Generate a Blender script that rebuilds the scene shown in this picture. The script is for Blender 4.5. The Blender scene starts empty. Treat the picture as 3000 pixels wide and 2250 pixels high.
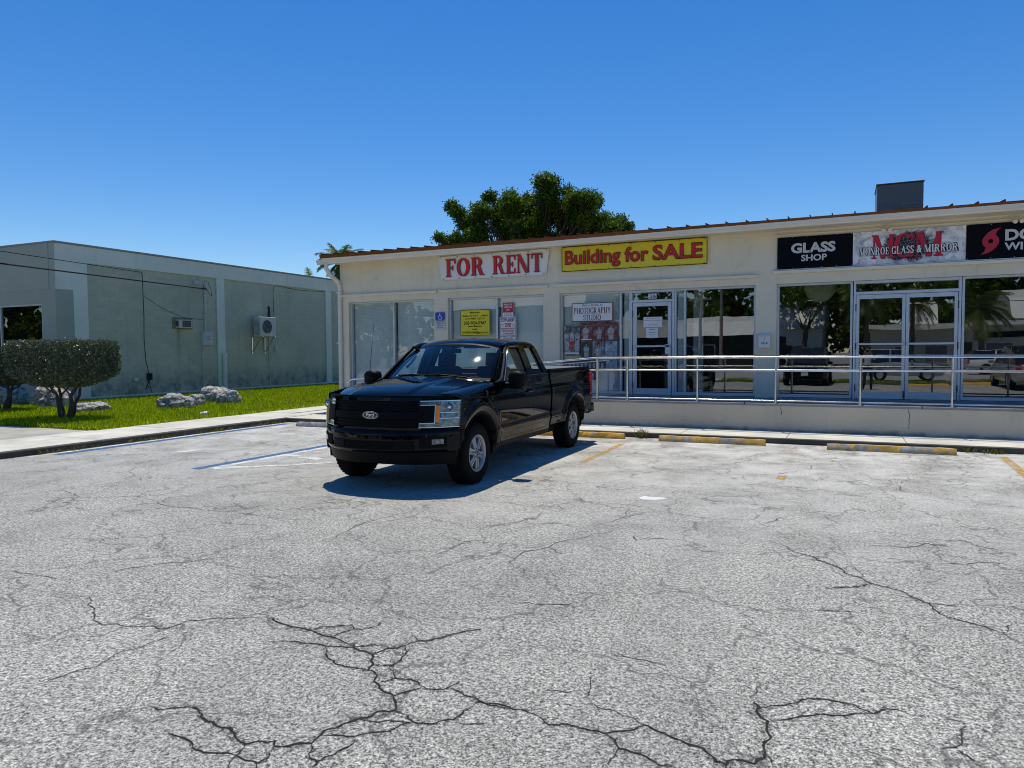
import bpy, math, random
import numpy as np
from mathutils import Vector, Matrix, noise as mnoise

random.seed(7)
RNG = np.random.default_rng(7)
sc = bpy.context.scene
col = sc.collection
R = math.radians

# ------------------------------------------------------------------ camera
EYE = 1.63
cam_d = bpy.data.cameras.new('camera')
cam = bpy.data.objects.new('camera', cam_d)
col.objects.link(cam)
cam_d.sensor_width = 36.0
cam_d.lens = 2110.0 / 3000.0 * 36.0
cam_d.clip_start = 0.05
cam_d.clip_end = 2500.0
cr_, cu_, cf_ = (0.90852105, 0.41778314, -0.00683718), (-0.01223317, 0.04295159, 0.99900226), (-0.41765997, 0.90753094, -0.04413323)
cam.matrix_world = Matrix(((cr_[0], cu_[0], -cf_[0], 0), (cr_[1], cu_[1], -cf_[1], 0), (cr_[2], cu_[2], -cf_[2], EYE), (0, 0, 0, 1)))
sc.camera = cam

# ------------------------------------------------------------------ sky and sun
SUN_DIR = Vector((-0.24, 0.42, 1.30)).normalized()
world = bpy.data.worlds.new('World')
sc.world = world
world.use_nodes = True
wn = world.node_tree
wn.nodes.clear()
w_out = wn.nodes.new('ShaderNodeOutputWorld')
w_bg = wn.nodes.new('ShaderNodeBackground')
w_sky = wn.nodes.new('ShaderNodeTexSky')
w_sky.sky_type = 'NISHITA'
w_sky.sun_disc = False
w_sky.sun_elevation = math.asin(SUN_DIR.z)
w_sky.sun_rotation = math.atan2(SUN_DIR.x, SUN_DIR.y)
w_sky.altitude = 0.0
w_sky.air_density = 1.0
w_sky.dust_density = 0.05
w_sky.ozone_density = 4.0
w_bg.inputs['Strength'].default_value = 0.122
w_hs = wn.nodes.new('ShaderNodeHueSaturation')
w_hs.inputs['Hue'].default_value = 0.507
w_hs.inputs['Saturation'].default_value = 1.34
wn.links.new(w_sky.outputs[0], w_hs.inputs['Color'])
# thin wisps of cloud low over the horizon
w_tc = wn.nodes.new('ShaderNodeTexCoord')
w_mp = wn.nodes.new('ShaderNodeMapping')
w_mp.inputs['Scale'].default_value = (2.2, 2.2, 16.0)
w_nz = wn.nodes.new('ShaderNodeTexNoise')
w_nz.inputs['Scale'].default_value = 1.6
w_nz.inputs['Detail'].default_value = 7.0
w_nz.inputs['Roughness'].default_value = 0.62
w_rp = wn.nodes.new('ShaderNodeValToRGB')
w_rp.color_ramp.elements[0].position = 0.55
w_rp.color_ramp.elements[1].position = 0.80
w_rp.color_ramp.elements[0].color = (0, 0, 0, 1)
w_sx = wn.nodes.new('ShaderNodeSeparateXYZ')
w_mr = wn.nodes.new('ShaderNodeMapRange')
w_mr.inputs['From Min'].default_value = 0.17
w_mr.inputs['From Max'].default_value = 0.04
w_ml = wn.nodes.new('ShaderNodeMath')
w_ml.operation = 'MULTIPLY'
w_m2 = wn.nodes.new('ShaderNodeMath')
w_m2.operation = 'MULTIPLY'
w_m2.inputs[1].default_value = 0.55
w_mx = wn.nodes.new('ShaderNodeMix')
w_mx.data_type = 'RGBA'
w_mx.inputs['B'].default_value = (6.2, 6.6, 7.0, 1)
wn.links.new(w_tc.outputs['Generated'], w_mp.inputs['Vector'])
wn.links.new(w_mp.outputs[0], w_nz.inputs['Vector'])
wn.links.new(w_nz.outputs['Fac'], w_rp.inputs['Fac'])
wn.links.new(w_tc.outputs['Generated'], w_sx.inputs[0])
wn.links.new(w_sx.outputs['Z'], w_mr.inputs['Value'])
wn.links.new(w_rp.outputs['Color'], w_ml.inputs[0])
wn.links.new(w_mr.outputs[0], w_ml.inputs[1])
wn.links.new(w_ml.outputs[0], w_m2.inputs[0])
wn.links.new(w_m2.outputs[0], w_mx.inputs['Factor'])
wn.links.new(w_hs.outputs[0], w_mx.inputs['A'])
wn.links.new(w_mx.outputs['Result'], w_bg.inputs['Color'])
wn.links.new(w_bg.outputs[0], w_out.inputs['Surface'])

sun_d = bpy.data.lights.new('sun', 'SUN')
sun_d.energy = 4.0
sun_d.angle = R(0.53)
sun_d.color = (1.0, 0.93, 0.80)
sun = bpy.data.objects.new('sun', sun_d)
col.objects.link(sun)
sun.rotation_euler = SUN_DIR.to_track_quat('Z', 'Y').to_euler()

sc.view_settings.view_transform = 'Standard'
sc.view_settings.look = 'None'
sc.view_settings.gamma = 1.0
sc.view_settings.use_curve_mapping = False
sc.view_settings.exposure = 0.0
sc.cycles.pixel_filter_type = 'BLACKMAN_HARRIS'
sc.cycles.filter_width = 1.0
sc.cycles.use_denoising = True
sc.cycles.max_bounces = 10
sc.cycles.transparent_max_bounces = 16
sc.cycles.sample_clamp_indirect = 6.0
sc.cycles.caustics_reflective = False
sc.cycles.caustics_refractive = False

# ------------------------------------------------------------------ mesh helpers
ORG = {}


class MB:
    def __init__(self):
        self.v = []
        self.f = []

    def add(self, vs, fs):
        n = len(self.v)
        self.v.extend([tuple(p) for p in vs])
        self.f.extend([tuple(i + n for i in f) for f in fs])
        return self

    def box(self, x0, x1, y0, y1, z0, z1):
        return self.add([(x0, y0, z0), (x1, y0, z0), (x1, y1, z0), (x0, y1, z0), (x0, y0, z1), (x1, y0, z1), (x1, y1, z1), (x0, y1, z1)],
                        [(0, 3, 2, 1), (4, 5, 6, 7), (0, 1, 5, 4), (1, 2, 6, 5), (2, 3, 7, 6), (3, 0, 4, 7)])

    def cbox(self, c, s, rot=None):
        hx, hy, hz = s[0] / 2, s[1] / 2, s[2] / 2
        P = [Vector(p) for p in ((-hx, -hy, -hz), (hx, -hy, -hz), (hx, hy, -hz), (-hx, hy, -hz), (-hx, -hy, hz), (hx, -hy, hz), (hx, hy, hz), (-hx, hy, hz))]
        if rot is not None:
            P = [rot @ p for p in P]
        c = Vector(c)
        return self.add([c + p for p in P], [(0, 3, 2, 1), (4, 5, 6, 7), (0, 1, 5, 4), (1, 2, 6, 5), (2, 3, 7, 6), (3, 0, 4, 7)])

    def quad(self, a, b, c, d):
        return self.add([a, b, c, d], [(0, 1, 2, 3)])

    def grid(self, fn, nu, nv, flip=False, wrap=False):
        vs = [fn(i / nu, j / nv) for j in range(nv + 1) for i in range(nu + 1)]
        fs = []
        for j in range(nv):
            for i in range(nu):
                a = j * (nu + 1) + i
                q = (a, a + 1, a + nu + 2, a + nu + 1)
                fs.append(q[::-1] if flip else q)
        return self.add(vs, fs)

    def rows(self, rows, close=False, flip=False, caps=False):
        m = len(rows[0])
        vs = [p for r in rows for p in r]
        fs = []
        for j in range(len(rows) - 1):
            for i in range(m if close else m - 1):
                a, b = j * m + i, j * m + (i + 1) % m
                q = (a, b, b + m, a + m)
                fs.append(q[::-1] if flip else q)
        if caps:
            fs.append(tuple(range(m - 1, -1, -1)) if not flip else tuple(range(m)))
            k = (len(rows) - 1) * m
            fs.append(tuple(range(k, k + m)) if not flip else tuple(range(k + m - 1, k - 1, -1)))
        return self.add(vs, fs)

    def tube(self, pts, r, n=8, caps=True):
        pts = [Vector(p) for p in pts]
        rs = r if isinstance(r, (list, tuple)) else [r] * len(pts)
        rows = []
        up = None
        for i, p in enumerate(pts):
            t = (pts[min(i + 1, len(pts) - 1)] - pts[max(i - 1, 0)])
            if t.length < 1e-9:
                t = Vector((0, 0, 1))
            t.normalize()
            if up is None:
                up = Vector((0, 0, 1)) if abs(t.z) < 0.9 else Vector((1, 0, 0))
            a = t.cross(up)
            if a.length < 1e-6:
                a = t.cross(Vector((1, 0, 0)))
            a.normalize()
            b = a.cross(t).normalized()
            up = b
            rows.append([p + (a * math.cos(2 * math.pi * k / n) + b * math.sin(2 * math.pi * k / n)) * rs[i] for k in range(n)])
        return self.rows(rows, close=True, caps=caps, flip=True)

    def cyl(self, a, b, r, n=16, r2=None):
        return self.tube([a, b], [r, r if r2 is None else r2], n)

    def prism(self, poly, y0, y1):
        """poly in (x, z), extruded along y from y0 (front) to y1"""
        n = len(poly)
        vs = [(p[0], y0, p[1]) for p in poly] + [(p[0], y1, p[1]) for p in poly]
        fs = [tuple(range(n)), tuple(range(2 * n - 1, n - 1, -1))]
        for i in range(n):
            j = (i + 1) % n
            fs.append((i, i + n, j + n, j))
        return self.add(vs, fs)

    def lathe(self, prof, c, axis='x', n=32):
        """prof: list of (r, h); axis x or z; centre c"""
        rows = []
        for r, h in prof:
            row = []
            for k in range(n):
                a = 2 * math.pi * k / n
                if axis == 'x':
                    row.append((c[0] + h, c[1] + r * math.cos(a), c[2] + r * math.sin(a)))
                elif axis == 'y':
                    row.append((c[0] + r * math.cos(a), c[1] + h, c[2] + r * math.sin(a)))
                else:
                    row.append((c[0] + r * math.cos(a), c[1] + r * math.sin(a), c[2] + h))
            rows.append(row)
        return self.rows(rows, close=True)

    def sphere(self, c, r, nu=12, nv=8):
        rx, ry, rz = r if isinstance(r, (tuple, list)) else (r, r, r)
        rows = []
        for j in range(nv + 1):
            t = math.pi * j / nv
            rows.append([(c[0] + rx * math.sin(t) * math.cos(2 * math.pi * i / nu), c[1] + ry * math.sin(t) * math.sin(2 * math.pi * i / nu), c[2] + rz * math.cos(t)) for i in range(nu)])
        return self.rows(rows, close=True, flip=True)

    def xform(self, M):
        self.v = [tuple(M @ Vector(p)) for p in self.v]
        return self


def mesh_of(mb, name, mat, smooth=0):
    me = bpy.data.meshes.new(name)
    me.from_pydata(mb.v, [], mb.f)
    me.validate(clean_customdata=False)
    if mat is not None:
        me.materials.append(mat)
    if smooth:
        me.polygons.foreach_set('use_smooth', [True] * len(me.polygons))
        if smooth < 180:
            me.set_sharp_from_angle(angle=R(smooth))
    me.update()
    return me


def link(name, data, parent=None, org=(0, 0, 0)):
    o = bpy.data.objects.new(name, data)
    col.objects.link(o)
    if parent is not None:
        o.parent = parent
    ORG[o] = org
    return o


def obj(name, mb, mat, parent=None, smooth=0, bevel=0.0, seg=2):
    org = ORG.get(parent, (0, 0, 0)) if parent is not None else (0, 0, 0)
    if parent is None:
        a = np.array(mb.v)
        org = ((a[:, 0].min() + a[:, 0].max()) / 2, (a[:, 1].min() + a[:, 1].max()) / 2, a[:, 2].min())
        org = tuple(float(q) for q in org)
    if org != (0, 0, 0):
        mb.v = [(p[0] - org[0], p[1] - org[1], p[2] - org[2]) for p in mb.v]
    o = link(name, mesh_of(mb, name, mat, smooth), parent, org)
    if parent is None:
        o.location = org
    if bevel > 0:
        m = o.modifiers.new('bevel', 'BEVEL')
        m.width = bevel
        m.segments = seg
        m.limit_method = 'ANGLE'
        m.angle_limit = R(40)
    return o


def tag(o, label=None, cat=None, group=None, kind=None):
    if label:
        o['label'] = label
    if cat:
        o['category'] = cat
    if group:
        o['group'] = group
    if kind:
        o['kind'] = kind
    return o


def thing(name, label, cat, loc=(0, 0, 0), rotz=0.0, group=None, local=False):
    o = bpy.data.objects.new(name, None)
    o.empty_display_size = 0.2
    col.objects.link(o)
    o.location = loc
    o.rotation_euler = (0, 0, rotz)
    ORG[o] = (0, 0, 0) if local else tuple(loc)
    return tag(o, label, cat, group)


def struct(name, mb, mat, **k):
    return tag(obj(name, mb, mat, **k), kind='structure')


def np_mesh(name, V, F, mat, var=None, smooth=False):
    """V (n,3), F (m,k) numpy -> mesh, one float per face as attribute 'var'"""
    me = bpy.data.meshes.new(name)
    n, (m, k) = len(V), F.shape
    me.vertices.add(n)
    me.vertices.foreach_set('co', np.asarray(V, np.float32).ravel())
    me.loops.add(m * k)
    me.loops.foreach_set('vertex_index', F.astype(np.int32).ravel())
    me.polygons.add(m)
    me.polygons.foreach_set('loop_start', np.arange(0, m * k, k, dtype=np.int32))
    if var is not None:
        at = me.attributes.new('var', 'FLOAT', 'FACE')
        at.data.foreach_set('value', np.asarray(var, np.float32))
    me.materials.append(mat)
    me.update(calc_edges=True)
    if smooth:
        me.polygons.foreach_set('use_smooth', np.ones(m, bool))
    return me


# ------------------------------------------------------------------ materials
def new_mat(name):
    m = bpy.data.materials.new(name)
    m.use_nodes = True
    nt = m.node_tree
    nt.nodes.clear()
    out = nt.nodes.new('ShaderNodeOutputMaterial')
    return m, nt, out


def node(nt, typ, **k):
    n = nt.nodes.new(typ)
    for a, b in k.items():
        if a.startswith('i_'):
            n.inputs[a[2:].replace('_', ' ')].default_value = b
        else:
            setattr(n, a, b)
    return n


def tex_noise(nt, scale, detail=4.0, rough=0.55, dist=0.0, vec=None):
    n = node(nt, 'ShaderNodeTexNoise')
    n.inputs['Scale'].default_value = scale
    n.inputs['Detail'].default_value = detail
    n.inputs['Roughness'].default_value = rough
    n.inputs['Distortion'].default_value = dist
    if vec is not None:
        nt.links.new(vec, n.inputs['Vector'])
    return n.outputs['Fac']


def ramp(nt, fac, stops):
    r = node(nt, 'ShaderNodeValToRGB')
    e = r.color_ramp.elements
    while len(e) < len(stops):
        e.new(0.5)
    for q, (p, c) in zip(e, stops):
        q.position = p
        q.color = (c, c, c, 1) if isinstance(c, (int, float)) else (*c, 1)
    nt.links.new(fac, r.inputs['Fac'])
    return r.outputs['Color']


def mixc(nt, fac, a, b, mode='MIX'):
    m = node(nt, 'ShaderNodeMix', data_type='RGBA', blend_type=mode)
    for sock, v in ((m.inputs['Factor'], fac), (m.inputs['A'], a), (m.inputs['B'], b)):
        if isinstance(v, bpy.types.NodeSocket):
            nt.links.new(v, sock)
        elif isinstance(v, (int, float)):
            sock.default_value = v if sock.type == 'VALUE' else (v, v, v, 1)
        else:
            sock.default_value = (*v, 1)
    return m.outputs['Result']


def mth(nt, op, a, b=None, c=None, clamp=False):
    m = node(nt, 'ShaderNodeMath', operation=op, use_clamp=clamp)
    for i, v in enumerate((a, b, c)):
        if v is None:
            continue
        if isinstance(v, bpy.types.NodeSocket):
            nt.links.new(v, m.inputs[i])
        else:
            m.inputs[i].default_value = v
    return m.outputs[0]


def wpos(nt):
    return node(nt, 'ShaderNodeNewGeometry').outputs['Position']


def scaled(nt, vec, s):
    m = node(nt, 'ShaderNodeMapping')
    m.inputs['Scale'].default_value = s
    nt.links.new(vec, m.inputs['Vector'])
    return m.outputs['Vector']


def bump(nt, height, strength, dist=0.01):
    b = node(nt, 'ShaderNodeBump')
    b.inputs['Strength'].default_value = strength
    b.inputs['Distance'].default_value = dist
    nt.links.new(height, b.inputs['Height'])
    return b.outputs['Normal']


def principled(nt, out, base, rough=0.6, metal=0.0, spec=0.5, normal=None, coat=0.0, alpha=None):
    p = node(nt, 'ShaderNodeBsdfPrincipled')
    for nm, v in (('Base Color', base), ('Roughness', rough), ('Metallic', metal), ('Specular IOR Level', spec), ('Coat Weight', coat), ('Alpha', alpha)):
        if v is None:
            continue
        s = p.inputs[nm]
        if isinstance(v, bpy.types.NodeSocket):
            nt.links.new(v, s)
        elif s.type == 'RGBA':
            s.default_value = (*v, 1)
        else:
            s.default_value = v
    if normal is not None:
        nt.links.new(normal, p.inputs['Normal'])
    nt.links.new(p.outputs[0], out.inputs['Surface'])
    return p


def pm(name, colr, rough=0.6, var=0.12, scale=3.0, metal=0.0, spec=0.5, bmp=0.0, bscale=60.0, coat=0.0, rvar=0.08, obj_space=False):
    """plain surface with procedural unevenness in colour, gloss and relief"""
    m, nt, out = new_mat(name)
    vec = node(nt, 'ShaderNodeTexCoord').outputs['Object'] if obj_space else wpos(nt)
    n1 = tex_noise(nt, scale, 5.0, 0.6, 0.0, vec)
    lo = tuple(max(0.0, q * (1 - var)) for q in colr)
    hi = tuple(min(1.0, q * (1 + var)) for q in colr)
    c = ramp(nt, n1, [(0.3, lo), (0.7, hi)])
    r = mth(nt, 'ADD', mth(nt, 'MULTIPLY', n1, rvar * 2), rough - rvar, clamp=True)
    nrm = bump(nt, tex_noise(nt, bscale, 3.0, 0.6, 0.0, vec), bmp, 0.01) if bmp > 0 else None
    principled(nt, out, c, r, metal, spec, nrm, coat)
    return m


def streaks(nt, vec, sx, sz, thresh_lo, thresh_hi):
    """vertical run marks: noise squeezed along z"""
    v = scaled(nt, vec, (sx, sx, sz))
    return ramp(nt, tex_noise(nt, 1.0, 4.0, 0.6, 0.0, v), [(thresh_lo, 0.0), (thresh_hi, 1.0)])


def glass_mat(name, tint, refl, rough=0.0, wave=0.0):
    m, nt, out = new_mat(name)
    fr = node(nt, 'ShaderNodeLayerWeight')
    fr.inputs['Blend'].default_value = 0.5
    sch = mth(nt, 'ADD', mth(nt, 'MULTIPLY', mth(nt, 'POWER', fr.outputs['Facing'], 5.0), 0.90), 0.045)
    fac = mth(nt, 'ADD', sch, refl, clamp=True)
    t = node(nt, 'ShaderNodeBsdfTransparent')
    t.inputs['Color'].default_value = (*tint, 1)
    g = node(nt, 'ShaderNodeBsdfGlossy')
    g.inputs['Roughness'].default_value = rough
    g.inputs['Color'].default_value = (0.96, 0.98, 0.98, 1)
    if wave > 0:
        v = wpos(nt)
        nrm = bump(nt, tex_noise(nt, 0.9, 2.0, 0.4, 0.0, v), wave, 0.05)
        nt.links.new(nrm, g.inputs['Normal'])
    mx = node(nt, 'ShaderNodeMixShader')
    nt.links.new(fac, mx.inputs[0])
    nt.links.new(t.outputs[0], mx.inputs[1])
    nt.links.new(g.outputs[0], mx.inputs[2])
    nt.links.new(mx.outputs[0], out.inputs['Surface'])
    return m


def leaf_mat(name, dark, light, rough=0.45, trans=0.35, spec=0.4):
    m, nt, out = new_mat(name)
    at = node(nt, 'ShaderNodeAttribute', attribute_name='var')
    c = ramp(nt, at.outputs['Fac'], [(0.0, dark), (1.0, light)])
    p = node(nt, 'ShaderNodeBsdfPrincipled')
    nt.links.new(c, p.inputs['Base Color'])
    p.inputs['Roughness'].default_value = rough
    p.inputs['Specular IOR Level'].default_value = spec
    t = node(nt, 'ShaderNodeBsdfTranslucent')
    nt.links.new(mixc(nt, 1.0, c, (1.25, 1.3, 0.6), 'MULTIPLY'), t.inputs['Color'])
    mx = node(nt, 'ShaderNodeMixShader')
    mx.inputs[0].default_value = trans
    nt.links.new(p.outputs[0], mx.inputs[1])
    nt.links.new(t.outputs[0], mx.inputs[2])
    nt.links.new(mx.outputs[0], out.inputs['Surface'])
    return m


MT = {}


def asphalt_mat():
    m, nt, out = new_mat('aged_asphalt')
    p = wpos(nt)
    big = tex_noise(nt, 0.35, 5.0, 0.6, 0.4, p)
    mid = tex_noise(nt, 2.2, 5.0, 0.6, 0.0, p)
    vo = node(nt, 'ShaderNodeTexVoronoi')
    vo.inputs['Scale'].default_value = 165.0
    nt.links.new(p, vo.inputs['Vector'])
    g1 = ramp(nt, vo.outputs['Color'], [(0.0, 0.0), (1.0, 1.0)])
    n2 = tex_noise(nt, 230.0, 2.0, 0.7, 0.0, p)
    n3 = tex_noise(nt, 52.0, 2.0, 0.6, 0.0, p)
    grain = mth(nt, 'ADD', mth(nt, 'MULTIPLY', g1, 0.22), mth(nt, 'ADD', mth(nt, 'MULTIPLY', n2, 0.32), mth(nt, 'ADD', mth(nt, 'MULTIPLY', n3, 0.32), mth(nt, 'MULTIPLY', tex_noise(nt, 24.0, 3.0, 0.65, 0.0, p), 0.14))))
    stone = ramp(nt, grain, [(0.39, (0.014, 0.014, 0.012)), (0.455, (0.182, 0.180, 0.160)), (0.51, (0.37, 0.365, 0.325)), (0.605, (0.77, 0.76, 0.68))])
    tone = ramp(nt, mth(nt, 'ADD', mth(nt, 'MULTIPLY', big, 0.6), mth(nt, 'MULTIPLY', mid, 0.4)), [(0.32, 0.66), (0.5, 1.0), (0.68, 1.16)])
    c = mixc(nt, 1.0, stone, tone, 'MULTIPLY')
    # tyre-polished lanes running to the bays
    ln_ = ramp(nt, tex_noise(nt, 1.0, 4.0, 0.6, 0.3, scaled(nt, p, (0.9, 0.10, 1.0))), [(0.50, 0.0), (0.70, 1.0)])
    c = mixc(nt, mth(nt, 'MULTIPLY', ln_, 0.24), c, (0.16, 0.16, 0.15))
    # dark pitted patches
    pit = ramp(nt, tex_noise(nt, 5.0, 6.0, 0.72, 0.2, p), [(0.63, 0.0), (0.74, 1.0)])
    c = mixc(nt, mth(nt, 'MULTIPLY', pit, 0.45), c, (0.12, 0.12, 0.118))
    # pale lime bloom towards the bays
    sep = node(nt, 'ShaderNodeSeparateXYZ')
    nt.links.new(p, sep.inputs[0])
    bay = node(nt, 'ShaderNodeMapRange')
    nt.links.new(sep.outputs['Y'], bay.inputs['Value'])
    bay.inputs['From Min'].default_value = 5.0
    bay.inputs['From Max'].default_value = 12.5
    bloom = ramp(nt, tex_noise(nt, 1.3, 6.0, 0.68, 0.5, p), [(0.38, 0.0), (0.60, 1.0)])
    c = mixc(nt, mth(nt, 'MULTIPLY', mth(nt, 'MULTIPLY', bloom, bay.outputs[0]), 0.70), c, (0.74, 0.73, 0.68))
    # oil drips in the bays
    ov = scaled(nt, p, (1.0, 0.8, 1.0))
    oil = ramp(nt, tex_noise(nt, 2.0, 5.0, 0.7, 0.0, ov), [(0.66, 0.0), (0.76, 1.0)])
    c = mixc(nt, mth(nt, 'MULTIPLY', mth(nt, 'MULTIPLY', oil, bay.outputs[0]), 0.6), c, (0.09, 0.088, 0.085))
    # fine hairline cracks
    wv = node(nt, 'ShaderNodeVectorMath', operation='ADD')
    nz = node(nt, 'ShaderNodeTexNoise')
    nz.inputs['Scale'].default_value = 3.0
    nz.inputs['Detail'].default_value = 5.0
    nt.links.new(p, nz.inputs['Vector'])
    sc_ = node(nt, 'ShaderNodeVectorMath', operation='SCALE')
    sc_.inputs['Scale'].default_value = 0.55
    nt.links.new(nz.outputs['Color'], sc_.inputs[0])
    nt.links.new(p, wv.inputs[0])
    nt.links.new(sc_.outputs[0], wv.inputs[1])
    v2 = node(nt, 'ShaderNodeTexVoronoi', feature='DISTANCE_TO_EDGE')
    v2.inputs['Scale'].default_value = 0.95
    nt.links.new(wv.outputs[0], v2.inputs['Vector'])
    line = ramp(nt, v2.outputs['Distance'], [(0.0, 1.0), (0.004, 1.0), (0.013, 0.0)])
    keep = ramp(nt, tex_noise(nt, 0.8, 3.0, 0.6, 0.0, p), [(0.36, 0.0), (0.47, 1.0)])
    crk = mth(nt, 'MULTIPLY', line, keep)
    c = mixc(nt, mth(nt, 'MULTIPLY', crk, 0.60), c, (0.06, 0.058, 0.055))
    v3 = node(nt, 'ShaderNodeTexVoronoi', feature='DISTANCE_TO_EDGE')
    v3.inputs['Scale'].default_value = 2.3
    nt.links.new(wv.outputs[0], v3.inputs['Vector'])
    line2 = ramp(nt, v3.outputs['Distance'], [(0.0, 1.0), (0.006, 1.0), (0.020, 0.0)])
    keep2 = ramp(nt, tex_noise(nt, 0.55, 4.0, 0.65, 0.0, scaled(nt, p, (1.0, 1.0, 1.0))), [(0.44, 0.0), (0.56, 1.0)])
    c = mixc(nt, mth(nt, 'MULTIPLY', mth(nt, 'MULTIPLY', line2, keep2), 0.36), c, (0.07, 0.068, 0.062))
    nrm = bump(nt, grain, 0.55, 0.008)
    principled(nt, out, c, 0.85, 0, 0.3, nrm)
    return m


def concrete_mat(name, base, stain=0.5, dark=(0.16, 0.155, 0.14)):
    m, nt, out = new_mat(name)
    p = wpos(nt)
    a = tex_noise(nt, 1.1, 6.0, 0.62, 0.3, p)
    b = tex_noise(nt, 60.0, 3.0, 0.6, 0.0, p)
    lo = tuple(q * 0.72 for q in base)
    hi = tuple(min(1, q * 1.15) for q in base)
    c = ramp(nt, mth(nt, 'ADD', mth(nt, 'MULTIPLY', a, 0.75), mth(nt, 'MULTIPLY', b, 0.25)), [(0.34, lo), (0.66, hi)])
    s = ramp(nt, tex_noise(nt, 2.7, 6.0, 0.7, 0.4, p), [(0.55, 0.0), (0.75, 1.0)])
    c = mixc(nt, mth(nt, 'MULTIPLY', s, stain), c, dark)
    principled(nt, out, c, 0.88, 0, 0.25, bump(nt, b, 0.35, 0.006))
    return m


def stucco_mat(name, base, grime=0.25, low=None, bstr=0.35, gcol=(0.30, 0.28, 0.23)):
    """painted render: fine relief, run marks; low = height of splash dirt above z 0"""
    m, nt, out = new_mat(name)
    p = wpos(nt)
    a = tex_noise(nt, 0.8, 5.0, 0.6, 0.0, p)
    c = ramp(nt, a, [(0.3, tuple(q * 0.92 for q in base)), (0.7, tuple(min(1, q * 1.05) for q in base))])
    st = streaks(nt, p, 5.0, 0.5, 0.56, 0.74)
    c = mixc(nt, mth(nt, 'MULTIPLY', st, grime * 0.6), c, gcol)
    bl = ramp(nt, tex_noise(nt, 2.3, 6.0, 0.7, 0.3, p), [(0.58, 0.0), (0.78, 1.0)])
    c = mixc(nt, mth(nt, 'MULTIPLY', bl, grime), c, gcol)
    if low is not None:
        sep = node(nt, 'ShaderNodeSeparateXYZ')
        nt.links.new(p, sep.inputs[0])
        zz = mth(nt, 'ADD', sep.outputs['Z'], mth(nt, 'MULTIPLY', tex_noise(nt, 4.0, 6.0, 0.7, 0.0, p), -low * 1.3))
        d = node(nt, 'ShaderNodeMapRange')
        nt.links.new(zz, d.inputs['Value'])
        d.inputs['From Min'].default_value = low * 0.15
        d.inputs['From Max'].default_value = -low * 0.35
        c = mixc(nt, mth(nt, 'MULTIPLY', d.outputs[0], 0.8), c, (0.07, 0.075, 0.07))
    h = mth(nt, 'ADD', tex_noise(nt, 70.0, 4.0, 0.6, 0.0, p), mth(nt, 'MULTIPLY', tex_noise(nt, 6.0, 3.0, 0.5, 0.0, p), 0.6))
    principled(nt, out, c, 0.82, 0, 0.3, bump(nt, h, bstr, 0.006))
    return m


def worn_paint(name, colr, lo=0.42, hi=0.55, scale=9.0):
    m, nt, out = new_mat(name)
    p = wpos(nt)
    n = mth(nt, 'ADD', mth(nt, 'MULTIPLY', tex_noise(nt, scale, 6.0, 0.75, 0.0, p), 0.7), mth(nt, 'MULTIPLY', tex_noise(nt, 90.0, 2.0, 0.6, 0.0, p), 0.3))
    a = ramp(nt, n, [(lo, 0.0), (hi, 1.0)])
    c = ramp(nt, tex_noise(nt, 40.0, 3.0, 0.6, 0.0, p), [(0.3, tuple(q * 0.7 for q in colr)), (0.7, colr)])
    principled(nt, out, c, 0.8, 0, 0.3, None, 0.0, a)
    return m


MT['asphalt'] = asphalt_mat()
MT['crack'] = pm('crack_fill', (0.035, 0.034, 0.032), 0.95, 0.4, 40.0, spec=0.1)
MT['crack_faint'] = worn_paint('hairline_crack', (0.05, 0.049, 0.046), 0.34, 0.47, 6.0)
MT['concrete'] = concrete_mat('pavement_concrete', (0.66, 0.64, 0.55), 0.32, (0.25, 0.23, 0.19))
MT['concrete_grey'] = concrete_mat('driveway_concrete', (0.46, 0.445, 0.39), 0.4)
MT['kerb_dark'] = concrete_mat('mossy_kerb', (0.085, 0.08, 0.068), 0.7, (0.03, 0.032, 0.028))
MT['earth'] = pm('distant_ground', (0.24, 0.23, 0.20), 0.95, 0.25, 0.4)
MT['road'] = pm('street_asphalt', (0.30, 0.295, 0.28), 0.9, 0.2, 1.5, bmp=0.2)
MT['soil'] = pm('lawn_soil', (0.07, 0.095, 0.02), 0.95, 0.4, 6.0)
MT['cream'] = stucco_mat('cream_stucco', (0.80, 0.72, 0.555), 0.32)
MT['ramp'] = stucco_mat('ramp_render', (0.61, 0.54, 0.42), 0.42, 0.20)
MT['trim'] = pm('cream_trim', (0.82, 0.74, 0.57), 0.5, 0.06, 2.0)
MT['gutter'] = pm('painted_gutter', (0.78, 0.72, 0.60), 0.4, 0.06, 2.0)
MT['roof'] = pm('brown_metal_roof', (0.17, 0.062, 0.018), 0.65, 0.15, 3.0, spec=0.12)
MT['alu'] = pm('mill_aluminium', (0.60, 0.64, 0.67), 0.42, 0.06, 4.0, metal=0.55)
MT['steel'] = pm('galvanised_rail', (0.66, 0.67, 0.66), 0.24, 0.08, 6.0, metal=0.9)
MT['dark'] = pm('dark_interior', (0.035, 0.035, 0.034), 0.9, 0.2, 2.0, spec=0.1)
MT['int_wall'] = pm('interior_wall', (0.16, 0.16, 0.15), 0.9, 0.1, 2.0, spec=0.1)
MT['rubber'] = pm('black_rubber', (0.008, 0.008, 0.008), 0.8, 0.3, 20.0, spec=0.1, obj_space=True)
MT['blackplastic'] = pm('black_plastic', (0.0035, 0.0035, 0.004), 0.5, 0.2, 10.0, spec=0.12, obj_space=True)
MT['white'] = pm('white_paint', (0.78, 0.78, 0.76), 0.5, 0.05, 3.0)
MT['blind'] = pm('pale_blind', (0.80, 0.82, 0.76), 0.6, 0.04, 2.0)
MT['shopglass'] = glass_mat('shop_glass', (0.66, 0.73, 0.72), 0.20, 0.0, 0.035)
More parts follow.
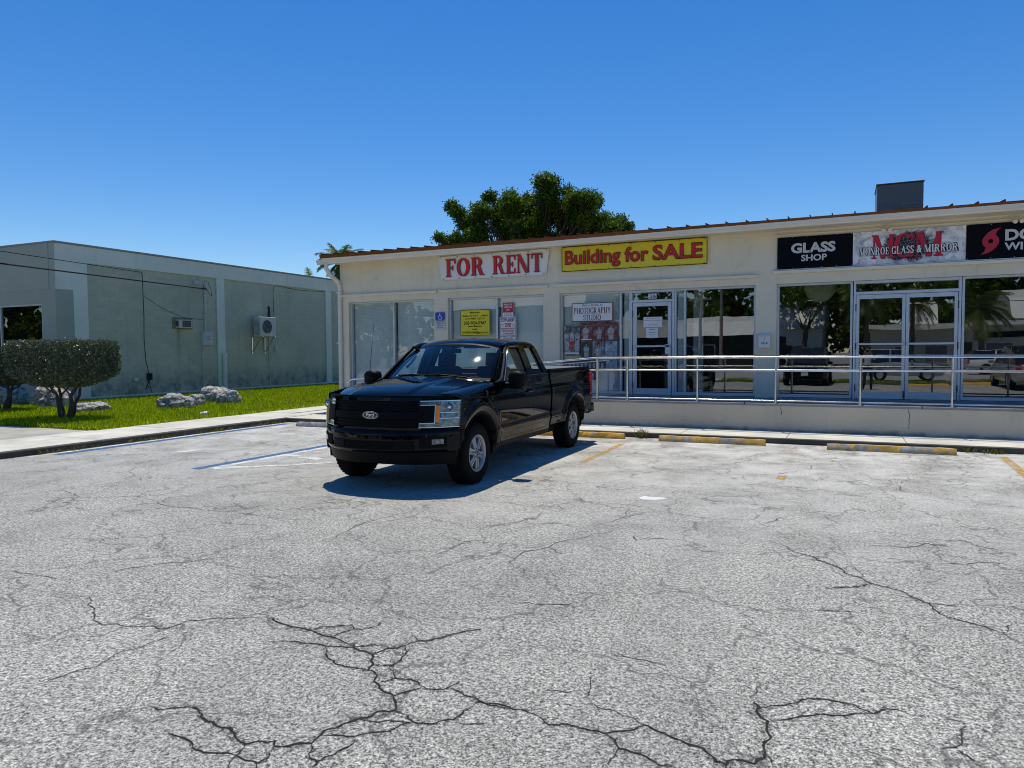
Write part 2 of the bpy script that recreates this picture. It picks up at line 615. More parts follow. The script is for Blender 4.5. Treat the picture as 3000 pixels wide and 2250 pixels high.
MT['clearglass'] = glass_mat('clear_shop_glass', (0.88, 0.93, 0.92), 0.075, 0.0, 0.035)
MT['darkglass'] = glass_mat('dark_reflective_glass', (0.10, 0.11, 0.11), 0.12, 0.0, 0.05)
MT['bluepaint'] = worn_paint('blue_bay_paint', (0.055, 0.17, 0.36), 0.38, 0.50)
MT['yellowpaint'] = worn_paint('yellow_bay_paint', (0.72, 0.42, 0.08), 0.43, 0.56)
MT['yellowfaint'] = worn_paint('faded_yellow_paint', (0.62, 0.42, 0.14), 0.53, 0.66)
MT['whitepaint'] = worn_paint('worn_white_paint', (0.86, 0.85, 0.80), 0.38, 0.52, 4.0)

# ------------------------------------------------------------------ lettering
def text_poly(body, bold=0.0, shear=0.0, spacing=1.0):
    cu = bpy.data.curves.new('lettering', 'FONT')
    cu.body = body
    cu.size = 1.0
    cu.offset = bold
    cu.shear = shear
    cu.space_character = spacing
    cu.resolution_u = 3
    cu.fill_mode = 'FRONT'
    o = bpy.data.objects.new('lettering_tmp', cu)
    me = bpy.data.meshes.new_from_object(o)
    V = [(v.co.x, v.co.y) for v in me.vertices]
    F = [tuple(p.vertices) for p in me.polygons]
    bpy.data.objects.remove(o)
    bpy.data.curves.remove(cu)
    bpy.data.meshes.remove(me)
    return V, F


def bbox2(V):
    a = np.array(V)
    return a[:, 0].min(), a[:, 0].max(), a[:, 1].min(), a[:, 1].max()


def place2(mb, V, F, src, dst, y, lift=None):
    """map 2D glyph shapes from box src to the upright box dst (x0,x1,z0,z1) at depth y (facing -Y)"""
    sx = (dst[1] - dst[0]) / max(1e-6, src[1] - src[0])
    sz = (dst[3] - dst[2]) / max(1e-6, src[3] - src[2])
    vs = []
    for i, p in enumerate(V):
        dy = 0.0 if lift is None else lift[i]
        vs.append((dst[0] + (p[0] - src[0]) * sx, y - dy, dst[2] + (p[1] - src[2]) * sz))
    mb.add(vs, F)


def letters(body, dst, y, mat, parent, bold=0.0, shear=0.0, name='lettering', spacing=1.0, grow=0.0):
    V, F = text_poly(body, bold, shear, spacing)
    if not V:
        return None
    src = bbox2(text_poly(body, bold - grow, shear, spacing)[0]) if grow else bbox2(V)
    mb = MB()
    place2(mb, V, F, src, dst, y)
    return obj(name, mb, mat, parent)


# --- a bold roman face drawn from pen strokes (units of cap height)
def _strip(pts, tk, tn, out):
    P = np.array(pts, float)
    n = len(P)
    L, Rr = [], []
    for i in range(n):
        t = P[min(i + 1, n - 1)] - P[max(i - 1, 0)]
        t = t / (np.hypot(*t) + 1e-9)
        w = tn + (tk - tn) * abs(t[1]) ** 1.4
        nn = np.array([-t[1], t[0]]) * w / 2
        L.append(P[i] + nn)
        Rr.append(P[i] - nn)
    for i in range(n - 1):
        out.append([tuple(Rr[i]), tuple(Rr[i + 1]), tuple(L[i + 1]), tuple(L[i])])


def _arc(cx, cy, rx, ry, a0, a1, n=20):
    return [(cx + rx * math.cos(R(a0 + (a1 - a0) * i / n)), cy + ry * math.sin(R(a0 + (a1 - a0) * i / n))) for i in range(n + 1)]


def _rect(x0, x1, y0, y1):
    return [(x0, y0), (x1, y0), (x1, y1), (x0, y1)]


def roman(ch, t=0.21, n=0.075):
    s, o = 0.055, 0.075
    P = []

    def stem(x, w=t, bot=True, top=True):
        P.append(_rect(x, x + w, 0, 1))
        if bot:
            P.append(_rect(x - o, x + w + o, 0, s))
        if top:
            P.append(_rect(x - o, x + w + o, 1 - s, 1))

    def diag(x0, x1, w, y0=1.0, y1=0.0):
        P.append([(x0, y0), (x1, y1), (x1 + w, y1), (x0 + w, y0)] if y0 < y1 else [(x1, y1), (x1 + w, y1), (x0 + w, y0), (x0, y0)])
    if ch == 'I':
        stem(o)
        w = t + 2 * o
    elif ch in 'EFL':
        stem(o)
        w = 0.66
        if ch in 'EF':
            P.append(_rect(o + t, w, 1 - n, 1))
            P.append(_rect(w - n, w, 0.74, 1 - n))
            P.append(_rect(o + t, w - 0.16, 0.5 - n / 2, 0.5 + n / 2))
            P.append(_rect(w - 0.16 - n, w - 0.16, 0.37, 0.63))
        if ch in 'EL':
            P.append(_rect(o + t, w, 0, n))
            P.append(_rect(w - n, w, n, 0.27))
    elif ch == 'T':
        w = 0.74
        stem(w / 2 - t / 2, top=False)
        P.append(_rect(0, w, 1 - n, 1))
        P.append(_rect(0, n, 0.74, 1 - n))
        P.append(_rect(w - n, w, 0.74, 1 - n))
    elif ch == 'H':
        stem(o)
        stem(0.56 + o)
        P.append(_rect(o + t, 0.56 + o, 0.5 - n / 2, 0.5 + n / 2))
        w = 0.56 + 2 * o + t
    elif ch in 'OQ':
        w = 0.86
        _strip(_arc(w / 2, 0.5, w / 2 - t / 2, 0.5 - n / 2, 0, 360, 36), t, n, P)
    elif ch in 'CG':
        w = 0.84
        _strip(_arc(w / 2 + 0.02, 0.5, w / 2 - t / 2, 0.5 - n / 2, 42, 318, 30), t, n, P)
        P.append(_rect(w - 0.1, w - 0.03, 0.68, 1.0))
        if ch == 'G':
            P.append(_rect(w - t - 0.02, w - 0.02, 0.02, 0.42))
            P.append(_rect(w - t - 0.02 - o, w - 0.02 + o * .7, 0.42 - s, 0.42))
    elif ch == 'D':
        stem(o)
        w = 0.88
        _strip(_arc(o + t, 0.5, w - o - t - t / 2, 0.5 - n / 2, -90, 90, 20), t, n, P)
    elif ch in 'PRB':
        stem(o)
        w = 0.74 if ch == 'P' else 0.84
        _strip(_arc(o + t + 0.04, 0.74, 0.72 - o - t - 0.04 - t / 2, 0.26 - n / 2, -90, 90, 16), t, n, P)
        P.append(_rect(o + t, o + t + 0.05, 1 - n, 1))
        P.append(_rect(o + t, o + t + 0.05, 0.48, 0.48 + n))
        if ch == 'R':
            diag(o + t + 0.08, 0.58, t * 1.05, 0.5, 0.0)
            P.append(_rect(0.56, w + 0.04, 0, s))
    elif ch == 'S':
        w = 0.62
        _strip(_arc(w / 2, 0.745, w / 2 - t / 2, 0.255 - n / 2, 35, 235, 16)[:-2] + [(w * 0.38, 0.545), (w * 0.62, 0.45)] + _arc(w / 2, 0.265, w / 2 - t / 2, 0.265 - n / 2, 52, -145, 16)[1:], t, n, P)
        P.append(_rect(w - 0.11, w - 0.04, 0.70, 0.98))
        P.append(_rect(0.03, 0.10, 0.02, 0.30))
    elif ch == 'U':
        w = 0.86
        P.append(_rect(o, o + t, 0.34, 1))
        P.append(_rect(0, t + 2 * o, 1 - s, 1))
        P.append(_rect(w - o - n, w - o, 0.34, 1))
        P.append(_rect(w - 2 * o - n, w, 1 - s, 1))
        _strip(_arc((o + t / 2 + w - o - n / 2) / 2, 0.36, (w - 2 * o - n / 2 - t / 2) / 2, 0.36 - n / 2, 180, 360, 18), t * .8, n, P)
    elif ch == 'N':
        w = 0.90
        P.append(_rect(o, o + n, 0, 1))
        P.append(_rect(-0.01, o + n + o, 0, s))
        P.append(_rect(w - o - n, w - o, 0, 1))
        P.append(_rect(w - 2 * o - n, w, 1 - s, 1))
        diag(0.0, w - o - t * 1.15, t * 1.15)
        P.append(_rect(-0.03, 0.1, 1 - s, 1))
    elif ch == 'M':
        w = 1.10
        P.append(_rect(o, o + n, 0, 1))
        P.append(_rect(-0.01, o + n + o, 0, s))
        P.append(_rect(w - o - t, w - o, 0, 1))
        P.append(_rect(w - 2 * o - t, w, 0, s))
        P.append(_rect(w - o - t, w, 1 - s, 1))
        diag(o, w / 2 - t * .55, t * 1.1)
        diag(w - o - n - t * .3, w / 2 - n * .4, n * 1.4)
        P.append(_rect(-0.01, 0.14, 1 - s, 1))
    elif ch == 'A':
        w = 0.88
        diag(w / 2 - t * .55, w - t * 1.15 - .02, t * 1.15)
        diag(w / 2 - n * .2, 0.07, n * 1.2)
        P.append(_rect(0.2, 0.62, 0.30, 0.30 + n))
        P.append(_rect(0, 0.22, 0, s))
        P.append(_rect(w - t * 1.15 - 0.09, w + .02, 0, s))
    elif ch == 'Y':
        w = 0.82
        P.append(_rect(w / 2 - t / 2, w / 2 + t / 2, 0, 0.45))
        P.append(_rect(w / 2 - t / 2 - o, w / 2 + t / 2 + o, 0, s))
        diag(0.04, w / 2 - t / 2, t * 1.1, 1.0, 0.42)
        diag(w - 0.14, w / 2 - n * .2, n * 1.3, 1.0, 0.42)
        P.append(_rect(-0.03, 0.3, 1 - s, 1))
        P.append(_rect(w - 0.26, w + .02, 1 - s, 1))
    elif ch == '1':
        w = 0.5
        P.append(_rect(w / 2 - t / 2, w / 2 + t / 2, 0, 1))
        P.append(_rect(w / 2 - t / 2 - o, w / 2 + t / 2 + o, 0, s))
        diag(0.08, w / 2 - t / 2, n * 1.6, 0.84, 0.95)
    elif ch in '26' or ch == '3':
        w = 0.56
        if ch == '2':
            _strip(_arc(w / 2, 0.74, w / 2 - t / 2, 0.26 - n / 2, 165, -40, 16) + [(0.08, 0.06)], t, n, P)
            P.append(_rect(0.0, w, 0, 0.11))
        elif ch == '6':
            _strip(_arc(w / 2, 0.30, w / 2 - t / 2, 0.30 - n / 2, 0, 360, 24), t, n, P)
            _strip(_arc(w * .88, 0.36, w * .88 - t / 2, 0.64 - n / 2, 100, 182, 12), t, n, P)
        else:
            _strip(_arc(w * .45, 0.76, w * .48 - t / 2, 0.24 - n / 2, 150, -80, 14), t, n, P)
            _strip(_arc(w * .45, 0.27, w * .54 - t / 2, 0.27 - n / 2, 85, -150, 14), t, n, P)
    elif ch == '&':
        V, F = text_poly('&', 0.03)
        b = bbox2(V)
        h = b[3] - b[2]
        return [[((V[i][0] - b[0]) / h, (V[i][1] - b[2]) / h) for i in f] for f in F], (b[1] - b[0]) / h
    else:
        w = 0.34
    return P, w


def roman_text(body, dst, y, mat, parent, t=0.21, gap=0.10, name='lettering', grow=0.0, thin=0.075):
    polys = []
    x = 0.0
    for ch in body:
        P, w = roman(ch, t, thin)
        k = 0
        for q in P:
            polys.append(([(x + a, b) for a, b in q], 0.00012 * k))
            k = (k + 1) % 9
        x += w + gap
    W = x - gap
    mb = MB()
    for q, dz in polys:
        if grow:
            cx, cy = sum(a for a, b in q) / len(q), sum(b for a, b in q) / len(q)
            q = [(a + math.copysign(grow, a - cx), b + math.copysign(grow, b - cy)) for a, b in q]
        place2(mb, q, [tuple(range(len(q)))], (0, W, 0, 1), dst, y, [dz] * len(q))
    return obj(name, mb, mat, parent)


def sign_panel(name, label, cat, x0, x1, z0, z1, y, mat, group=None, d=0.006):
    """a flat board standing off the wall; returns the root; face at y"""
    t = thing(name, label, cat, ((x0 + x1) / 2, y, z0), group=group)
    obj('panel', MB().box(x0, x1, y, y + d, z0, z1), mat, t)
    return t


def rounded(x0, x1, z0, z1, r, n=4):
    P = []
    for cx, cz, a in ((x1 - r, z0 + r, -90), (x1 - r, z1 - r, 0), (x0 + r, z1 - r, 90), (x0 + r, z0 + r, 180)):
        for i in range(n + 1):
            b = R(a + 90 * i / n)
            P.append((cx + r * math.cos(b), cz + r * math.sin(b)))
    return P


def frame_strip(x0, x1, z0, z1, w, y, mb=None):
    mb = mb or MB()
    mb.quad((x0, y, z0), (x1, y, z0), (x1, y, z0 + w), (x0, y, z0 + w))
    mb.quad((x0, y, z1 - w), (x1, y, z1 - w), (x1, y, z1), (x0, y, z1))
    mb.quad((x0, y, z0 + w), (x0 + w, y, z0 + w), (x0 + w, y, z1 - w), (x0, y, z1 - w))
    mb.quad((x1 - w, y, z0 + w), (x1, y, z0 + w), (x1, y, z1 - w), (x1 - w, y, z1 - w))
    return mb

# ------------------------------------------------------------------ ground
struct('ground', MB().quad((-400, -400, -0.06), (400, -400, -0.06), (400, 400, -0.06), (-400, 400, -0.06)), MT['earth'])
lot = struct('parking_lot', MB().quad((-12.1, -5.6, 0), (30, -5.6, 0), (30, 13.40, 0), (-12.1, 13.40, 0)), MT['asphalt'])
struct('street', MB().quad((-150, -22.5, -0.03), (150, -22.5, -0.03), (150, -8.6, -0.03), (-150, -8.6, -0.03)), MT['road'])
struct('side_road', MB().quad((-11.9, -8.6, -0.028), (-40, -8.6, -0.028), (-40, 4.2, -0.028), (-11.9, 4.2, -0.028)), MT['road'])

CRACKS = """3:-3.18,3.36 -2.97,3.29 -2.82,3.29 -2.71,3.26 -2.64,3.26 -2.53,3.23 -2.47,3.23 -2.39,3.17 -2.29,3.15 -2.22,3.06 -2.20,2.99 -2.11,2.92 -2.00,2.83 -1.92,2.80 -1.88,2.76 -1.84,2.70
3:-2.29,3.15 -2.27,3.25 -2.20,3.33 -2.17,3.41 -2.10,3.46 -2.04,3.58 -1.92,3.71
2:-2.82,3.29 -2.80,3.37 -2.73,3.42 -2.66,3.45 -2.61,3.41 -2.53,3.47 -2.52,3.56
2:-2.64,3.26 -2.64,3.35 -2.61,3.41
2:-2.93,3.06 -2.85,3.11 -2.72,3.13 -2.62,3.15 -2.48,3.18 -2.44,3.21 -2.36,3.27 -2.26,3.26
2:-2.60,3.15 -2.50,3.03 -2.39,2.98 -2.29,2.98 -2.20,2.99
2:-2.20,3.33 -2.13,3.19 -2.12,3.09 -2.21,3.06
2:-2.12,3.09 -2.06,3.01 -2.02,2.97 -1.94,2.99 -1.85,2.95 -1.79,2.94 -1.73,2.98 -1.71,3.07
2:-2.02,2.97 -2.06,2.91
2:-1.73,2.98 -1.62,2.95 -1.52,2.93 -1.35,2.92
2:-1.92,2.80 -1.89,2.87 -1.85,2.95
3:-1.84,2.70 -1.90,2.66 -1.94,2.57 -1.98,2.50 -2.02,2.42 -2.00,2.32 -2.06,2.29 -2.13,2.24 -2.15,2.27 -2.22,2.24 -2.25,2.20 -2.34,2.23 -2.42,2.27 -2.52,2.28 -2.62,2.31 -2.71,2.34
2:-2.71,2.34 -2.77,2.31 -2.83,2.26 -2.91,2.25
2:-1.84,2.70 -1.76,2.68 -1.71,2.64 -1.61,2.67 -1.55,2.73 -1.55,2.82 -1.53,2.91
1:-1.94,2.57 -1.84,2.58 -1.77,2.62 -1.71,2.64
2:-1.71,2.64 -1.75,2.56 -1.83,2.49 -1.87,2.44 -1.93,2.42 -1.99,2.39
2:-1.87,2.44 -1.84,2.39 -1.86,2.29 -1.89,2.22 -2.00,2.32
2:-1.89,2.22 -1.88,2.18
2:-2.13,2.24 -2.09,2.16 -2.10,2.11 -2.16,2.11 -2.22,2.12 -2.25,2.20
2:-2.63,2.13 -2.53,2.13 -2.43,2.09 -2.34,2.09 -2.29,2.11 -2.22,2.12
2:-2.10,2.11 -2.07,2.08
1:-2.22,2.12 -2.21,2.08 -2.18,2.04
1:-7.82,4.44 -7.73,4.59 -7.69,4.83 -7.68,5.05 -7.95,5.34 -7.69,5.41 -7.34,5.67 -7.16,5.96 -7.42,6.59 -7.41,6.95
1:-7.95,5.34 -8.39,5.52 -8.70,5.55
1:-7.28,5.62 -6.81,5.48 -6.37,5.47 -5.96,5.46 -5.75,5.51 -5.68,5.83 -5.58,6.00
1:-5.75,5.51 -5.39,5.47 -5.07,5.44 -4.51,5.47
1:-4.07,4.92 -4.11,5.30 -4.16,5.72 -4.04,6.10 -4.10,6.43
1:-4.99,3.53 -4.89,3.76 -4.77,3.95 -4.58,4.13 -4.40,4.43
1:-5.76,3.26 -5.68,3.32 -5.51,3.31 -5.21,3.32 -5.14,3.38
1:-4.79,3.11 -4.59,3.15 -4.29,2.96 -4.05,2.85 -3.87,2.90 -3.64,2.97 -3.61,3.13 -3.49,3.22 -3.35,3.27 -3.18,3.36
1:-3.61,3.13 -3.55,2.77 -3.53,2.45 -3.60,2.27 -3.63,2.14
1:-2.27,3.47 -2.16,3.41
2:-1.56,2.93 -1.47,2.93 -1.35,2.92 -1.25,2.92
2:-1.25,2.92 -1.15,2.86 -1.08,2.90 -1.02,2.89 -0.91,2.89 -0.84,2.94 -0.79,3.00 -0.77,3.03
2:-0.91,2.89 -0.85,2.86 -0.82,2.80 -0.77,2.80 -0.70,2.79 -0.66,2.77 -0.63,2.75 -0.60,2.77 -0.58,2.76
3:-0.77,3.03 -0.70,3.00 -0.65,2.98 -0.60,2.97 -0.55,2.95 -0.50,2.94 -0.46,2.90 -0.44,2.86
1:-1.09,3.15 -1.01,3.10 -0.95,3.10 -0.88,3.07 -0.82,3.06 -0.77,3.03
1:-1.09,3.15 -1.09,3.24 -1.12,3.34 -1.15,3.38
1:-1.12,3.22 -1.19,3.17 -1.29,3.14
1:-0.82,2.80 -0.82,2.73 -0.82,2.66
1:-1.54,2.71 -1.45,2.74 -1.39,2.77
1:-2.26,4.85 -2.32,5.06 -2.36,5.32 -2.26,5.44 -2.22,5.52 -2.20,5.70 -2.12,5.85 -2.03,6.04 -1.92,6.18 -1.87,6.37
1:-2.22,5.52 -2.08,5.39 -2.01,5.39
1:-2.75,7.08 -2.63,6.95 -2.57,6.90
1:-3.09,5.98 -2.95,6.05 -2.80,6.25 -2.81,6.39 -2.71,6.48
1:-2.67,7.39 -2.48,7.37 -2.30,7.40 -2.04,7.42 -1.85,7.37 -1.62,7.21
1:-2.07,7.41 -1.98,7.02 -2.02,6.58
1:-1.68,6.28 -1.66,6.14 -1.60,6.04 -1.47,6.16 -1.26,6.19 -1.14,6.12
1:-1.94,4.16 -1.84,4.24 -1.70,4.25 -1.57,4.33 -1.52,4.38
1:-3.01,4.81 -2.96,4.98 -2.95,5.18 -2.94,5.35 -2.88,5.40 -3.03,5.43 -3.15,5.47
1:-1.11,3.66 -1.02,3.68 -0.93,3.68 -0.82,3.67
2:-0.54,6.45 -0.39,6.25 -0.22,6.11 -0.10,5.96 0.01,5.81 0.07,5.69 0.14,5.65 0.20,5.55 0.29,5.50 0.39,5.43 0.46,5.32 0.52,5.25 0.53,5.14 0.60,5.02 0.67,4.98 0.74,4.95 0.80,4.90 0.85,4.87 0.88,4.78 0.95,4.73
1:0.01,5.81 0.04,5.91 0.09,5.92 0.13,5.81 0.14,5.65
2:0.20,5.55 0.11,5.44 0.01,5.37 -0.10,5.31
1:0.27,5.34 0.38,5.33 0.46,5.32
1:0.52,5.25 0.60,5.26 0.68,5.26
1:0.85,4.87 0.89,4.93 0.93,5.04
1:-0.34,6.02 -0.23,5.99 -0.14,5.99
1:-0.08,5.83 -0.05,5.90 0.01,5.81
3:-0.36,3.43 -0.33,3.39 -0.32,3.31 -0.28,3.28 -0.28,3.20 -0.26,3.13 -0.28,3.06 -0.27,3.02 -0.27,2.97 -0.30,2.91 -0.35,2.92 -0.40,2.89 -0.40,2.86 -0.44,2.87
2:-0.33,3.39 -0.27,3.44 -0.21,3.48 -0.16,3.55 -0.09,3.59 -0.00,3.60 0.06,3.60 0.11,3.56 0.14,3.54 0.17,3.58 0.22,3.62 0.28,3.62
2:-0.28,3.28 -0.21,3.33 -0.15,3.39 -0.09,3.43 -0.02,3.45 0.05,3.49 0.11,3.53 0.14,3.54
1:-0.37,3.51 -0.36,3.60 -0.32,3.66
1:-0.27,3.02 -0.24,2.97 -0.23,2.92
1:0.40,3.65 0.47,3.62 0.50,3.58 0.47,3.48 0.45,3.39 0.42,3.36 0.38,3.35
1:0.44,3.35 0.47,3.32 0.50,3.28
1:-0.21,4.82 -0.08,4.85 0.05,4.89 0.09,4.96
1:0.13,6.61 0.32,6.65 0.58,6.76 0.66,6.90 0.76,6.74
1:0.68,7.04 0.82,7.06 0.95,7.12 1.03,6.96 1.16,6.88 1.29,6.97
1:0.59,6.26 0.76,6.30 0.94,6.41 1.10,6.45 1.24,6.40
1:-0.65,7.09 -0.57,7.25 -0.48,7.47
1:-1.03,9.93 -0.93,9.89 -0.57,10.29 -0.40,10.89 -0.31,11.12
1:0.58,9.76 0.63,9.58 0.65,9.27
1:1.08,9.83 1.24,10.04 1.38,10.31
1:0.30,10.24 0.46,10.00"""


def jag(pts, depth, amp, rnd):
    pts = [Vector((p[0], p[1], 0)) for p in pts]
    for _ in range(depth):
        q = [pts[0]]
        for a, b in zip(pts[:-1], pts[1:]):
            d = b - a
            L = d.length
            if L > 0.03:
                nrm = Vector((-d.y, d.x, 0)) / max(L, 1e-6)
                q.append((a + b) / 2 + nrm * rnd.uniform(-1, 1) * amp * L)
            q.append(b)
        pts = q
    return pts


MT['crack_edge'] = worn_paint('crumbled_crack_edge', (0.10, 0.098, 0.09), 0.50, 0.62, 30.0)


def build_cracks():
    rnd = random.Random(3)
    k = 0
    for line in CRACKS.strip().split('\n'):
        w, rest = line.split(':')
        w = int(w)
        pts = [tuple(map(float, q.split(','))) for q in rest.split()]
        pts = jag(pts, 3, 0.16, rnd)
        base = {3: 0.0070, 2: 0.0050, 1: 0.0042}[w]
        rows = []
        n = len(pts)
        for i, p in enumerate(pts):
            d = pts[min(i + 1, n - 1)] - pts[max(i - 1, 0)]
            L = max(d.length, 1e-6)
            nrm = Vector((-d.y, d.x, 0)) / L
            taper = min(1.0, 0.35 + 3.0 * min(i, n - 1 - i) / n) if w < 3 else 1.0
            dist = p.length
            h = base * taper * rnd.uniform(0.55, 1.6) * (0.75 + 0.055 * dist) / 2 * 1.6
            z = 0.0022 + 0.0001 * (k % 6)
            rows.append([(p.x - nrm.x * h, p.y - nrm.y * h, z), (p.x + nrm.x * h, p.y + nrm.y * h, z)])
        if w > 1:
            halo = []
            for r_ in rows:
                c_ = (Vector(r_[0]) + Vector(r_[1])) / 2
                d_ = (Vector(r_[1]) - Vector(r_[0])) * (2.2 + 1.6 * rnd.random())
                halo.append([tuple(c_ - d_ - Vector((0, 0, .0011))), tuple(c_ + d_ - Vector((0, 0, .0011)))])
            obj('crack_edge', MB().rows(halo, flip=True), MT['crack_edge'], lot)
        obj('crack', MB().rows(rows, flip=True), MT['crack'] if w > 1 else MT['crack_faint'], lot)
        k += 1


build_cracks()


def stripe(name, x0, y0, x1, y1, w, mat, z=0.004):
    d = Vector((x1 - x0, y1 - y0, 0))
    n = Vector((-d.y, d.x, 0)).normalized() * w / 2
    a, b = Vector((x0, y0, z)), Vector((x1, y1, z))
    return obj(name, MB().quad(a - n, b - n, b + n, a + n), mat, lot)


stripe('bay_line', -11.76, 13.0, -11.72, 7.55, 0.20, MT['bluepaint'])
stripe('bay_line', -8.27, 10.7, -8.35, 7.35, 0.17, MT['bluepaint'])
stripe('bay_line', -3.52, 13.0, -3.46, 7.6, 0.11, MT['yellowfaint'])
stripe('bay_line', -3.53, 12.3, -3.48, 10.0, 0.10, MT['yellowpaint'], 0.0055)
stripe('bay_line', -0.70, 13.0, -0.70, 9.0, 0.11, MT['yellowfaint'])
stripe('bay_line', -0.70, 9.95, -0.70, 9.6, 0.11, MT['yellowpaint'], 0.0055)
stripe('bay_line', 2.20, 12.9, 2.09, 9.2, 0.12, MT['yellowpaint'])
stripe('paint_patch', -8.10, 8.95, -7.3, 8.78, 0.16, MT['whitepaint'])
stripe('paint_patch', -8.2, 7.55, -7.3, 8.1, 0.10, MT['whitepaint'], 0.0055)
stripe('paint_patch', -8.12, 10.7, -8.20, 7.5, 0.13, MT['whitepaint'], 0.003)
stripe('paint_patch', -11.91, 13.0, -11.87, 7.2, 0.10, MT['whitepaint'], 0.003)
stripe('paint_patch', -8.1, 7.45, -6.9, 8.6, 0.12, MT['whitepaint'], 0.0045)
stripe('paint_patch', -10.1, 8.44, -9.95, 8.9, 0.16, MT['whitepaint'])
obj('paint_patch', MB().add([(-2.05, 7.78, .004), (-1.98, 7.72, .004), (-1.85, 7.76, .004), (-1.74, 7.84, .004), (-1.80, 7.93, .004), (-1.92, 7.90, .004), (-2.02, 7.92, .004)], [tuple(range(7))]), MT['white'], lot)

# raised pavement along the shops: kerb, then slabs
KZ = 0.09
kerb = tag(obj('kerb', MB().box(-12.05, 30, 13.32, 13.46, -0.05, KZ), MT['kerb_dark'], bevel=0.012), kind='structure')
slab_x = [-12.05]
while slab_x[-1] < 29:
    slab_x.append(slab_x[-1] + 1.86)
shop_walk = struct('shop_pavement', MB().box(-14.6, 30, 13.465, 14.60, -0.05, KZ - 0.03), MT['kerb_dark'])
pv = MB().box(0, 1.85, 0, 1.13, -0.05, 0)
pv_me = mesh_of(pv, 'paving_slab', MT['concrete'])
for x in slab_x[:-1]:
    o = link('paving_slab', pv_me, shop_walk, (0, 0, 0))
    L = ORG[shop_walk]
    o.location = (x - L[0], 13.463 - L[1], KZ + random.uniform(-.004, .002) - L[2])

# side pavement with slabs, kerb to the car park
side_kerb = tag(obj('kerb', MB().box(-12.19, -12.02, 3.0, 13.31, -0.05, 0.10), MT['kerb_dark'], bevel=0.015), kind='structure')
side_walk = struct('side_pavement', MB().box(-13.90, -12.20, 3.0, 30.0, -0.05, 0.06), MT['kerb_dark'])
y = 3.0
i = 0
while y < 29.5:
    L = ORG[side_walk]
    ln = 1.9 if y < 13 else 2.1
    m = MB().box(-13.88, -12.202 if y < 13.4 else -12.9, y + .008, y + ln, 0.0, 0.10 + random.uniform(-.004, .004))
    obj('paving_slab', m, MT['concrete'], side_walk)
    y += ln
struct('paved_corner', MB().box(-12.89, -12.0, 13.47, 16.3, -0.05, 0.088), MT['concrete'])
drive = struct('driveway', MB().box(-30.0, -13.91, 2.0, 9.74, -0.05, 0.085), MT['concrete_grey'])

# lawn
lawn = struct('lawn', MB().box(-24.2, -13.905, 9.75, 40.0, -0.05, 0.095), MT['soil'])


def grass_mat():
    m = leaf_mat('grass_blade', (0.300, 0.255, 0.060), (0.540, 0.650, 0.014), 0.5, 0.48, 0.2)
    r = [n for n in m.node_tree.nodes if n.type == 'VALTORGB'][0].color_ramp
    e = r.elements.new(0.07)
    e.color = (0.26, 0.25, 0.04, 1)
    e = r.elements.new(0.14)
    e.color = (0.105, 0.185, 0.004, 1)
    return m


MT['grass'] = grass_mat()
MT['weed'] = leaf_mat('weed_blade', (0.05, 0.06, 0.015), (0.22, 0.22, 0.06), 0.6, 0.3)


def blades(n, xy, h0, h1, w0, w1, z0, lean=0.6):
    th = RNG.uniform(0, 2 * np.pi, n)
    h = RNG.uniform(h0, h1, n)
    w = RNG.uniform(w0, w1, n)
    ln = RNG.uniform(0.1, lean, n) * h
    ph = th + RNG.uniform(-1, 1, n)
    bx, by = xy[:, 0], xy[:, 1]
    dx, dy = np.cos(th) * w / 2, np.sin(th) * w / 2
    lx, ly = -np.sin(ph) * ln, np.cos(ph) * ln
    z = np.full(n, z0) if np.isscalar(z0) else z0
    V = np.stack([np.stack([bx - dx, by - dy, z], 1), np.stack([bx + dx, by + dy, z], 1),
                  np.stack([bx + dx * .8 + lx * .45, by + dy * .8 + ly * .45, z + h * .62], 1), np.stack([bx + lx, by + ly, z + h], 1),
                  np.stack([bx - dx * .8 + lx * .45, by - dy * .8 + ly * .45, z + h * .62], 1)], 1).reshape(-1, 3)
    F = np.arange(n * 5).reshape(n, 5)
    return V, F


def lawn_grass():
    n = 120000
    # denser close to the viewer
    u = RNG.uniform(0, 1, n) ** 1.45
    yy = 9.72 + u * 22.0
    xx = RNG.uniform(-23.15, -13.83, n)
    edge = RNG.uniform(0, 1, n) < 0.05
    xx[edge] = -13.86 + RNG.normal(0, .035, edge.sum())
    patch = np.array([mnoise.noise((a * .6, b * .6, 0)) for a, b in zip(xx[::40], yy[::40])]).repeat(40)[:n]
    V, F = blades(n, np.stack([xx, yy], 1), 0.045, 0.115, 0.008, 0.018, 0.09)
    var = np.clip(0.52 + patch * .7 + RNG.normal(0, .24, n), 0, 1)
    o = link('grass', np_mesh('grass', V, F, MT['grass'], var))
    tag(o, 'bright green lawn grass growing beside the grey block wall', 'grass', kind='stuff')


lawn_grass()


def weed_clump(label, x, y, r, n, h, z=0.0, flat=False):
    a = RNG.uniform(0, 2 * np.pi, n)
    d = np.abs(RNG.normal(0, r, n))
    xy = np.stack([x + d * np.cos(a), y + d * np.sin(a) * (0.35 if flat else 1)], 1)
    V, F = blades(n, xy, h * .35, h, 0.006, 0.014, z, 1.3)
    me = np_mesh('weed_clump', V, F, MT['weed'], RNG.uniform(0, 1, n))
    a = np.array([x, y, z])
    me.vertices.foreach_set('co', (V - a).astype(np.float32).ravel())
    o = link('weed_clump', me)
    o.location = (x, y, z)
    tag(o, label, 'weeds', 'weeds in the kerb joints', 'stuff')


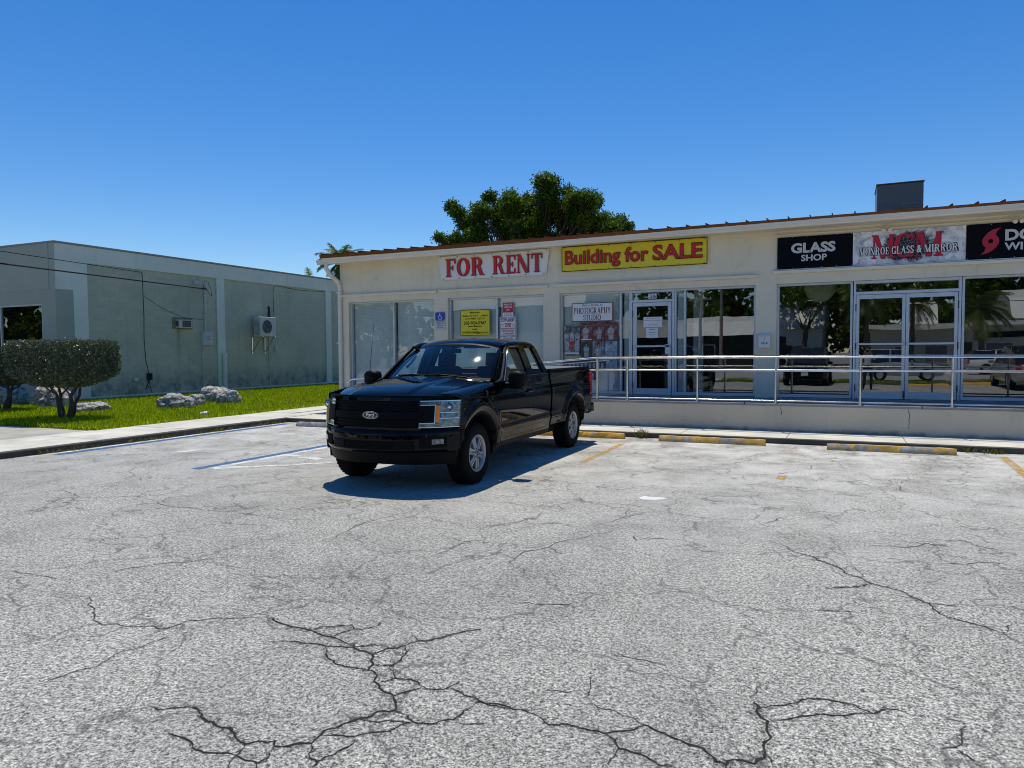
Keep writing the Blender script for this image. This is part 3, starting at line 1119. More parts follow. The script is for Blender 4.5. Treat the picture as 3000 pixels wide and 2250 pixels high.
weed_clump('spiky grass tuft at the kerb between the yellow wheel stop and the worn middle one', -3.42, 13.28, .07, 70, .22)
weed_clump('low weeds on the kerb beside the end of the rightmost wheel stop', 2.15, 13.27, .18, 120, .10, flat=True)
weed_clump('thin weeds at the kerb just right of the rightmost wheel stop end', 1.80, 13.27, .05, 40, .12)
for lab, y in (('dry weeds at the pavement kerb nearest the grey wheel stop', 12.6), ('dry weeds along the kerb opposite the litter on the lawn', 11.2), ('sparse weeds at the kerb in the middle of the blue line', 9.6), ('weeds at the near end of the blue line by the kerb', 7.9)):
    n = 130
    yy = y + RNG.normal(0, .35, n)
    xx = -12.00 + np.abs(RNG.normal(0, .05, n))
    V, F = blades(n, np.stack([xx, yy], 1), .02, .11, .004, .012, 0.0, 1.6)
    V = V - np.array([-11.9, y, 0])
    o = link('weed_clump', np_mesh('weed_clump', V, F, MT['weed'], RNG.uniform(0, 1, n)))
    o.location = (-11.9, y, 0)
    tag(o, lab, 'weeds', 'weeds in the kerb joints', 'stuff')


# ------------------------------------------------------------------ wheel stops
def stop_mat(name, amount):
    m, nt, out = new_mat(name)
    p = node(nt, 'ShaderNodeTexCoord').outputs['Object']
    a = tex_noise(nt, 6.0, 6.0, 0.7, 0.2, p)
    conc = ramp(nt, tex_noise(nt, 9.0, 6.0, 0.7, 0.0, p), [(0.3, (0.20, 0.19, 0.17)), (0.7, (0.50, 0.49, 0.45))])
    f = ramp(nt, a, [(amount - .05, 1.0), (amount + .05, 0.0)])
    yel = ramp(nt, tex_noise(nt, 14.0, 4.0, 0.6, 0.0, p), [(0.3, (0.50, 0.27, 0.04)), (0.7, (0.78, 0.46, 0.09))])
    c = mixc(nt, f, conc, yel)
    d = ramp(nt, tex_noise(nt, 11.0, 6.0, 0.75, 0.4, p), [(0.62, 0.0), (0.72, 1.0)])
    c = mixc(nt, mth(nt, 'MULTIPLY', d, 0.8), c, (0.06, 0.055, 0.05))
    principled(nt, out, c, 0.85, 0, 0.25, bump(nt, a, 0.5, 0.02))
    return m


def wheel_stop(x0, y, label, mat, rz=0.0, L=1.83):
    mb = MB()
    prof = [(0, 0.0), (0.006, 0.03), (0.045, 0.095), (0.055, 0.10), (0.105, 0.10), (0.115, 0.095), (0.154, 0.03), (0.16, 0)]
    n = 24
    rows = []
    rnd = random.Random(int(x0 * 100))
    for i in range(n + 1):
        u = i / n
        sh = 1.0 if 0 < i < n else 0.93
        rows.append([(u * L - L / 2, b + rnd.uniform(-.004, .004), max(0, h * sh + (rnd.uniform(-.006, .002) if h > .05 else 0))) for b, h in prof])
    mb.rows(rows, caps=True)
    o = link('wheel_stop', mesh_of(mb, 'wheel_stop', mat, 35))
    o.location = (x0 + L / 2, y, 0.002)
    o.rotation_euler = (0, 0, rz)
    tag(o, label, 'wheel stop', 'concrete wheel stops at the bay ends')


wheel_stop(-11.16, 12.62, 'bare grey concrete wheel stop in the blue lined bay', stop_mat('stop_bare', 0.20), 0.01)
wheel_stop(-5.53, 12.97, 'bright yellow wheel stop behind the rear wheel of the black pickup', stop_mat('stop_yellow', 0.62))
wheel_stop(-3.03, 12.92, 'flaking yellow wheel stop, middle bay right of the pickup', stop_mat('stop_flaking', 0.53), 0.012)
wheel_stop(-0.23, 12.80, 'mostly grey wheel stop with yellow lower edge below the double glass doors', stop_mat('stop_grey', 0.50), 0.012)

# ------------------------------------------------------------------ shop building
YW, ZP, ZT, ZH = 16.37, 0.617, 3.04, 4.11      # facade plane, platform height, window head, wall top
FY = YW + 0.085                                 # front of the aluminium frames
XL, XR = -12.80, 12.0
shop = thing('shop_building', 'long cream shop building with brown metal roof, tall windows and glass doors', 'building', (-2.0, YW, 0))

OPEN = [(-12.52, -9.77), (-9.36, -6.67), (-6.256, -1.735), (-1.306, 4.95), (5.4, 10.5)]
wall = MB()
edges = [XL] + [q for o_ in OPEN for q in o_] + [XR]
for a, b in zip(edges[::2], edges[1::2]):
    wall.box(a, b, YW, YW + 0.24, 0.0, ZT)
wall.box(XL, XR, YW, YW + 0.24, ZT, ZH + .05)
for a, b in OPEN:
    wall.box(a, b, YW + .003, YW + 0.24, 0.0, ZP)
wall.box(XL, XL + .24, YW + .24, 29.0, 0, ZH + .05)
wall.box(XR - .24, XR, YW + .24, 29.0, 0, ZH + .05)
wall.box(XL, XR, 29.0, 29.24, 0, ZH + .05)
obj('wall', wall, MT['cream'], shop)
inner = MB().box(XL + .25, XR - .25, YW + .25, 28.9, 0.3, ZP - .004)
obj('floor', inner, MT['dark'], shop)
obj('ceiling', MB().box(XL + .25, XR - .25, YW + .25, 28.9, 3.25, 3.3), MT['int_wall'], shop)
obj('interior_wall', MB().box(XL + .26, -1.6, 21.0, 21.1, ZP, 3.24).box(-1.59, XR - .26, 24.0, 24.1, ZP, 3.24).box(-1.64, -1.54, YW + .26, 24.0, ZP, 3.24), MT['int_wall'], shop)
obj('interior_wall', MB().box(-3.21, -2.99, 17.2, 17.3, ZP, 3.24), MT['white'], shop)

# roof: sheet with standing seams, drip edge, fascia, soffit, gutter, downspout
EY = YW - 0.42
SL = 0.085
RZ = 4.325


def rz(y):
    return RZ + (y - EY) * SL


ro = MB()
ro.add([(XL - .32, EY, rz(EY)), (XR + .3, EY, rz(EY)), (XR + .3, 23.0, rz(23.0)), (XL - .32, 23.0, rz(23.0)), (XL - .32, EY, rz(EY) - .02), (XR + .3, EY, rz(EY) - .02), (XR + .3, 23.0, rz(23) - .02), (XL - .32, 23.0, rz(23) - .02)],
       [(0, 1, 2, 3), (7, 6, 5, 4), (0, 4, 5, 1), (3, 7, 4, 0), (1, 5, 6, 2)])
ro.add([(XL - .32, 23.0, rz(23)), (XR + .3, 23.0, rz(23)), (XR + .3, 29.6, RZ), (XL - .32, 29.6, RZ)], [(0, 1, 2, 3)])
roof = obj('roof', ro, MT['roof'], shop)
x = XL - .30
seam_me = None
seg = []
while x < XR + .3:
    seg.append(x)
    x += 0.415
sm = MB()
sm.add([(-.006, 0, 0), (.006, 0, 0), (.006, 0, .05), (-.006, 0, .05), (-.006, 7.0, 7.0 * SL), (.006, 7.0, 7.0 * SL), (.006, 7.0, 7.0 * SL + .05), (-.006, 7.0, 7.0 * SL + .05),
        (-.018, 0, .044), (-.006, 0, .044), (-.018, 7, 7 * SL + .044), (-.006, 7, 7 * SL + .044), (-.018, 0, .05), (-.018, 7, 7 * SL + .05)],
       [(0, 1, 2, 3), (3, 2, 6, 7), (1, 5, 6, 2), (4, 0, 3, 7), (5, 4, 7, 6), (8, 9, 3, 12), (12, 3, 7, 13), (10, 8, 12, 13)])
seam_me = mesh_of(sm, 'roof_seam', MT['roof'])
for x in seg:
    o = link('roof_seam', seam_me, roof)
    L = ORG[roof]
    o.location = (x - L[0], EY - L[1] - .012, RZ - L[2] + .001)
obj('drip_edge', MB().box(XL - .33, XR + .31, EY - .025, EY - .004, 4.243, 4.332).box(XL - .335, XL - .323, EY - .003, 23, 4.25, 4.29), MT['roof'], shop)
obj('fascia', MB().box(XL - .30, XR + .28, EY + .002, EY + .04, 4.145, 4.30), MT['trim'], shop)
obj('soffit', MB().box(XL - .30, XR + .28, EY + .041, YW + .02, 4.15, 4.168).box(XL - .30, XL - .002, YW + .021, 29, 4.15, 4.168), MT['cream'], shop)
gt = MB()
prof = [(0, 0.115), (0, 0.004), (-.075, 0.0), (-.085, .03), (-.115, .06), (-.118, .115), (-.105, .118), (-.104, .10), (-.03, .02), (-.012, .112)]
rows = []
for x in (XL - .36, XR + .3):
    zb = 4.065 + (x + 12.8) / 12.0 * .075 if x < 0 else 4.145
    rows.append([(x, EY - .026 + p[0], zb + p[1]) for p in prof])
mid = [(-0.5, EY - .026 + p[0], 4.141 + p[1]) for p in prof]
gt.rows([rows[0], mid, rows[1]], close=True, caps=True, flip=True)
obj('gutter', gt, MT['gutter'], shop, smooth=25)
ds = MB()
dsp = [(-12.86, EY - .09, 4.08), (-12.86, EY - .09, 3.95), (-12.85, EY + .05, 3.80), (-12.78, YW - .14, 3.62), (-12.77, YW - .06, 3.48), (-12.77, YW - .06, 0.30), (-12.77, YW - .12, 0.16)]
ds.tube(dsp, 0.062, 10)
dso = obj('downspout', ds, MT['gutter'], shop, smooth=60)
for z in (3.30, 1.9, 0.6):
    obj('strap', MB().box(-12.86, -12.68, YW - .125, YW - .004, z, z + .03), MT['gutter'], dso)
# shutter rails over the windows
for a, b in ((-12.76, -9.66), (-9.60, -6.54), (-6.37, -1.69), (-1.39, 5.1)):
    h = 3.225 if a < -2 else 3.285
    sr = obj('shutter_rail', MB().box(a, b, YW - .075, YW - .002, h - .035, h + .03), MT['trim'], shop, bevel=.006)
    n = int((b - a) / 0.75)
    for i in range(n):
        xx = a + .35 + i * .75
        obj('bolt', MB().cyl((xx, YW - .045, h + .03), (xx, YW - .045, h + .048), .008, 6), MT['steel'], sr)
# conduit and flood light junctions under the eaves
cd = obj('conduit', MB().tube([(-1.4, YW - .03, 4.065), (0.6, YW - .03, 4.062), (1.4, YW - .03, 4.065), (6.0, YW - .03, 4.066)], .012, 6), MT['trim'], shop)
for x in (0.75, 2.93):
    fl = obj('flood_light', MB().cbox((x, YW - .035, 4.062), (.13, .07, .05)).cyl((x - .03, YW - .06, 4.05), (x - .05, YW - .13, 4.0), .03, 10, .042).cyl((x + .03, YW - .06, 4.05), (x + .06, YW - .13, 4.0), .03, 10, .042), MT['trim'], shop, smooth=40)


# --- glazing
def blind_mesh(x0, x1, z0, z1, y):
    mb = MB()
    z = z0
    while z < z1 - .04:
        mb.quad((x0, y, z), (x1, y, z), (x1, y + .011, z + .0395), (x0, y + .011, z + .0395))
        z += .040
    mb.box(x0, x1, y - .012, y + .03, z1 - .035, z1)
    for xx in (x0 + .12 * (x1 - x0), x1 - .12 * (x1 - x0)):
        mb.box(xx - .002, xx + .002, y - .006, y - .004, z0, z1)
    return mb


def pane(parent, x0, x1, z0, z1, y, tilt=(0, 0), mat=None):
    cx, cz = (x0 + x1) / 2, (z0 + z1) / 2
    f = lambda x, z: (x, y + (x - cx) * tilt[0] + (z - cz) * tilt[1], z)
    return obj('pane', MB().quad(f(x0, z0), f(x1, z0), f(x1, z1), f(x0, z1)), mat or MT['shopglass'], parent)


def window(name, xs, z0=ZP + .012, z1=ZT, blind=False, fw=.045, tilt=None, blinds=None):
    """aluminium frame over mullion positions xs, one pane per light"""
    mb = MB()
    a, b = xs[0], xs[-1]
    mb.box(a, b, FY, FY + .10, z0, z0 + fw + .02)
    mb.box(a, b, FY, FY + .10, z1 - fw, z1)
    for i, x in enumerate(xs):
        l = x if i == 0 else (x - fw if i == len(xs) - 1 else x - fw / 2)
        mb.box(l, l + fw, FY - .004, FY + .096, z0 + .002, z1 - .002)
    w = obj(name, mb, MT['alu'], shop, bevel=.003, seg=1)
    for i in range(len(xs) - 1):
        t = (tilt[i] if tilt else (random.uniform(-.002, .002), random.uniform(-.0015, .0015)))
        pane(w, xs[i] + fw * .5, xs[i + 1] - fw * .5, z0 + fw * .8, z1 - fw * .7, FY + .05, t, MT['clearglass'] if blind or (blinds and blinds[i]) else None)
        if blind or (blinds and blinds[i]):
            bl = obj('blind', blind_mesh(xs[i] + fw + .01, xs[i + 1] - fw * .6, z0 + .04, z1 - .02, FY + .115), MT['blind'], w)
            tag(bl, kind='stuff')
    return w


window('window', [-12.52, -11.09, -9.77], blind=True)
window('window', [-9.36, -7.98, -6.67], blind=True)
window('window', [-6.256, -4.758, -4.515], blind=True)
window('window', [-3.502, -3.267, -1.735], blinds=[True, False])
window('window', [-1.306, 0.162], tilt=[(-.020, .0)])
window('window', [2.085, 4.95])
window('window', [5.4, 7.9, 10.5])
MT['doorgrey'] = pm('black_door_hardware', (0.03, 0.03, 0.032), 0.5, 0.2, 10.0)


def door_frame(x0, x1):
    """frame with transom above the leaves"""
    mb = MB()
    for l in (x0, x1 - .045):
        mb.box(l, l + .045, FY - .03, FY + .10, ZP + .004, ZT - .002)
    mb.box(x0 + .045, x1 - .045, FY - .03, FY + .10, 2.755, 2.815)
    mb.box(x0 + .045, x1 - .045, FY - .03, FY + .10, ZT - .06, ZT - .003)
    o = obj('door_frame', mb, MT['alu'], shop, bevel=.003, seg=1)
    pane(o, x0 + .045, x1 - .045, 2.815, ZT - .06, FY + .05, (random.uniform(-.002, .002), .001))
    return o


def door_leaf(x0, x1, st, hinge_left, tilt=(0, 0), y=None, glass=None):
    y = FY - .02 if y is None else y
    z0, z1 = ZP + .012, 2.75
    mb = MB().box(x0, x0 + st, y, y + .045, z0, z1).box(x1 - st, x1, y, y + .045, z0, z1)
    mb.box(x0 + st, x1 - st, y + .001, y + .044, z0, z0 + .145).box(x0 + st, x1 - st, y + .001, y + .044, z1 - .085, z1)
    d = obj('door', mb, MT['alu'], shop, bevel=.003, seg=1)
    pane(d, x0 + st, x1 - st, z0 + .145, z1 - .085, y + .02, tilt, glass)
    pb = MB().box(x0 + .02, x1 - .02, y - .055, y - .03, 1.725, 1.765)
    for xx in (x0 + .03, x1 - .055):
        pb.box(xx, xx + .025, y - .031, y + .002, 1.73, 1.76)
    obj('push_bar', pb, MT['alu'], d, bevel=.002, seg=1)
    hx = x0 - .012 if hinge_left else x1
    for z in (0.85, 1.70, 2.50):
        obj('hinge', MB().cyl((hx + .006, y - .008, z - .07), (hx + .006, y - .008, z + .07), .011, 8), MT['doorgrey'], d)
    return d


door_frame(-4.515, -3.502)
dl = door_leaf(-4.455, -3.562, .085, True, (.002, .001), glass=MT['clearglass'])
obj('lock_case', MB().box(-3.70, -3.588, FY - .075, FY - .021, 1.555, 1.785), MT['alu'], dl, bevel=.006)
door_frame(0.175, 2.072)
dA = door_leaf(0.226, 1.118, .06, True, (-.026, .001))
dB = door_leaf(1.126, 2.020, .06, False, (-.012, .001))
obj('foot_bolt', MB().box(1.09, 1.115, FY - .04, FY - .021, .66, .80).cyl((1.103, FY - .03, .62), (1.103, FY - .03, .66), .008, 8), MT['doorgrey'], dA)
# round paper lantern hanging just inside the glass shop window
MT['lantern'] = pm('paper_lantern', (0.62, 0.58, 0.36), 0.8, 0.1, 6.0)
t = thing('paper_lantern', 'round pale yellow disc hanging inside the glass shop window', 'lantern', (-0.48, 16.95, 2.66))
obj('shade', MB().sphere((-0.48, 16.95, 2.98), (.32, .12, .32), 24, 16), MT['lantern'], t, smooth=180)
obj('cord', MB().cyl((-0.48, 16.95, 3.28), (-0.48, 16.95, 3.245), .006, 6), MT['doorgrey'], t)

# ------------------------------------------------------------------ ramp and platform
YR = 14.59
ramp_o = thing('access_ramp', 'raised concrete walkway with ramp and plain rendered front wall before the shops', 'ramp', (0, YR, 0))
fw_ = MB().box(-4.76, XR, YR, YR + .16, 0.0, ZP - .05)
fw_.add([(-11.3, YR, 0.0), (-4.76, YR, 0.0), (-4.76, YR, ZP - .05), (-11.3, YR, 0.1), (-11.3, YR + .16, 0.0), (-4.76, YR + .16, 0.0), (-4.76, YR + .16, ZP - .05), (-11.3, YR + .16, 0.1)],
        [(0, 1, 2, 3), (7, 6, 5, 4), (3, 2, 6, 7), (0, 3, 7, 4), (0, 4, 5, 1)])
obj('front_wall', fw_, MT['ramp'], ramp_o)
MT['deck'] = concrete_mat('walkway_concrete', (0.30, 0.31, 0.31), 0.4)
x = -4.755
while x < XR - .1:
    x2 = min(x + 3.02, XR)
    obj('deck_slab', MB().box(x, x2 - .012, YR - .012, YW + .002, ZP - .048, ZP), MT['deck'], ramp_o, bevel=.008, seg=1)
    x = x2
dk = MB().add([(-11.3, YR - .012, .09), (-4.76, YR - .012, ZP - .048), (-4.76, YR - .012, ZP), (-11.3, YR - .012, .102), (-11.3, YW, .09), (-4.76, YW, ZP - .048), (-4.76, YW, ZP), (-11.3, YW, .102)],
              [(0, 1, 2, 3), (7, 6, 5, 4), (3, 2, 6, 7), (0, 3, 7, 4)])
obj('ramp_slab', dk, MT['deck'], ramp_o)
# cracks in the render
for pts in ([(1.07, .60), (1.06, .52), (1.085, .46), (1.07, .38), (1.075, .30), (1.07, .22)], [(-1.08, .60), (-1.09, .54), (-1.06, .47), (-1.07, .40)]):
    q = jag(pts, 2, .15, random.Random(5))
    rows = [[(p.x - .004, YR - .003, p.y), (p.x + .004 * random.uniform(.4, 1.6), YR - .003, p.y)] for p in q]
    obj('crack', MB().rows(rows, flip=True), MT['crack'], ramp_o)

# ------------------------------------------------------------------ handrail
rail = thing('handrail', 'galvanised steel pipe handrail along the front of the raised walkway', 'railing', (-2, YR + .06, ZP))
RY = YR + .07
rr = 0.021


def rz_top(x):
    return 1.495 if x > -4.757 else 1.495 + (x + 4.757) * 0.0805


def deck_z(x):
    return ZP if x > -4.757 else max(.10, ZP + (x + 4.757) * 0.0792)


def flat_or_slope(h):
    return [(-11.10, RY, rz_top(-11.10) + h), (-4.757, RY, 1.495 + h), (11.8, RY, 1.495 + h)]


tp = [(-11.10, RY, rz_top(-11.1) - .253), (-11.17, RY, rz_top(-11.1) - .24), (-11.24, RY, rz_top(-11.1) - .20), (-11.28, RY, rz_top(-11.1) - .127), (-11.24, RY, rz_top(-11.1) - .05), (-11.17, RY, rz_top(-11.1) - .012)]
obj('top_rail', MB().tube(tp + flat_or_slope(0), rr, 10), MT['steel'], rail, smooth=60)
obj('middle_rail', MB().tube(flat_or_slope(-.253), rr, 10), MT['steel'], rail, smooth=60)
obj('lower_rail', MB().tube(flat_or_slope(-.837), rr * .8, 10), MT['steel'], rail, smooth=60)
px = [-10.6, -9.2, -7.75, -6.25, -4.757, -4.098, -2.66, -1.181, 0.283, 1.735, 3.2, 4.65, 6.1, 7.55, 9.0, 10.45]
for x in px:
    obj('post', MB().tube([(x, RY, deck_z(x) - .02), (x, RY, rz_top(x) - .012)], rr, 10).cyl((x, RY, deck_z(x)), (x, RY, deck_z(x) + .012), .04, 12), MT['steel'], rail, smooth=50)
# the inner rail by the wall on the slope
ir = thing('handrail', 'short pipe handrail behind the pickup close to the shop wall', 'railing', (-8.5, YW - .3, .3))
IY = YW - .28
obj('top_rail', MB().tube([(-10.9, IY, .70), (-11.0, IY, .80), (-10.93, IY, .93)] + [(-10.8, IY, .96), (-4.9, IY, 1.43)], rr, 10), MT['steel'], ir, smooth=60)
for x in (-10.6, -8.8, -7.0, -5.2):
    obj('post', MB().tube([(x, IY, deck_z(x) - .02), (x, IY, .96 + (x + 10.8) * .0797 - .01)], rr, 10), MT['steel'], ir, smooth=50)

# ------------------------------------------------------------------ roof unit
MT['unit'] = pm('grey_sheet_metal', (0.11, 0.135, 0.135), 0.4, 0.1, 2.0, metal=0.1)
MT['unit_dark'] = pm('unit_panel', (0.16, 0.19, 0.23), 0.4, 0.1, 3.0)
ac = thing('rooftop_unit', 'dark grey boxy air conditioning unit on the brown roof', 'air conditioner', (1.2, 20.0, 4.6))
obj('cabinet', MB().box(0.70, 1.70, 20.0, 21.2, 4.62, 5.66), MT['unit'], ac, bevel=.02)
obj('curb', MB().box(0.76, 1.64, 20.06, 21.1, 4.5, 4.618), MT['unit_dark'], ac)
obj('access_panel', MB().box(0.77, 1.10, 19.985, 19.998, 4.9, 5.17), MT['unit'], ac, bevel=.004, seg=1)
obj('access_panel', MB().box(1.20, 1.64, 19.985, 19.998, 4.72, 5.21), MT['unit'], ac, bevel=.004, seg=1)
obj('intake', MB().box(1.25, 1.59, 19.975, 19.984, 4.78, 5.17), MT['unit_dark'], ac)
for i in range(9):
    obj('louvre', MB().box(1.26, 1.58, 19.955, 19.974, 4.80 + i * .041, 4.815 + i * .041), MT['unit'], ac)
obj('top_flange', MB().box(0.68, 1.72, 19.98, 21.22, 5.662, 5.69), MT['unit'], ac, bevel=.006, seg=1)

# ------------------------------------------------------------------ signs, banners and posters
MT['p_white'] = pm('banner_white', (0.80, 0.80, 0.79), 0.45, 0.04, 2.0)
MT['p_yellow'] = pm('banner_yellow', (0.80, 0.66, 0.02), 0.4, 0.05, 2.0)
MT['p_red'] = pm('print_red', (0.56, 0.015, 0.02), 0.45, 0.05, 3.0)
MT['p_crimson'] = pm('print_crimson', (0.50, 0.010, 0.035), 0.4, 0.05, 3.0)
MT['p_black'] = pm('print_black', (0.006, 0.006, 0.007), 0.5, 0.1, 3.0, spec=0.15)
MT['p_navy'] = pm('sign_navy', (0.0035, 0.0045, 0.008), 0.5, 0.15, 3.0, spec=0.08)
MT['p_ltgrey'] = pm('print_pale_grey', (0.58, 0.60, 0.60), 0.5, 0.05, 3.0)
MT['p_maroon'] = pm('print_maroon', (0.16, 0.012, 0.02), 0.5, 0.1, 3.0)
MT['p_blue'] = pm('sign_blue', (0.02, 0.06, 0.42), 0.35, 0.05, 3.0)
MT['grommet'] = pm('brass_eyelet', (0.25, 0.24, 0.22), 0.4, 0.1, 5.0, metal=0.8)
SY = YW - 0.03


def banner(name, label, x0, x1, z0, z1, mat, skew=0.0, wav=0.012):
    t = thing(name, label, 'banner', ((x0 + x1) / 2, SY, z0))
    rnd = random.Random(name)
    ph = [rnd.uniform(0, 6.3) for _ in range(4)]

    def f(u, v):
        x = x0 + (x1 - x0) * u + skew * (0.5 - v) * (1 if u < .5 else -1) * abs(u - .5) * 2
        y = SY - .02 - wav * (math.sin(u * 9 + ph[0]) * .5 + math.sin(u * 23 + v * 5 + ph[1]) * .3 + math.sin(v * 4 + u * 3 + ph[2]) * .4)
        return (x, y, z0 + (z1 - z0) * v - .008 * math.sin(math.pi * u * 6) * v)
    cl = obj('cloth', MB().grid(f, 60, 8), mat, t, smooth=180)
    n = 6
    for i in range(n + 1):
        for v in (.045, .955):
            u = .02 + .96 * i / n
            p = f(u, v)
            obj('eyelet', MB().lathe([(.010, -.004), (.018, -.004), (.018, .0), (.010, .0)], (p[0], p[1] - .002, p[2]), 'y', 10), MT['grommet'], t)
    return t


LY = SY - .038        # lettering plane in front of banner cloth
b1 = banner('rent_banner', 'white vinyl banner with red serif letters FOR RENT under the eaves', -9.55, -6.54, 3.505, 4.115, MT['p_white'], .10)
for i, (w, a, b) in enumerate((('FOR', -9.37, -8.27), ('RENT', -8.02, -6.68))):
    z0, z1 = 3.585, 4.035
    roman_text(w, (a + .012, b + .012, z0 - .010, z1 - .010), LY, MT['p_black'], b1, .22, .10)
    roman_text(w, (a, b, z0, z1), LY - .003, MT['p_red'], b1, .22, .10)
b2 = banner('sale_banner', 'yellow vinyl banner with red letters Building for SALE', -6.17, -2.75, 3.545, 4.135, MT['p_yellow'], 0, .006)
obj('border', frame_strip(-6.17, -2.75, 3.545, 4.135, .014, LY + .006), MT['p_black'], b2)
for w, a, b, z0, z1 in (('Building', -6.09, -4.72, 3.60, 4.035), ('for', -4.62, -4.06, 3.685, 4.035), ('SALE', -3.97, -2.85, 3.685, 4.035)):
    letters(w, (a, b, z0, z1), LY, MT['p_black'], b2, .034)
    e = .014
    letters(w, (a + e, b - e, z0 + e, z1 - e), LY - .003, MT['p_red'], b2, .012)

# glass company board: three panels on one rail
g1 = sign_panel('glass_shop_sign', 'black sign panel lettered GLASS SHOP', 'sign', -1.302, 0.147, 3.345, 4.01, SY, MT['p_navy'])
letters('GLASS', (-1.03, -0.175, 3.66, 3.875), SY - .004, MT['p_ltgrey'], g1, .045)
letters('SHOP', (-0.83, -0.335, 3.49, 3.625), SY - .004, MT['p_ltgrey'], g1, .03)


def shatter_mat():
    m, nt, out = new_mat('shattered_glass_print')
    tc = node(nt, 'ShaderNodeTexCoord').outputs['Object']
    v = scaled(nt, tc, (1.0, 1.0, 1.0))
    ds = node(nt, 'ShaderNodeTexVoronoi', feature='DISTANCE_TO_EDGE')
    ds.inputs['Scale'].default_value = 7.0
    nt.links.new(v, ds.inputs['Vector'])
    cl = node(nt, 'ShaderNodeTexVoronoi')
    cl.inputs['Scale'].default_value = 7.0
    nt.links.new(v, cl.inputs['Vector'])
    base = ramp(nt, tex_noise(nt, 5.0, 6.0, 0.75, 1.5, v), [(0.30, (0.20, 0.23, 0.36)), (0.44, (0.58, 0.61, 0.68)), (0.56, (0.80, 0.81, 0.82))])
    shard = ramp(nt, cl.outputs['Color'], [(0.2, 0.75), (0.8, 1.1)])
    base = mixc(nt, 1.0, base, shard, 'MULTIPLY')
    ed = ramp(nt, ds.outputs['Distance'], [(0.0, 1.0), (0.03, 0.0)])
    base = mixc(nt, mth(nt, 'MULTIPLY', ed, 0.5), base, (0.85, 0.87, 0.9))
    ln = node(nt, 'ShaderNodeVectorMath', operation='LENGTH')
    vs = scaled(nt, tc, (1.25, 1.0, 2.0))
    nt.links.new(vs, ln.inputs[0])
    d = mth(nt, 'ADD', ln.outputs['Value'], mth(nt, 'MULTIPLY', tex_noise(nt, 6.0, 5.0, 0.7, 0.6, v), 0.7))
    hole = ramp(nt, d, [(0.86, 1.0), (0.98, 0.0)])
    fine = node(nt, 'ShaderNodeTexVoronoi', feature='DISTANCE_TO_EDGE')
    fine.inputs['Scale'].default_value = 16.0
    nt.links.new(v, fine.inputs['Vector'])
    sp = ramp(nt, fine.outputs['Distance'], [(0.0, (0.45, 0.47, 0.52)), (0.035, (0.012, 0.012, 0.018))])
    c = mixc(nt, hole, base, sp)
    principled(nt, out, c, 0.4, 0, 0.4)
    return m


t = thing('glass_mirror_sign', 'shattered glass patterned sign with red MGM and MONROE GLASS & MIRROR', 'sign', (1.13, SY, 3.34))
pnl = link('panel', mesh_of(MB().box(-.981, .981, 0, .006, -.334, .334), 'panel', shatter_mat()), t)
pnl.location = (0, 0, .334)
for w, a, b in (('M', .49, 0.905), ('G', .885, 1.24), ('M', 1.25, 1.73)):
    roman_text(w, (a + .008, b + .008, 3.452, 3.922), SY - .004, MT['p_black'], t, .2)
    roman_text(w, (a, b, 3.46, 3.93), SY - .007, MT['p_crimson'], t, .2)
for w, a, b in (('MONROE', 0.265, 0.80), ('GLASS', 0.845, 1.235), ('&', 1.285, 1.375), ('MIRROR', 1.415, 1.98)):
    z0, z1 = 3.535, 3.685
    e = .011
    roman_text(w, (a - e, b + e, z0 - e, z1 + e), SY - .010, MT['p_black'], t, .32, .08, thin=.2)
    roman_text(w, (a, b, z0, z1), SY - .0135, MT['p_white'], t, .21, .12)
g3 = sign_panel('doors_windows_sign', 'black sign panel with red storm swirl and words DOORS WINDOWS', 'sign', 2.122, 4.05, 3.342, 4.013, SY, MT['p_navy'])
hc = MB()
cx, cz = 2.515, 3.675
O = []
for k in range(49):
    a = 2 * math.pi * k / 48
    O.append((cx + .135 * math.cos(a), cz + .142 * math.sin(a)))
for k in range(48):
    a0, a1 = 2 * math.pi * k / 48, 2 * math.pi * (k + 1) / 48
    i0, i1 = (cx + .042 * math.cos(a0), cz + .042 * math.sin(a0)), (cx + .042 * math.cos(a1), cz + .042 * math.sin(a1))
    hc.quad((i0[0], SY - .004, i0[1]), (O[k][0], SY - .004, O[k][1]), (O[k + 1][0], SY - .004, O[k + 1][1]), (i1[0], SY - .004, i1[1]))
for s in (1, -1):
    tail_o = [(-.128, .03), (-.10, .10), (-.045, .165), (.03, .215), (.10, .235), (.16, .245)]
    tail_i = [(-.05, -.02), (-.01, .06), (.05, .12), (.09, .15), (.115, .195), (.16, .244)]
    tail_i = [(.02, .04), (.06, .10), (.085, .13), (.088, .16), (.11, .20), (.16, .244)]
    for i in range(5):
        q = [tail_o[i], tail_i[i], tail_i[i + 1], tail_o[i + 1]]
        q = [(cx + s * p[0], SY - .0046, cz + s * p[1]) for p in q]
        hc.add(q, [(0, 1, 2, 3)])
obj('storm_symbol', hc, MT['p_crimson'], g3)
letters('DOORS', (2.745, 3.79, 3.665, 3.882), SY - .004, MT['p_ltgrey'], g3, .04)
letters('WINDOWS', (2.735, 3.90, 3.487, 3.633), SY - .004, MT['p_ltgrey'], g3, .03)
for root, a, b in ((g1, -1.302, .147), (g3, 2.122, 4.05)):
    n = 5
    for i in range(n + 1):
        for z in (3.36, 3.995):
            obj('screw', MB().lathe([(.0, -.004), (.007, -.003), (.007, 0)], (a + .02 + (b - a - .04) * i / n, SY - .002, z), 'y', 8), MT['steel'], root)
obj('sign_rail', MB().box(-1.32, 4.06, YW - .05, YW - .004, 3.322, 3.338), MT['alu'], shop)

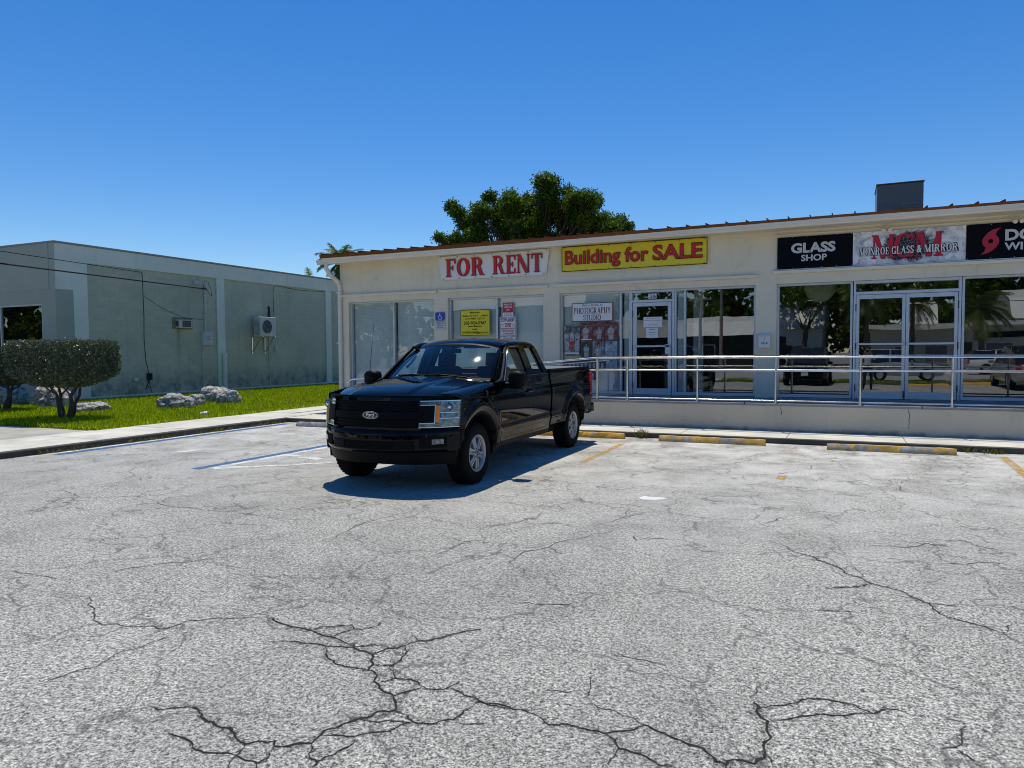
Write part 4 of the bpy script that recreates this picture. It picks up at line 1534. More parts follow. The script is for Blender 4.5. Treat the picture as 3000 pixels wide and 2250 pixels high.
# accessible parking plate
hs = thing('accessible_parking_sign', 'blue and white accessible parking plate on the cream pier', 'sign', (-9.58, SY, 2.23))
obj('blue_panel', MB().prism(rounded(-9.718, -9.432, 2.472, 2.680, .02), SY, SY + .004), MT['p_blue'], hs)
obj('white_panel', MB().prism(rounded(-9.716, -9.432, 2.230, 2.462, .02), SY, SY + .004), MT['p_ltgrey'], hs)
ic = []
cx, cz, k = -9.575, 2.575, .0011
S_ = lambda pts: _strip([(cx + a * k, cz + b * k) for a, b in pts], .013, .013, ic)
S_([(-8, 62), (-8, 8), (28, 8)])
S_([(-8, 34), (24, 34)])
S_([(28, 12), (44, -48), (60, -42)])
S_([(-18 + 0, 22)] + [(6 + 48 * math.cos(R(a)), -28 + 48 * math.sin(R(a))) for a in range(115, 400, 15)][:17])
hm = MB()
for j, q in enumerate(ic):
    hm.add([(p[0], SY - .002 - .0001 * (j % 5), p[1]) for p in q], [(0, 1, 2, 3)])
hm.lathe([(.0, 0), (.010, 0)], (cx - 8 * k, SY - .002, cz + 72 * k), 'y', 12)
obj('wheelchair_symbol', hm, MT['p_white'], hs)
for i, s in enumerate(('PARKING BY DISABLED', 'PERMIT ONLY', '$250.00 FINE', 'F.S. 318.18')):
    w = .23 if i == 0 else .17
    letters(s, (-9.574 - w / 2, -9.574 + w / 2, 2.418 - i * .048, 2.443 - i * .048), SY - .002, MT['p_black'], hs, .02)

# yellow information board in the second window
PY_ = FY - .012
yb = sign_panel('information_board', 'yellow information board with phone number in the second window', 'sign', -9.027, -8.17, 2.065, 2.725, PY_, MT['p_yellow'])
obj('border', frame_strip(-9.027, -8.17, 2.065, 2.725, .012, PY_ - .002), MT['p_black'], yb)
for s, a, b, z0, z1, bo in (('Information', -8.745, -8.45, 2.63, 2.685, .02), ('Building for SALE   11,000 sf', -8.955, -8.235, 2.538, 2.592, .02), ('or For RENT  3,877  sf', -8.885, -8.33, 2.468, 2.52, .02),
                            ('305-924-2367', -8.925, -8.275, 2.345, 2.43, .02), ('Leave Message', -8.80, -8.405, 2.27, 2.325, .02), ('email:', -8.68, -8.53, 2.205, 2.252, .02), ('KWF33040@aol.com', -8.965, -8.225, 2.10, 2.175, .02)):
    letters(s, (a, b, z0, z1), PY_ - .003, MT['p_black'], yb, bo)

# towing notices
t1 = thing('parking_lot_sign', 'red and white PRIVATE PARKING LOT notice above the tow sign', 'sign', (-7.66, PY_, 2.52))
obj('white_panel', MB().prism(rounded(-7.81, -7.52, 2.50, 2.88, .02), PY_, PY_ + .004), MT['p_white'], t1)
obj('red_panel', MB().prism(rounded(-7.806, -7.524, 2.625, 2.876, .015), PY_ - .003, PY_ - .001), MT['p_crimson'], t1)
for s, w, z in (('PRIVATE', .22, 2.80), ('PARKING', .22, 2.735), ('LOT', .11, 2.665)):
    letters(s, (-7.665 - w / 2, -7.665 + w / 2, z, z + .045), PY_ - .005, MT['p_white'], t1, .02)
for s, z in (('VIOLATORS WILL', 2.578), ('BE TOWED AWAY', 2.538)):
    letters(s, (-7.77, -7.56, z, z + .026), PY_ - .002, MT['p_maroon'], t1, .01)
t2 = thing('tow_away_sign', 'white TOW AWAY ZONE notice with dark red lettering in the second window', 'sign', (-7.67, PY_, 1.95))
PZ = PY_ - .008
obj('panel', MB().prism(rounded(-7.893, -7.436, 1.93, 2.52, .025), PZ, PZ + .004), MT['p_white'], t2)
obj('border', frame_strip(-7.88, -7.45, 1.943, 2.507, .008, PZ - .002), MT['p_maroon'], t2)
for s, a, b, z0, z1, mt in (('TOW AWAY', -7.86, -7.475, 2.385, 2.485, 'p_maroon'), ('ZONE', -7.755, -7.58, 2.265, 2.365, 'p_maroon'), ('UNAUTHORIZED VEHICLES &', -7.86, -7.475, 2.20, 2.245, 'p_red'), ('VESSELS WILL BE TOWED', -7.835, -7.49, 2.14, 2.185, 'p_red'), ("AT OWNER'S EXPENSE", -7.81, -7.51, 2.075, 2.12, 'p_red')):
    letters(s, (a, b, z0, z1), PZ - .003, MT[mt], t2, .03)
for s, a, b in (('24 HOURS', -7.865, -7.775), ('A DAY', -7.855, -7.785), ('7 DAYS', -7.565, -7.475), ('A WEEK', -7.555, -7.480)):
    z = 2.32 if s[0] in '27' else 2.28
    letters(s, (a, b, z, z + .022), PZ - .003, MT['p_red'], t2, .01)
letters("ARNOLD'S TOWING", (-7.86, -7.465, 2.015, 2.055), PZ - .003, MT['p_black'], t2, .015, .3)
letters('305 296 5552', (-7.80, -7.53, 1.965, 2.0), PZ - .003, MT['p_black'], t2, .01, .3)

# photography studio board
st = sign_panel('studio_sign', 'white PHOTOGRAPHY STUDIO board with dark red border in the third window', 'sign', -5.964, -4.945, 2.352, 2.794, PY_, MT['p_white'])
obj('border', frame_strip(-5.964, -4.945, 2.352, 2.794, .015, PY_ - .002), MT['p_maroon'], st)
letters('Bert J. Budde, Sr.', (-5.70, -5.19, 2.700, 2.765), PY_ - .003, MT['p_maroon'], st, .0, .45)
roman_text('PHOTOGRAPHY', (-5.915, -4.995, 2.535, 2.68), PY_ - .003, MT['p_maroon'], st, .17, .07)
roman_text('STUDIO', (-5.675, -5.235, 2.378, 2.51), PY_ - .003, MT['p_maroon'], st, .17, .07)

# house number on the transom, mailbox, notices on the door
nb = sign_panel('number_plate', 'white plate 3216 above the studio door', 'sign', -4.09, -3.90, 2.838, 2.948, FY - .045, MT['p_white'])
roman_text('3216', (-4.075, -3.915, 2.855, 2.93), FY - .048, MT['p_black'], nb, .2, .08)
mbx = thing('mailbox', 'white wall mailbox numbered 3216 on the pier', 'mailbox', (-1.54, YW - .1, 1.68))
obj('body', MB().box(-1.662, -1.422, YW - .12, YW - .002, 1.682, 1.955), MT['white'], mbx, bevel=.012)
obj('lid', MB().add([(-1.675, YW - .14, 1.93), (-1.41, YW - .14, 1.93), (-1.41, YW - .002, 1.985), (-1.675, YW - .002, 1.985), (-1.675, YW - .14, 1.945), (-1.41, YW - .14, 1.945), (-1.41, YW - .002, 2.0), (-1.675, YW - .002, 2.0)],
                    [(0, 3, 2, 1), (4, 5, 6, 7), (0, 1, 5, 4), (1, 2, 6, 5), (3, 0, 4, 7)]), MT['white'], mbx, bevel=.004, seg=1)
letters('3216', (-1.605, -1.475, 1.765, 1.815), YW - .1225, MT['p_black'], mbx, .03, spacing=1.1)
obj('emblem', MB().lathe([(.0, 0), (.022, 0)], (-1.54, YW - .1225, 1.88), 'y', 14), MT['p_ltgrey'], mbx)
DY = FY - .012
n1 = sign_panel('door_notice', 'larger white paper notice on the glass of the studio door', 'notice', -4.209, -3.773, 2.184, 2.419, DY, MT['p_white'], 'paper notices on the studio door', .002)
for i, (s, w, mt) in enumerate((('Bert J. Budde, Sr.', .33, 'p_black'), ('Professional Photography', .39, 'p_maroon'), ('&', .02, 'p_black'), ('Aaries Studio', .22, 'p_maroon'), ('www.photography keywest', .38, 'p_black'))):
    if i == 4:
        continue
    letters(s, (-3.99 - w / 2, -3.99 + w / 2, 2.378 - i * .05, 2.40 - i * .05), DY - .002, MT[mt], n1, .01, .25 if i == 0 else 0)
n2 = sign_panel('door_notice', 'smaller white OPEN notice on the glass of the studio door', 'notice', -4.151, -3.865, 1.939, 2.163, DY, MT['p_white'], 'paper notices on the studio door', .002)
roman_text('OPEN', (-4.07, -3.945, 2.115, 2.145), DY - .002, MT['p_black'], n2, .16)
letters('By Appointment', (-4.10, -3.905, 2.05, 2.075), DY - .002, MT['p_black'], n2, .0)
letters('Please call', (-4.07, -3.935, 2.0, 2.02), DY - .002, MT['p_black'], n2, .0)


# posters of sports portraits: printed boards, figures as flat print
def print_mat(name, a, b, c, scale=9.0):
    m, nt, out = new_mat(name)
    p = node(nt, 'ShaderNodeTexCoord').outputs['Object']
    k = ramp(nt, tex_noise(nt, scale, 6.0, 0.75, 0.6, p), [(0.35, a), (0.5, b), (0.68, c)])
    principled(nt, out, k, 0.35, 0, 0.5)
    return m


MT['skin1'] = pm('printed_skin', (0.42, 0.24, 0.17), 0.5, 0.1, 20.0)
MT['hairp'] = pm('printed_hair', (0.02, 0.014, 0.012), 0.5, 0.2, 20.0)
MT['shirtp'] = pm('printed_shirt', (0.40, 0.41, 0.43), 0.5, 0.45, 14.0)
POST = {'red': print_mat('print_red_crowd', (0.03, 0.015, 0.015), (0.16, 0.025, 0.035), (0.42, 0.26, 0.27)),
        'dark': print_mat('print_dark_backdrop', (0.012, 0.014, 0.015), (0.03, 0.035, 0.035), (0.07, 0.075, 0.075), 4.0),
        'team': print_mat('print_team', (0.02, 0.022, 0.02), (0.10, 0.11, 0.11), (0.55, 0.55, 0.56), 14.0),
        'pool': print_mat('print_pool', (0.03, 0.12, 0.20), (0.20, 0.36, 0.46), (0.60, 0.66, 0.68), 8.0),
        'mix': print_mat('print_crowd', (0.03, 0.03, 0.035), (0.18, 0.16, 0.17), (0.60, 0.58, 0.58), 12.0)}


def figure(mb_s, mb_k, mb_h, x, z0, h, y, hair=False, arms=True):
    """flat printed half-length figure: shirt, skin, hair outlines"""
    w = h * .36
    mb_s.add([(x - w * .42, y, z0), (x + w * .42, y, z0), (x + w * .46, y, z0 + h * .40), (x + w * .60, y, z0 + h * .52), (x + w * .40, y, z0 + h * .70), (x + w * .12, y, z0 + h * .75), (x - w * .12, y, z0 + h * .75), (x - w * .40, y, z0 + h * .70), (x - w * .60, y, z0 + h * .52), (x - w * .46, y, z0 + h * .40)], [tuple(range(10))])
    n = 12
    mb_k.add([(x + w * .17 * math.cos(2 * math.pi * i / n), y - .001, z0 + h * .86 + h * .105 * math.sin(2 * math.pi * i / n)) for i in range(n)], [tuple(range(n))])
    mb_h.add([(x + w * .2 * math.cos(math.pi * i / 8), y - .0016, z0 + h * .89 + h * .11 * math.sin(math.pi * i / 8)) for i in range(9)], [tuple(range(9))])
    if hair:
        for s in (-1, 1):
            mb_h.add([(x + s * w * .15, y - .0012, z0 + h * .92), (x + s * w * .15, y - .0012, z0 + h * .62), (x + s * w * .30, y - .0012, z0 + h * .60), (x + s * w * .24, y - .0012, z0 + h * .92)], [(0, 1, 2, 3) if s < 0 else (3, 2, 1, 0)])
    if arms:
        mb_k.add([(x - w * .44, y - .0008, z0 + h * .26), (x + w * .44, y - .0008, z0 + h * .32), (x + w * .44, y - .0008, z0 + h * .42), (x - w * .44, y - .0008, z0 + h * .36)], [(0, 1, 2, 3)])


def poster(label, x0, x1, z0, z1, bg, figs, caption=False):
    t = thing('poster', label, 'poster', ((x0 + x1) / 2, PY_, z0), group='sports portrait posters in the studio window')
    pn = link('panel', mesh_of(MB().box(-(x1 - x0) / 2, (x1 - x0) / 2, 0, .004, 0, z1 - z0), 'panel', POST[bg]), t)
    a, b, c, d = MB(), MB(), MB(), MB()
    red = False
    for (u, v, h, hair, shirt) in figs:
        tgt = d if shirt == 'red' else a
        figure(tgt, b, c, x0 + u * (x1 - x0), z0 + v * (z1 - z0), h * (z1 - z0), PY_ - .003 - .0004 * (1 - v), hair, shirt != 'small')
        red |= shirt == 'red'
    for mb, mt, nm in ((a, 'shirtp', 'printed_shirt'), (b, 'skin1', 'printed_skin'), (c, 'hairp', 'printed_hair'), (d, 'p_red', 'printed_shirt')):
        if mb.v:
            obj(nm, mb, MT[mt], t)
    if caption:
        obj('caption', MB().quad((x0 + .05 * (x1 - x0), PY_ - .004, z0 + .06 * (z1 - z0)), (x0 + .95 * (x1 - x0), PY_ - .004, z0 + .06 * (z1 - z0)), (x0 + .95 * (x1 - x0), PY_ - .004, z0 + .11 * (z1 - z0)), (x0 + .05 * (x1 - x0), PY_ - .004, z0 + .11 * (z1 - z0))), MT['p_white'], t)


poster('tall team poster with one red shirt at the left edge of the studio window', -6.165, -5.765, 1.535, 2.265, 'team',
       [(.15, .42, .42, 0, 'small'), (.5, .45, .42, 0, 'small'), (.85, .42, .42, 0, 'small'), (.18, .14, .42, 0, 'small'), (.82, .14, .42, 0, 'small'), (.5, .20, .38, 0, 'red')], True)
poster('portrait poster of a player in a long sleeved white top, upper left of the six', -5.745, -5.452, 1.882, 2.325, 'red', [(.45, .06, .9, 0, 'long')], True)
poster('portrait poster of a player before a red crowd, upper middle of the six', -5.445, -5.150, 1.882, 2.330, 'red', [(.55, .10, .75, 1, 'n')])
poster('portrait poster of a player in a white shirt, upper right of the six', -5.142, -4.835, 1.884, 2.335, 'red', [(.5, .06, .86, 0, 'n')])
poster('portrait poster of a woman with folded arms on a dark backdrop, lower left', -5.745, -5.452, 1.50, 1.868, 'dark', [(.5, .02, .95, 1, 'n')])
poster('portrait poster of a long haired woman in white, lower middle of the six', -5.445, -5.150, 1.495, 1.868, 'mix', [(.52, .02, .95, 1, 'n')])
poster('portrait poster of a bare chested swimmer, lower right of the six', -5.142, -4.840, 1.50, 1.870, 'pool', [(.5, .02, .94, 0, 'n')])
poster('long group photograph poster under the team poster', -6.185, -5.14, 1.205, 1.44, 'dark', [(.06 + .098 * i, .12, .75, i % 3 == 0, 'small') for i in range(10)])
poster('small blue pool poster beside the long group photograph', -5.12, -4.84, 1.20, 1.455, 'pool', [(.5, .02, .92, 0, 'n')])
poster('small red poster low in the studio window behind the pickup tailgate', -5.55, -5.34, .95, 1.16, 'red', [(.5, .05, .85, 0, 'n')])

# ------------------------------------------------------------------ grey building on the left
BX, BY0, BY1, BZ = -23.18, 15.10, 42.0, 5.33
MT['bluegrey'] = stucco_mat('pale_blue_grey_paint', (0.78, 0.78, 0.66), 0.25, None, 0.3, (0.22, 0.24, 0.24))
MT['frontgrey'] = stucco_mat('grey_front_paint', (0.40, 0.43, 0.345), 0.14, None, 0.3, (0.2, 0.21, 0.21))
MT['weathered'] = stucco_mat('weathered_edge', (0.30, 0.31, 0.29), 0.6, None, 0.4, (0.1, 0.1, 0.09))


def block_mat():
    m, nt, out = new_mat('painted_block')
    p = wpos(nt)
    a = tex_noise(nt, 0.7, 5.0, 0.6, 0.0, p)
    c = ramp(nt, a, [(0.3, (0.47, 0.465, 0.345)), (0.7, (0.59, 0.575, 0.425))])
    st = streaks(nt, p, 4.0, 0.35, 0.58, 0.78)
    c = mixc(nt, mth(nt, 'MULTIPLY', st, 0.35), c, (0.20, 0.22, 0.21))
    sp = ramp(nt, tex_noise(nt, 7.0, 5.0, 0.7, 0.0, p), [(0.665, 0.0), (0.72, 1.0)])
    c = mixc(nt, mth(nt, 'MULTIPLY', sp, 0.7), c, (0.12, 0.14, 0.14))
    sep = node(nt, 'ShaderNodeSeparateXYZ')
    nt.links.new(p, sep.inputs[0])
    low = node(nt, 'ShaderNodeMapRange')
    nt.links.new(sep.outputs['Z'], low.inputs['Value'])
    low.inputs['From Min'].default_value = 1.15
    low.inputs['From Max'].default_value = 0.45
    md = ramp(nt, tex_noise(nt, 2.6, 6.0, 0.72, 0.3, p), [(0.46, 0.0), (0.62, 1.0)])
    c = mixc(nt, mth(nt, 'MULTIPLY', mth(nt, 'MULTIPLY', md, low.outputs[0]), 0.75), c, (0.13, 0.155, 0.16))
    # rust run under the window unit
    yy = mth(nt, 'ABSOLUTE', mth(nt, 'SUBTRACT', sep.outputs['Y'], 19.85))
    ry = node(nt, 'ShaderNodeMapRange')
    nt.links.new(yy, ry.inputs['Value'])
    ry.inputs['From Min'].default_value = 0.16
    ry.inputs['From Max'].default_value = 0.0
    rz_ = node(nt, 'ShaderNodeMapRange')
    nt.links.new(sep.outputs['Z'], rz_.inputs['Value'])
    rz_.inputs['From Min'].default_value = 1.0
    rz_.inputs['From Max'].default_value = 2.55
    rzc = mth(nt, 'MULTIPLY', rz_.outputs[0], mth(nt, 'LESS_THAN', sep.outputs['Z'], 2.6))
    c = mixc(nt, mth(nt, 'MULTIPLY', mth(nt, 'MULTIPLY', ry.outputs[0], rzc), 0.55), c, (0.14, 0.13, 0.11))
    oi = node(nt, 'ShaderNodeObjectInfo')
    bd_ = mth(nt, 'MULTIPLY', mth(nt, 'GREATER_THAN', oi.outputs['Random'], 0.55), low.outputs[0])
    c = mixc(nt, mth(nt, 'MULTIPLY', bd_, 0.30), c, (0.15, 0.165, 0.15))
    c = mixc(nt, 1.0, c, ramp(nt, oi.outputs['Random'], [(0.0, 0.95), (1.0, 1.04)]), 'MULTIPLY')
    h = tex_noise(nt, 40.0, 4.0, 0.6, 0.0, p)
    principled(nt, out, c, 0.8, 0, 0.3, bump(nt, h, 0.3, 0.006))
    return m


MT['block'] = block_mat()
MT['mortar'] = pm('block_joint', (0.37, 0.37, 0.27), 0.9, 0.2, 3.0)
lb = thing('block_building', 'flat roofed grey block building with pale pilasters beyond the lawn', 'building', (BX, 20.0, 0.0))
RC = BX - 0.055                      # face of the recessed block panels
body = MB().box(-45.0, RC - .004, BY0 + .25, BY1, 0.0, BZ - .08)
obj('wall', body, MT['mortar'], lb)
pil = [(BY0, 16.20), (21.72, 22.12), (28.51, 28.92), (35.3, 35.7), (41.5, 42.0)]
frame_ = MB()
for a, b in pil:
    frame_.box(BX - .3, BX, a, b, 0.0, 4.71)
frame_.box(BX - .3, BX, BY0, BY1, 4.712, BZ - .06)
frame_.box(BX - .3, BX - .004, 16.2, BY1, 0.0, .205)
obj('pilaster_frame', frame_, MT['bluegrey'], lb, bevel=.006, seg=1)
obj('coping', MB().box(BX - .35, BX + .03, BY0 - .03, BY1, BZ - .06, BZ + .01).box(-45, BX - .352, BY0 - .03, BY0 + .3, BZ - .06, BZ + .01), MT['weathered'], lb, bevel=.01, seg=1)
obj('front_wall', MB().box(-45, -23.9, BY0, BY0 + .24, 3.33, BZ - .062).box(-23.899, BX - .302, BY0, BY0 + .24, 0, BZ - .062).box(-45, -23.9, BY0 + .004, BY0 + .24, 0, 0.95).box(-45, -28.4, BY0 + .002, BY0 + .24, .952, 3.328), MT['frontgrey'], lb)
obj('front_face', MB().box(BX - .301, BX - .002, BY0 - .004, BY0 - .001, 0, BZ - .064), MT['frontgrey'], lb)
obj('front_band', MB().box(-45, BX - .3, BY0 - .02, BY0 - .001, 3.785, BZ - .064), MT['frontgrey'], lb)
# the front paint carried round the corner
obj('paint_return', MB().prism([(BY0 - .003, 0.0), (15.70, 0.0), (15.71, 1.2), (15.69, 2.05), (15.735, 2.12), (15.70, 2.3), (15.69, 3.785), (BY0 - .003, 3.775)], 0, .003).xform(Matrix(((0, -1, 0, BX + .0035), (1, 0, 0, 0), (0, 0, 1, 0), (0, 0, 0, 1)))), MT['frontgrey'], lb)
fwin = obj('window', MB().box(-28.4, -23.9, BY0 + .02, BY0 + .09, 3.27, 3.328).box(-28.4, -23.9, BY0 + .02, BY0 + .09, .952, 1.0).box(-23.95, -23.9, BY0 + .02, BY0 + .09, 1.0, 3.27).box(-26.2, -26.15, BY0 + .02, BY0 + .09, 1.0, 3.27), MT['alu'], lb)
obj('pane', MB().quad((-28.4, BY0 + .06, 1.0), (-26.2, BY0 + .06, 1.0), (-26.2, BY0 + .06, 3.27), (-28.4, BY0 + .06, 3.27)), MT['darkglass'], fwin)
obj('pane', MB().quad((-26.15, BY0 + .06, 1.0), (-23.95, BY0 + .06, 1.0), (-23.95, BY0 + .06, 3.27), (-26.15, BY0 + .06, 3.27)), MT['darkglass'], fwin)

# block panels: nearest blocks are pieces, the far ones one part
BL, BHt, J = 0.406, 0.203, 0.0045
pieces, rest = [], MB()


def blk_mesh(w):
    return mesh_of(MB().box(-.024, 0, J / 2, w - J / 2, J / 2, BHt - J / 2), 'block', MT['block'])


blk_full = blk_mesh(BL)
cnt = 0
L = ORG[lb]
for pi_, (a, b) in enumerate(((16.205, 21.715), (22.125, 28.505), (28.925, 35.295))):
    row = 0
    z = .207
    while z < 4.70:
        h = min(BHt, 4.708 - z)
        y = a - (BL / 2 if row % 2 else 0)
        while y < b - .01:
            y0, y1 = max(y, a), min(y + BL, b)
            if y1 - y0 > .03:
                whole = abs((y1 - y0) - BL) < 1e-4 and abs(h - BHt) < 1e-4
                if cnt < 300 and pi_ == 0:
                    cnt += 1
                    if whole:
                        o = link('block', blk_full, lb)
                        o.location = (RC - L[0] + random.uniform(-.0012, .0012), y0 - L[1], z - L[2])
                    else:
                        obj('block', MB().box(RC - .024, RC, y0 + J / 2, y1 - J / 2, z + J / 2, z + h - J / 2), MT['block'], lb)
                else:
                    rest.box(RC - .024, RC + random.uniform(-.0012, .0012), y0 + J / 2, y1 - J / 2, z + J / 2, z + h - J / 2)
            y += BL
        z += BHt
        row += 1
tag(obj('block_courses', rest, MT['block'], lb), kind='stuff')

# --- things fixed to the wall
WX = BX
MT['acwhite'] = pm('yellowed_white_metal', (0.62, 0.60, 0.52), 0.5, 0.1, 4.0)
MT['ply'] = pm('weathered_plywood', (0.28, 0.22, 0.13), 0.8, 0.25, 9.0)
MT['meter'] = pm('grey_meter_paint', (0.55, 0.57, 0.54), 0.5, 0.1, 4.0)
MT['cable'] = pm('black_cable', (0.01, 0.01, 0.011), 0.95, 0.2, 10.0)
wu = thing('window_air_conditioner', 'old window air conditioner set in a plywood board in the block wall', 'air conditioner', (RC, 20.0, 2.6))
obj('board', MB().box(RC, RC + .02, 19.567, 20.505, 2.605, 3.045), MT['ply'], wu)
obj('case', MB().box(RC + .02, RC + .20, 19.72, 20.34, 2.645, 2.965), MT['acwhite'], wu, bevel=.01)
obj('coil', MB().box(RC + .201, RC + .206, 19.88, 20.28, 2.68, 2.93), MT['dark'], wu)
for i in range(9):
    obj('grille_bar', MB().box(RC + .207, RC + .214, 19.88, 20.28, 2.685 + i * .028, 2.690 + i * .028), MT['acwhite'], wu)
for i in range(6):
    obj('louvre', MB().box(RC + .035 + i * .025, RC + .05 + i * .025, 19.715, 19.719, 2.70, 2.92), MT['dark'], wu)

mt_ = thing('electric_meter', 'grey electric meter box with round glass dial and conduit on the block wall', 'meter', (RC, 21.17, 0.2))
obj('box', MB().box(RC, RC + .16, 20.90, 21.36, 1.99, 2.54), MT['meter'], mt_, bevel=.012)
dial = obj('dial', MB().lathe([(.085, 0), (.085, .05), (.07, .10), (.0, .115)], (RC + .16, 21.19, 2.30), 'x', 20), MT['acwhite'], mt_, smooth=40)
obj('conduit', MB().tube([(RC + .06, 21.09, 2.54), (RC + .06, 21.10, 4.15)], .032, 10), MT['meter'], mt_, smooth=60)
obj('conduit', MB().tube([(RC + .06, 20.96, 1.99), (RC + .06, 20.95, .1)], .022, 8), MT['meter'], mt_, smooth=60)
obj('weatherhead', MB().tube([(RC + .06, 21.10, 4.12), (RC + .07, 21.11, 4.28), (RC + .16, 21.10, 4.30), (RC + .20, 21.09, 4.20)], [.034, .05, .05, .038], 10), MT['meter'], mt_, smooth=60)
obj('strap', MB().box(RC, RC + .10, 21.03, 21.17, 3.3, 3.34), MT['meter'], mt_)
obj('strap', MB().box(RC, RC + .10, 21.03, 21.17, 3.95, 3.99), MT['meter'], mt_)
obj('knockout_box', MB().box(RC, RC + .12, 20.58, 20.78, 4.40, 4.52), MT['meter'], mt_, bevel=.01)

pp = thing('drain_pipe', 'short pale drain pipe standing by the middle pilaster', 'pipe', (WX + .09, 21.97, .1))
obj('pipe', MB().tube([(WX + .09, 21.97, .05), (WX + .09, 21.96, 1.56)], .085, 14), MT['bluegrey'], pp, smooth=60)
obj('collar', MB().lathe([(.084, -.06), (.105, -.06), (.105, .06), (.084, .06)], (WX + .09, 21.96, 1.60), 'z', 18), MT['bluegrey'], pp, smooth=50)
obj('collar', MB().lathe([(.084, -.03), (.10, -.03), (.10, .03), (.084, .03)], (WX + .09, 21.965, .95), 'z', 18), MT['bluegrey'], pp, smooth=50)

sp = thing('split_air_conditioner', 'white outdoor air conditioning unit on wall brackets on the block wall', 'air conditioner', (RC + .3, 24.5, 2.36))
x0, x1, y0, y1, z0, z1 = RC + .22, RC + .60, 23.52, 24.47, 2.38, 3.22
obj('case', MB().box(x0, x1, y0, y1, z0, z1), MT['acwhite'], sp, bevel=.025)
fg = obj('fan_guard', MB().lathe([(.30, 0), (.315, .012), (.30, .02), (.285, .012)], (x1, 23.92, 2.80), 'x', 36), MT['acwhite'], sp, smooth=60)
obj('fan_opening', MB().lathe([(.0, .003), (.29, .003)], (x1, 23.92, 2.80), 'x', 36), MT['dark'], sp)
for i in range(6):
    obj('guard_ring', MB().lathe([(.045 + i * .042, .012), (.049 + i * .042, .017), (.053 + i * .042, .012)], (x1, 23.92, 2.80), 'x', 30), MT['acwhite'], fg)
fan = MB()
for k in range(3):
    a0 = 2.1 * k + .4
    fan.add([(x1 + .006, 23.92, 2.80), (x1 + .008, 23.92 + .26 * math.cos(a0), 2.80 + .26 * math.sin(a0)), (x1 + .006, 23.92 + .27 * math.cos(a0 + .5), 2.80 + .27 * math.sin(a0 + .5)), (x1 + .005, 23.92 + .18 * math.cos(a0 + .9), 2.80 + .18 * math.sin(a0 + .9))], [(0, 1, 2, 3)])
obj('fan_blade', fan, MT['doorgrey'], sp)
for i in range(14):
    obj('louvre', MB().box(x0 + .05, x1 - .05, y0 - .008, y0 - .002, z0 + .08 + i * .047, z0 + .092 + i * .047), MT['dark'], sp)
obj('label', MB().box(x1 + .001, x1 + .003, 24.29, 24.40, 2.97, 3.04), MT['p_ltgrey'], sp)
obj('label', MB().box(x1 + .001, x1 + .003, 24.27, 24.40, 2.80, 2.86), MT['p_ltgrey'], sp)
for y in (23.62, 24.36):
    br = MB().box(RC, RC + .04, y - .02, y + .02, 1.65, 2.39).box(RC + .041, x1 + .05, y - .02, y + .02, 2.35, 2.395)
    br.cbox((RC + .30, y, 2.05), (.04, .03, .80), Matrix.Rotation(R(38), 3, 'Y'))
    obj('bracket', br, MT['steel'], sp)
obj('line_set', MB().tube([(RC + .10, 24.70, 2.8), (RC + .05, 24.66, 3.3), (RC + .04, 24.65, 3.70), (RC - .02, 24.65, 3.74)], .045, 8), MT['doorgrey'], sp, smooth=60)
obj('disconnect_box', MB().box(RC, RC + .09, 24.96, 25.10, 1.75, 1.97), MT['meter'], sp, bevel=.008)
obj('conduit', MB().tube([(RC + .03, 24.63, 2.4), (RC + .03, 24.63, .08)], .018, 8), MT['acwhite'], sp, smooth=60)
obj('conduit', MB().tube([(RC + .03, 24.33, 2.4), (RC + .03, 24.34, 1.85)], .025, 8), MT['acwhite'], sp, smooth=60)


def wire(name, label, pts, r, mat=None, sag=0.0):
    if len(pts) == 2:
        a, b = Vector(pts[0]), Vector(pts[1])
        pts = [a.lerp(b, i / 24) - Vector((0, 0, sag * 4 * (i / 24) * (1 - i / 24))) for i in range(25)]
    return tag(obj(name, MB().tube(pts, r, 6), mat or MT['cable'], smooth=60), label, 'cable', 'cables on and above the block building')


# service drop: from the mast to the pole at the roadside (out of frame on the left)
wire('service_cable', 'thick twisted service cable from the weatherhead to the left', [(RC + .20, 21.09, 4.22), (-21.2, 12.2, 4.18), (-20.9, 10.5, 4.35), (-20.2, 6.0, 5.2), (-19.6, 2.4, 6.4)], .024)
wire('telephone_cable', 'thin telephone cable from the block wall up to the left', [(RC + .03, 18.32, 4.62), (-21.2, 12.25, 4.52), (-20.6, 8.0, 5.0), (-19.6, 2.4, 6.6)], .011)
wire('wall_cable', 'thin black cable running down the block wall to a small box', [(RC + .02, 18.32, 4.62), (RC + .012, 18.34, 4.4), (RC + .012, 18.36, 3.0), (RC + .02, 18.33, 2.2), (RC + .02, 18.38, 1.4), (RC + .02, 18.49, .95)], .010)
wire('wall_cable', 'thin cable sloping across the block wall to the meter conduit', [(RC + .015, 18.40, 3.75), (RC + .015, 19.2, 3.34), (RC + .015, 20.1, 3.06), (RC + .02, 21.06, 3.0)], .006)
wire('wall_cable', 'thin cable from the outdoor unit up and along the pilaster head', [(RC + .015, 24.98, 3.2), (RC + .015, 24.95, 4.3), (RC + .015, 24.99, 4.62), (RC + .015, 25.15, 4.69), (RC + .015, 26.6, 4.60), (RC + .02, 28.5, 4.66)], .008)
wire('loose_cable', 'tangled cable loops hanging at the weatherhead', [(RC + .2, 21.09, 4.2), (RC + .24, 21.2, 4.0), (RC + .2, 21.32, 3.95), (RC + .14, 21.36, 4.15), (RC + .16, 21.2, 4.5), (RC + .12, 21.05, 4.55), (RC + .15, 20.95, 4.25), (RC + .2, 21.06, 4.2)], .008)
jb = thing('junction_box', 'small dark junction box low on the block wall', 'box', (RC, 18.48, .7))
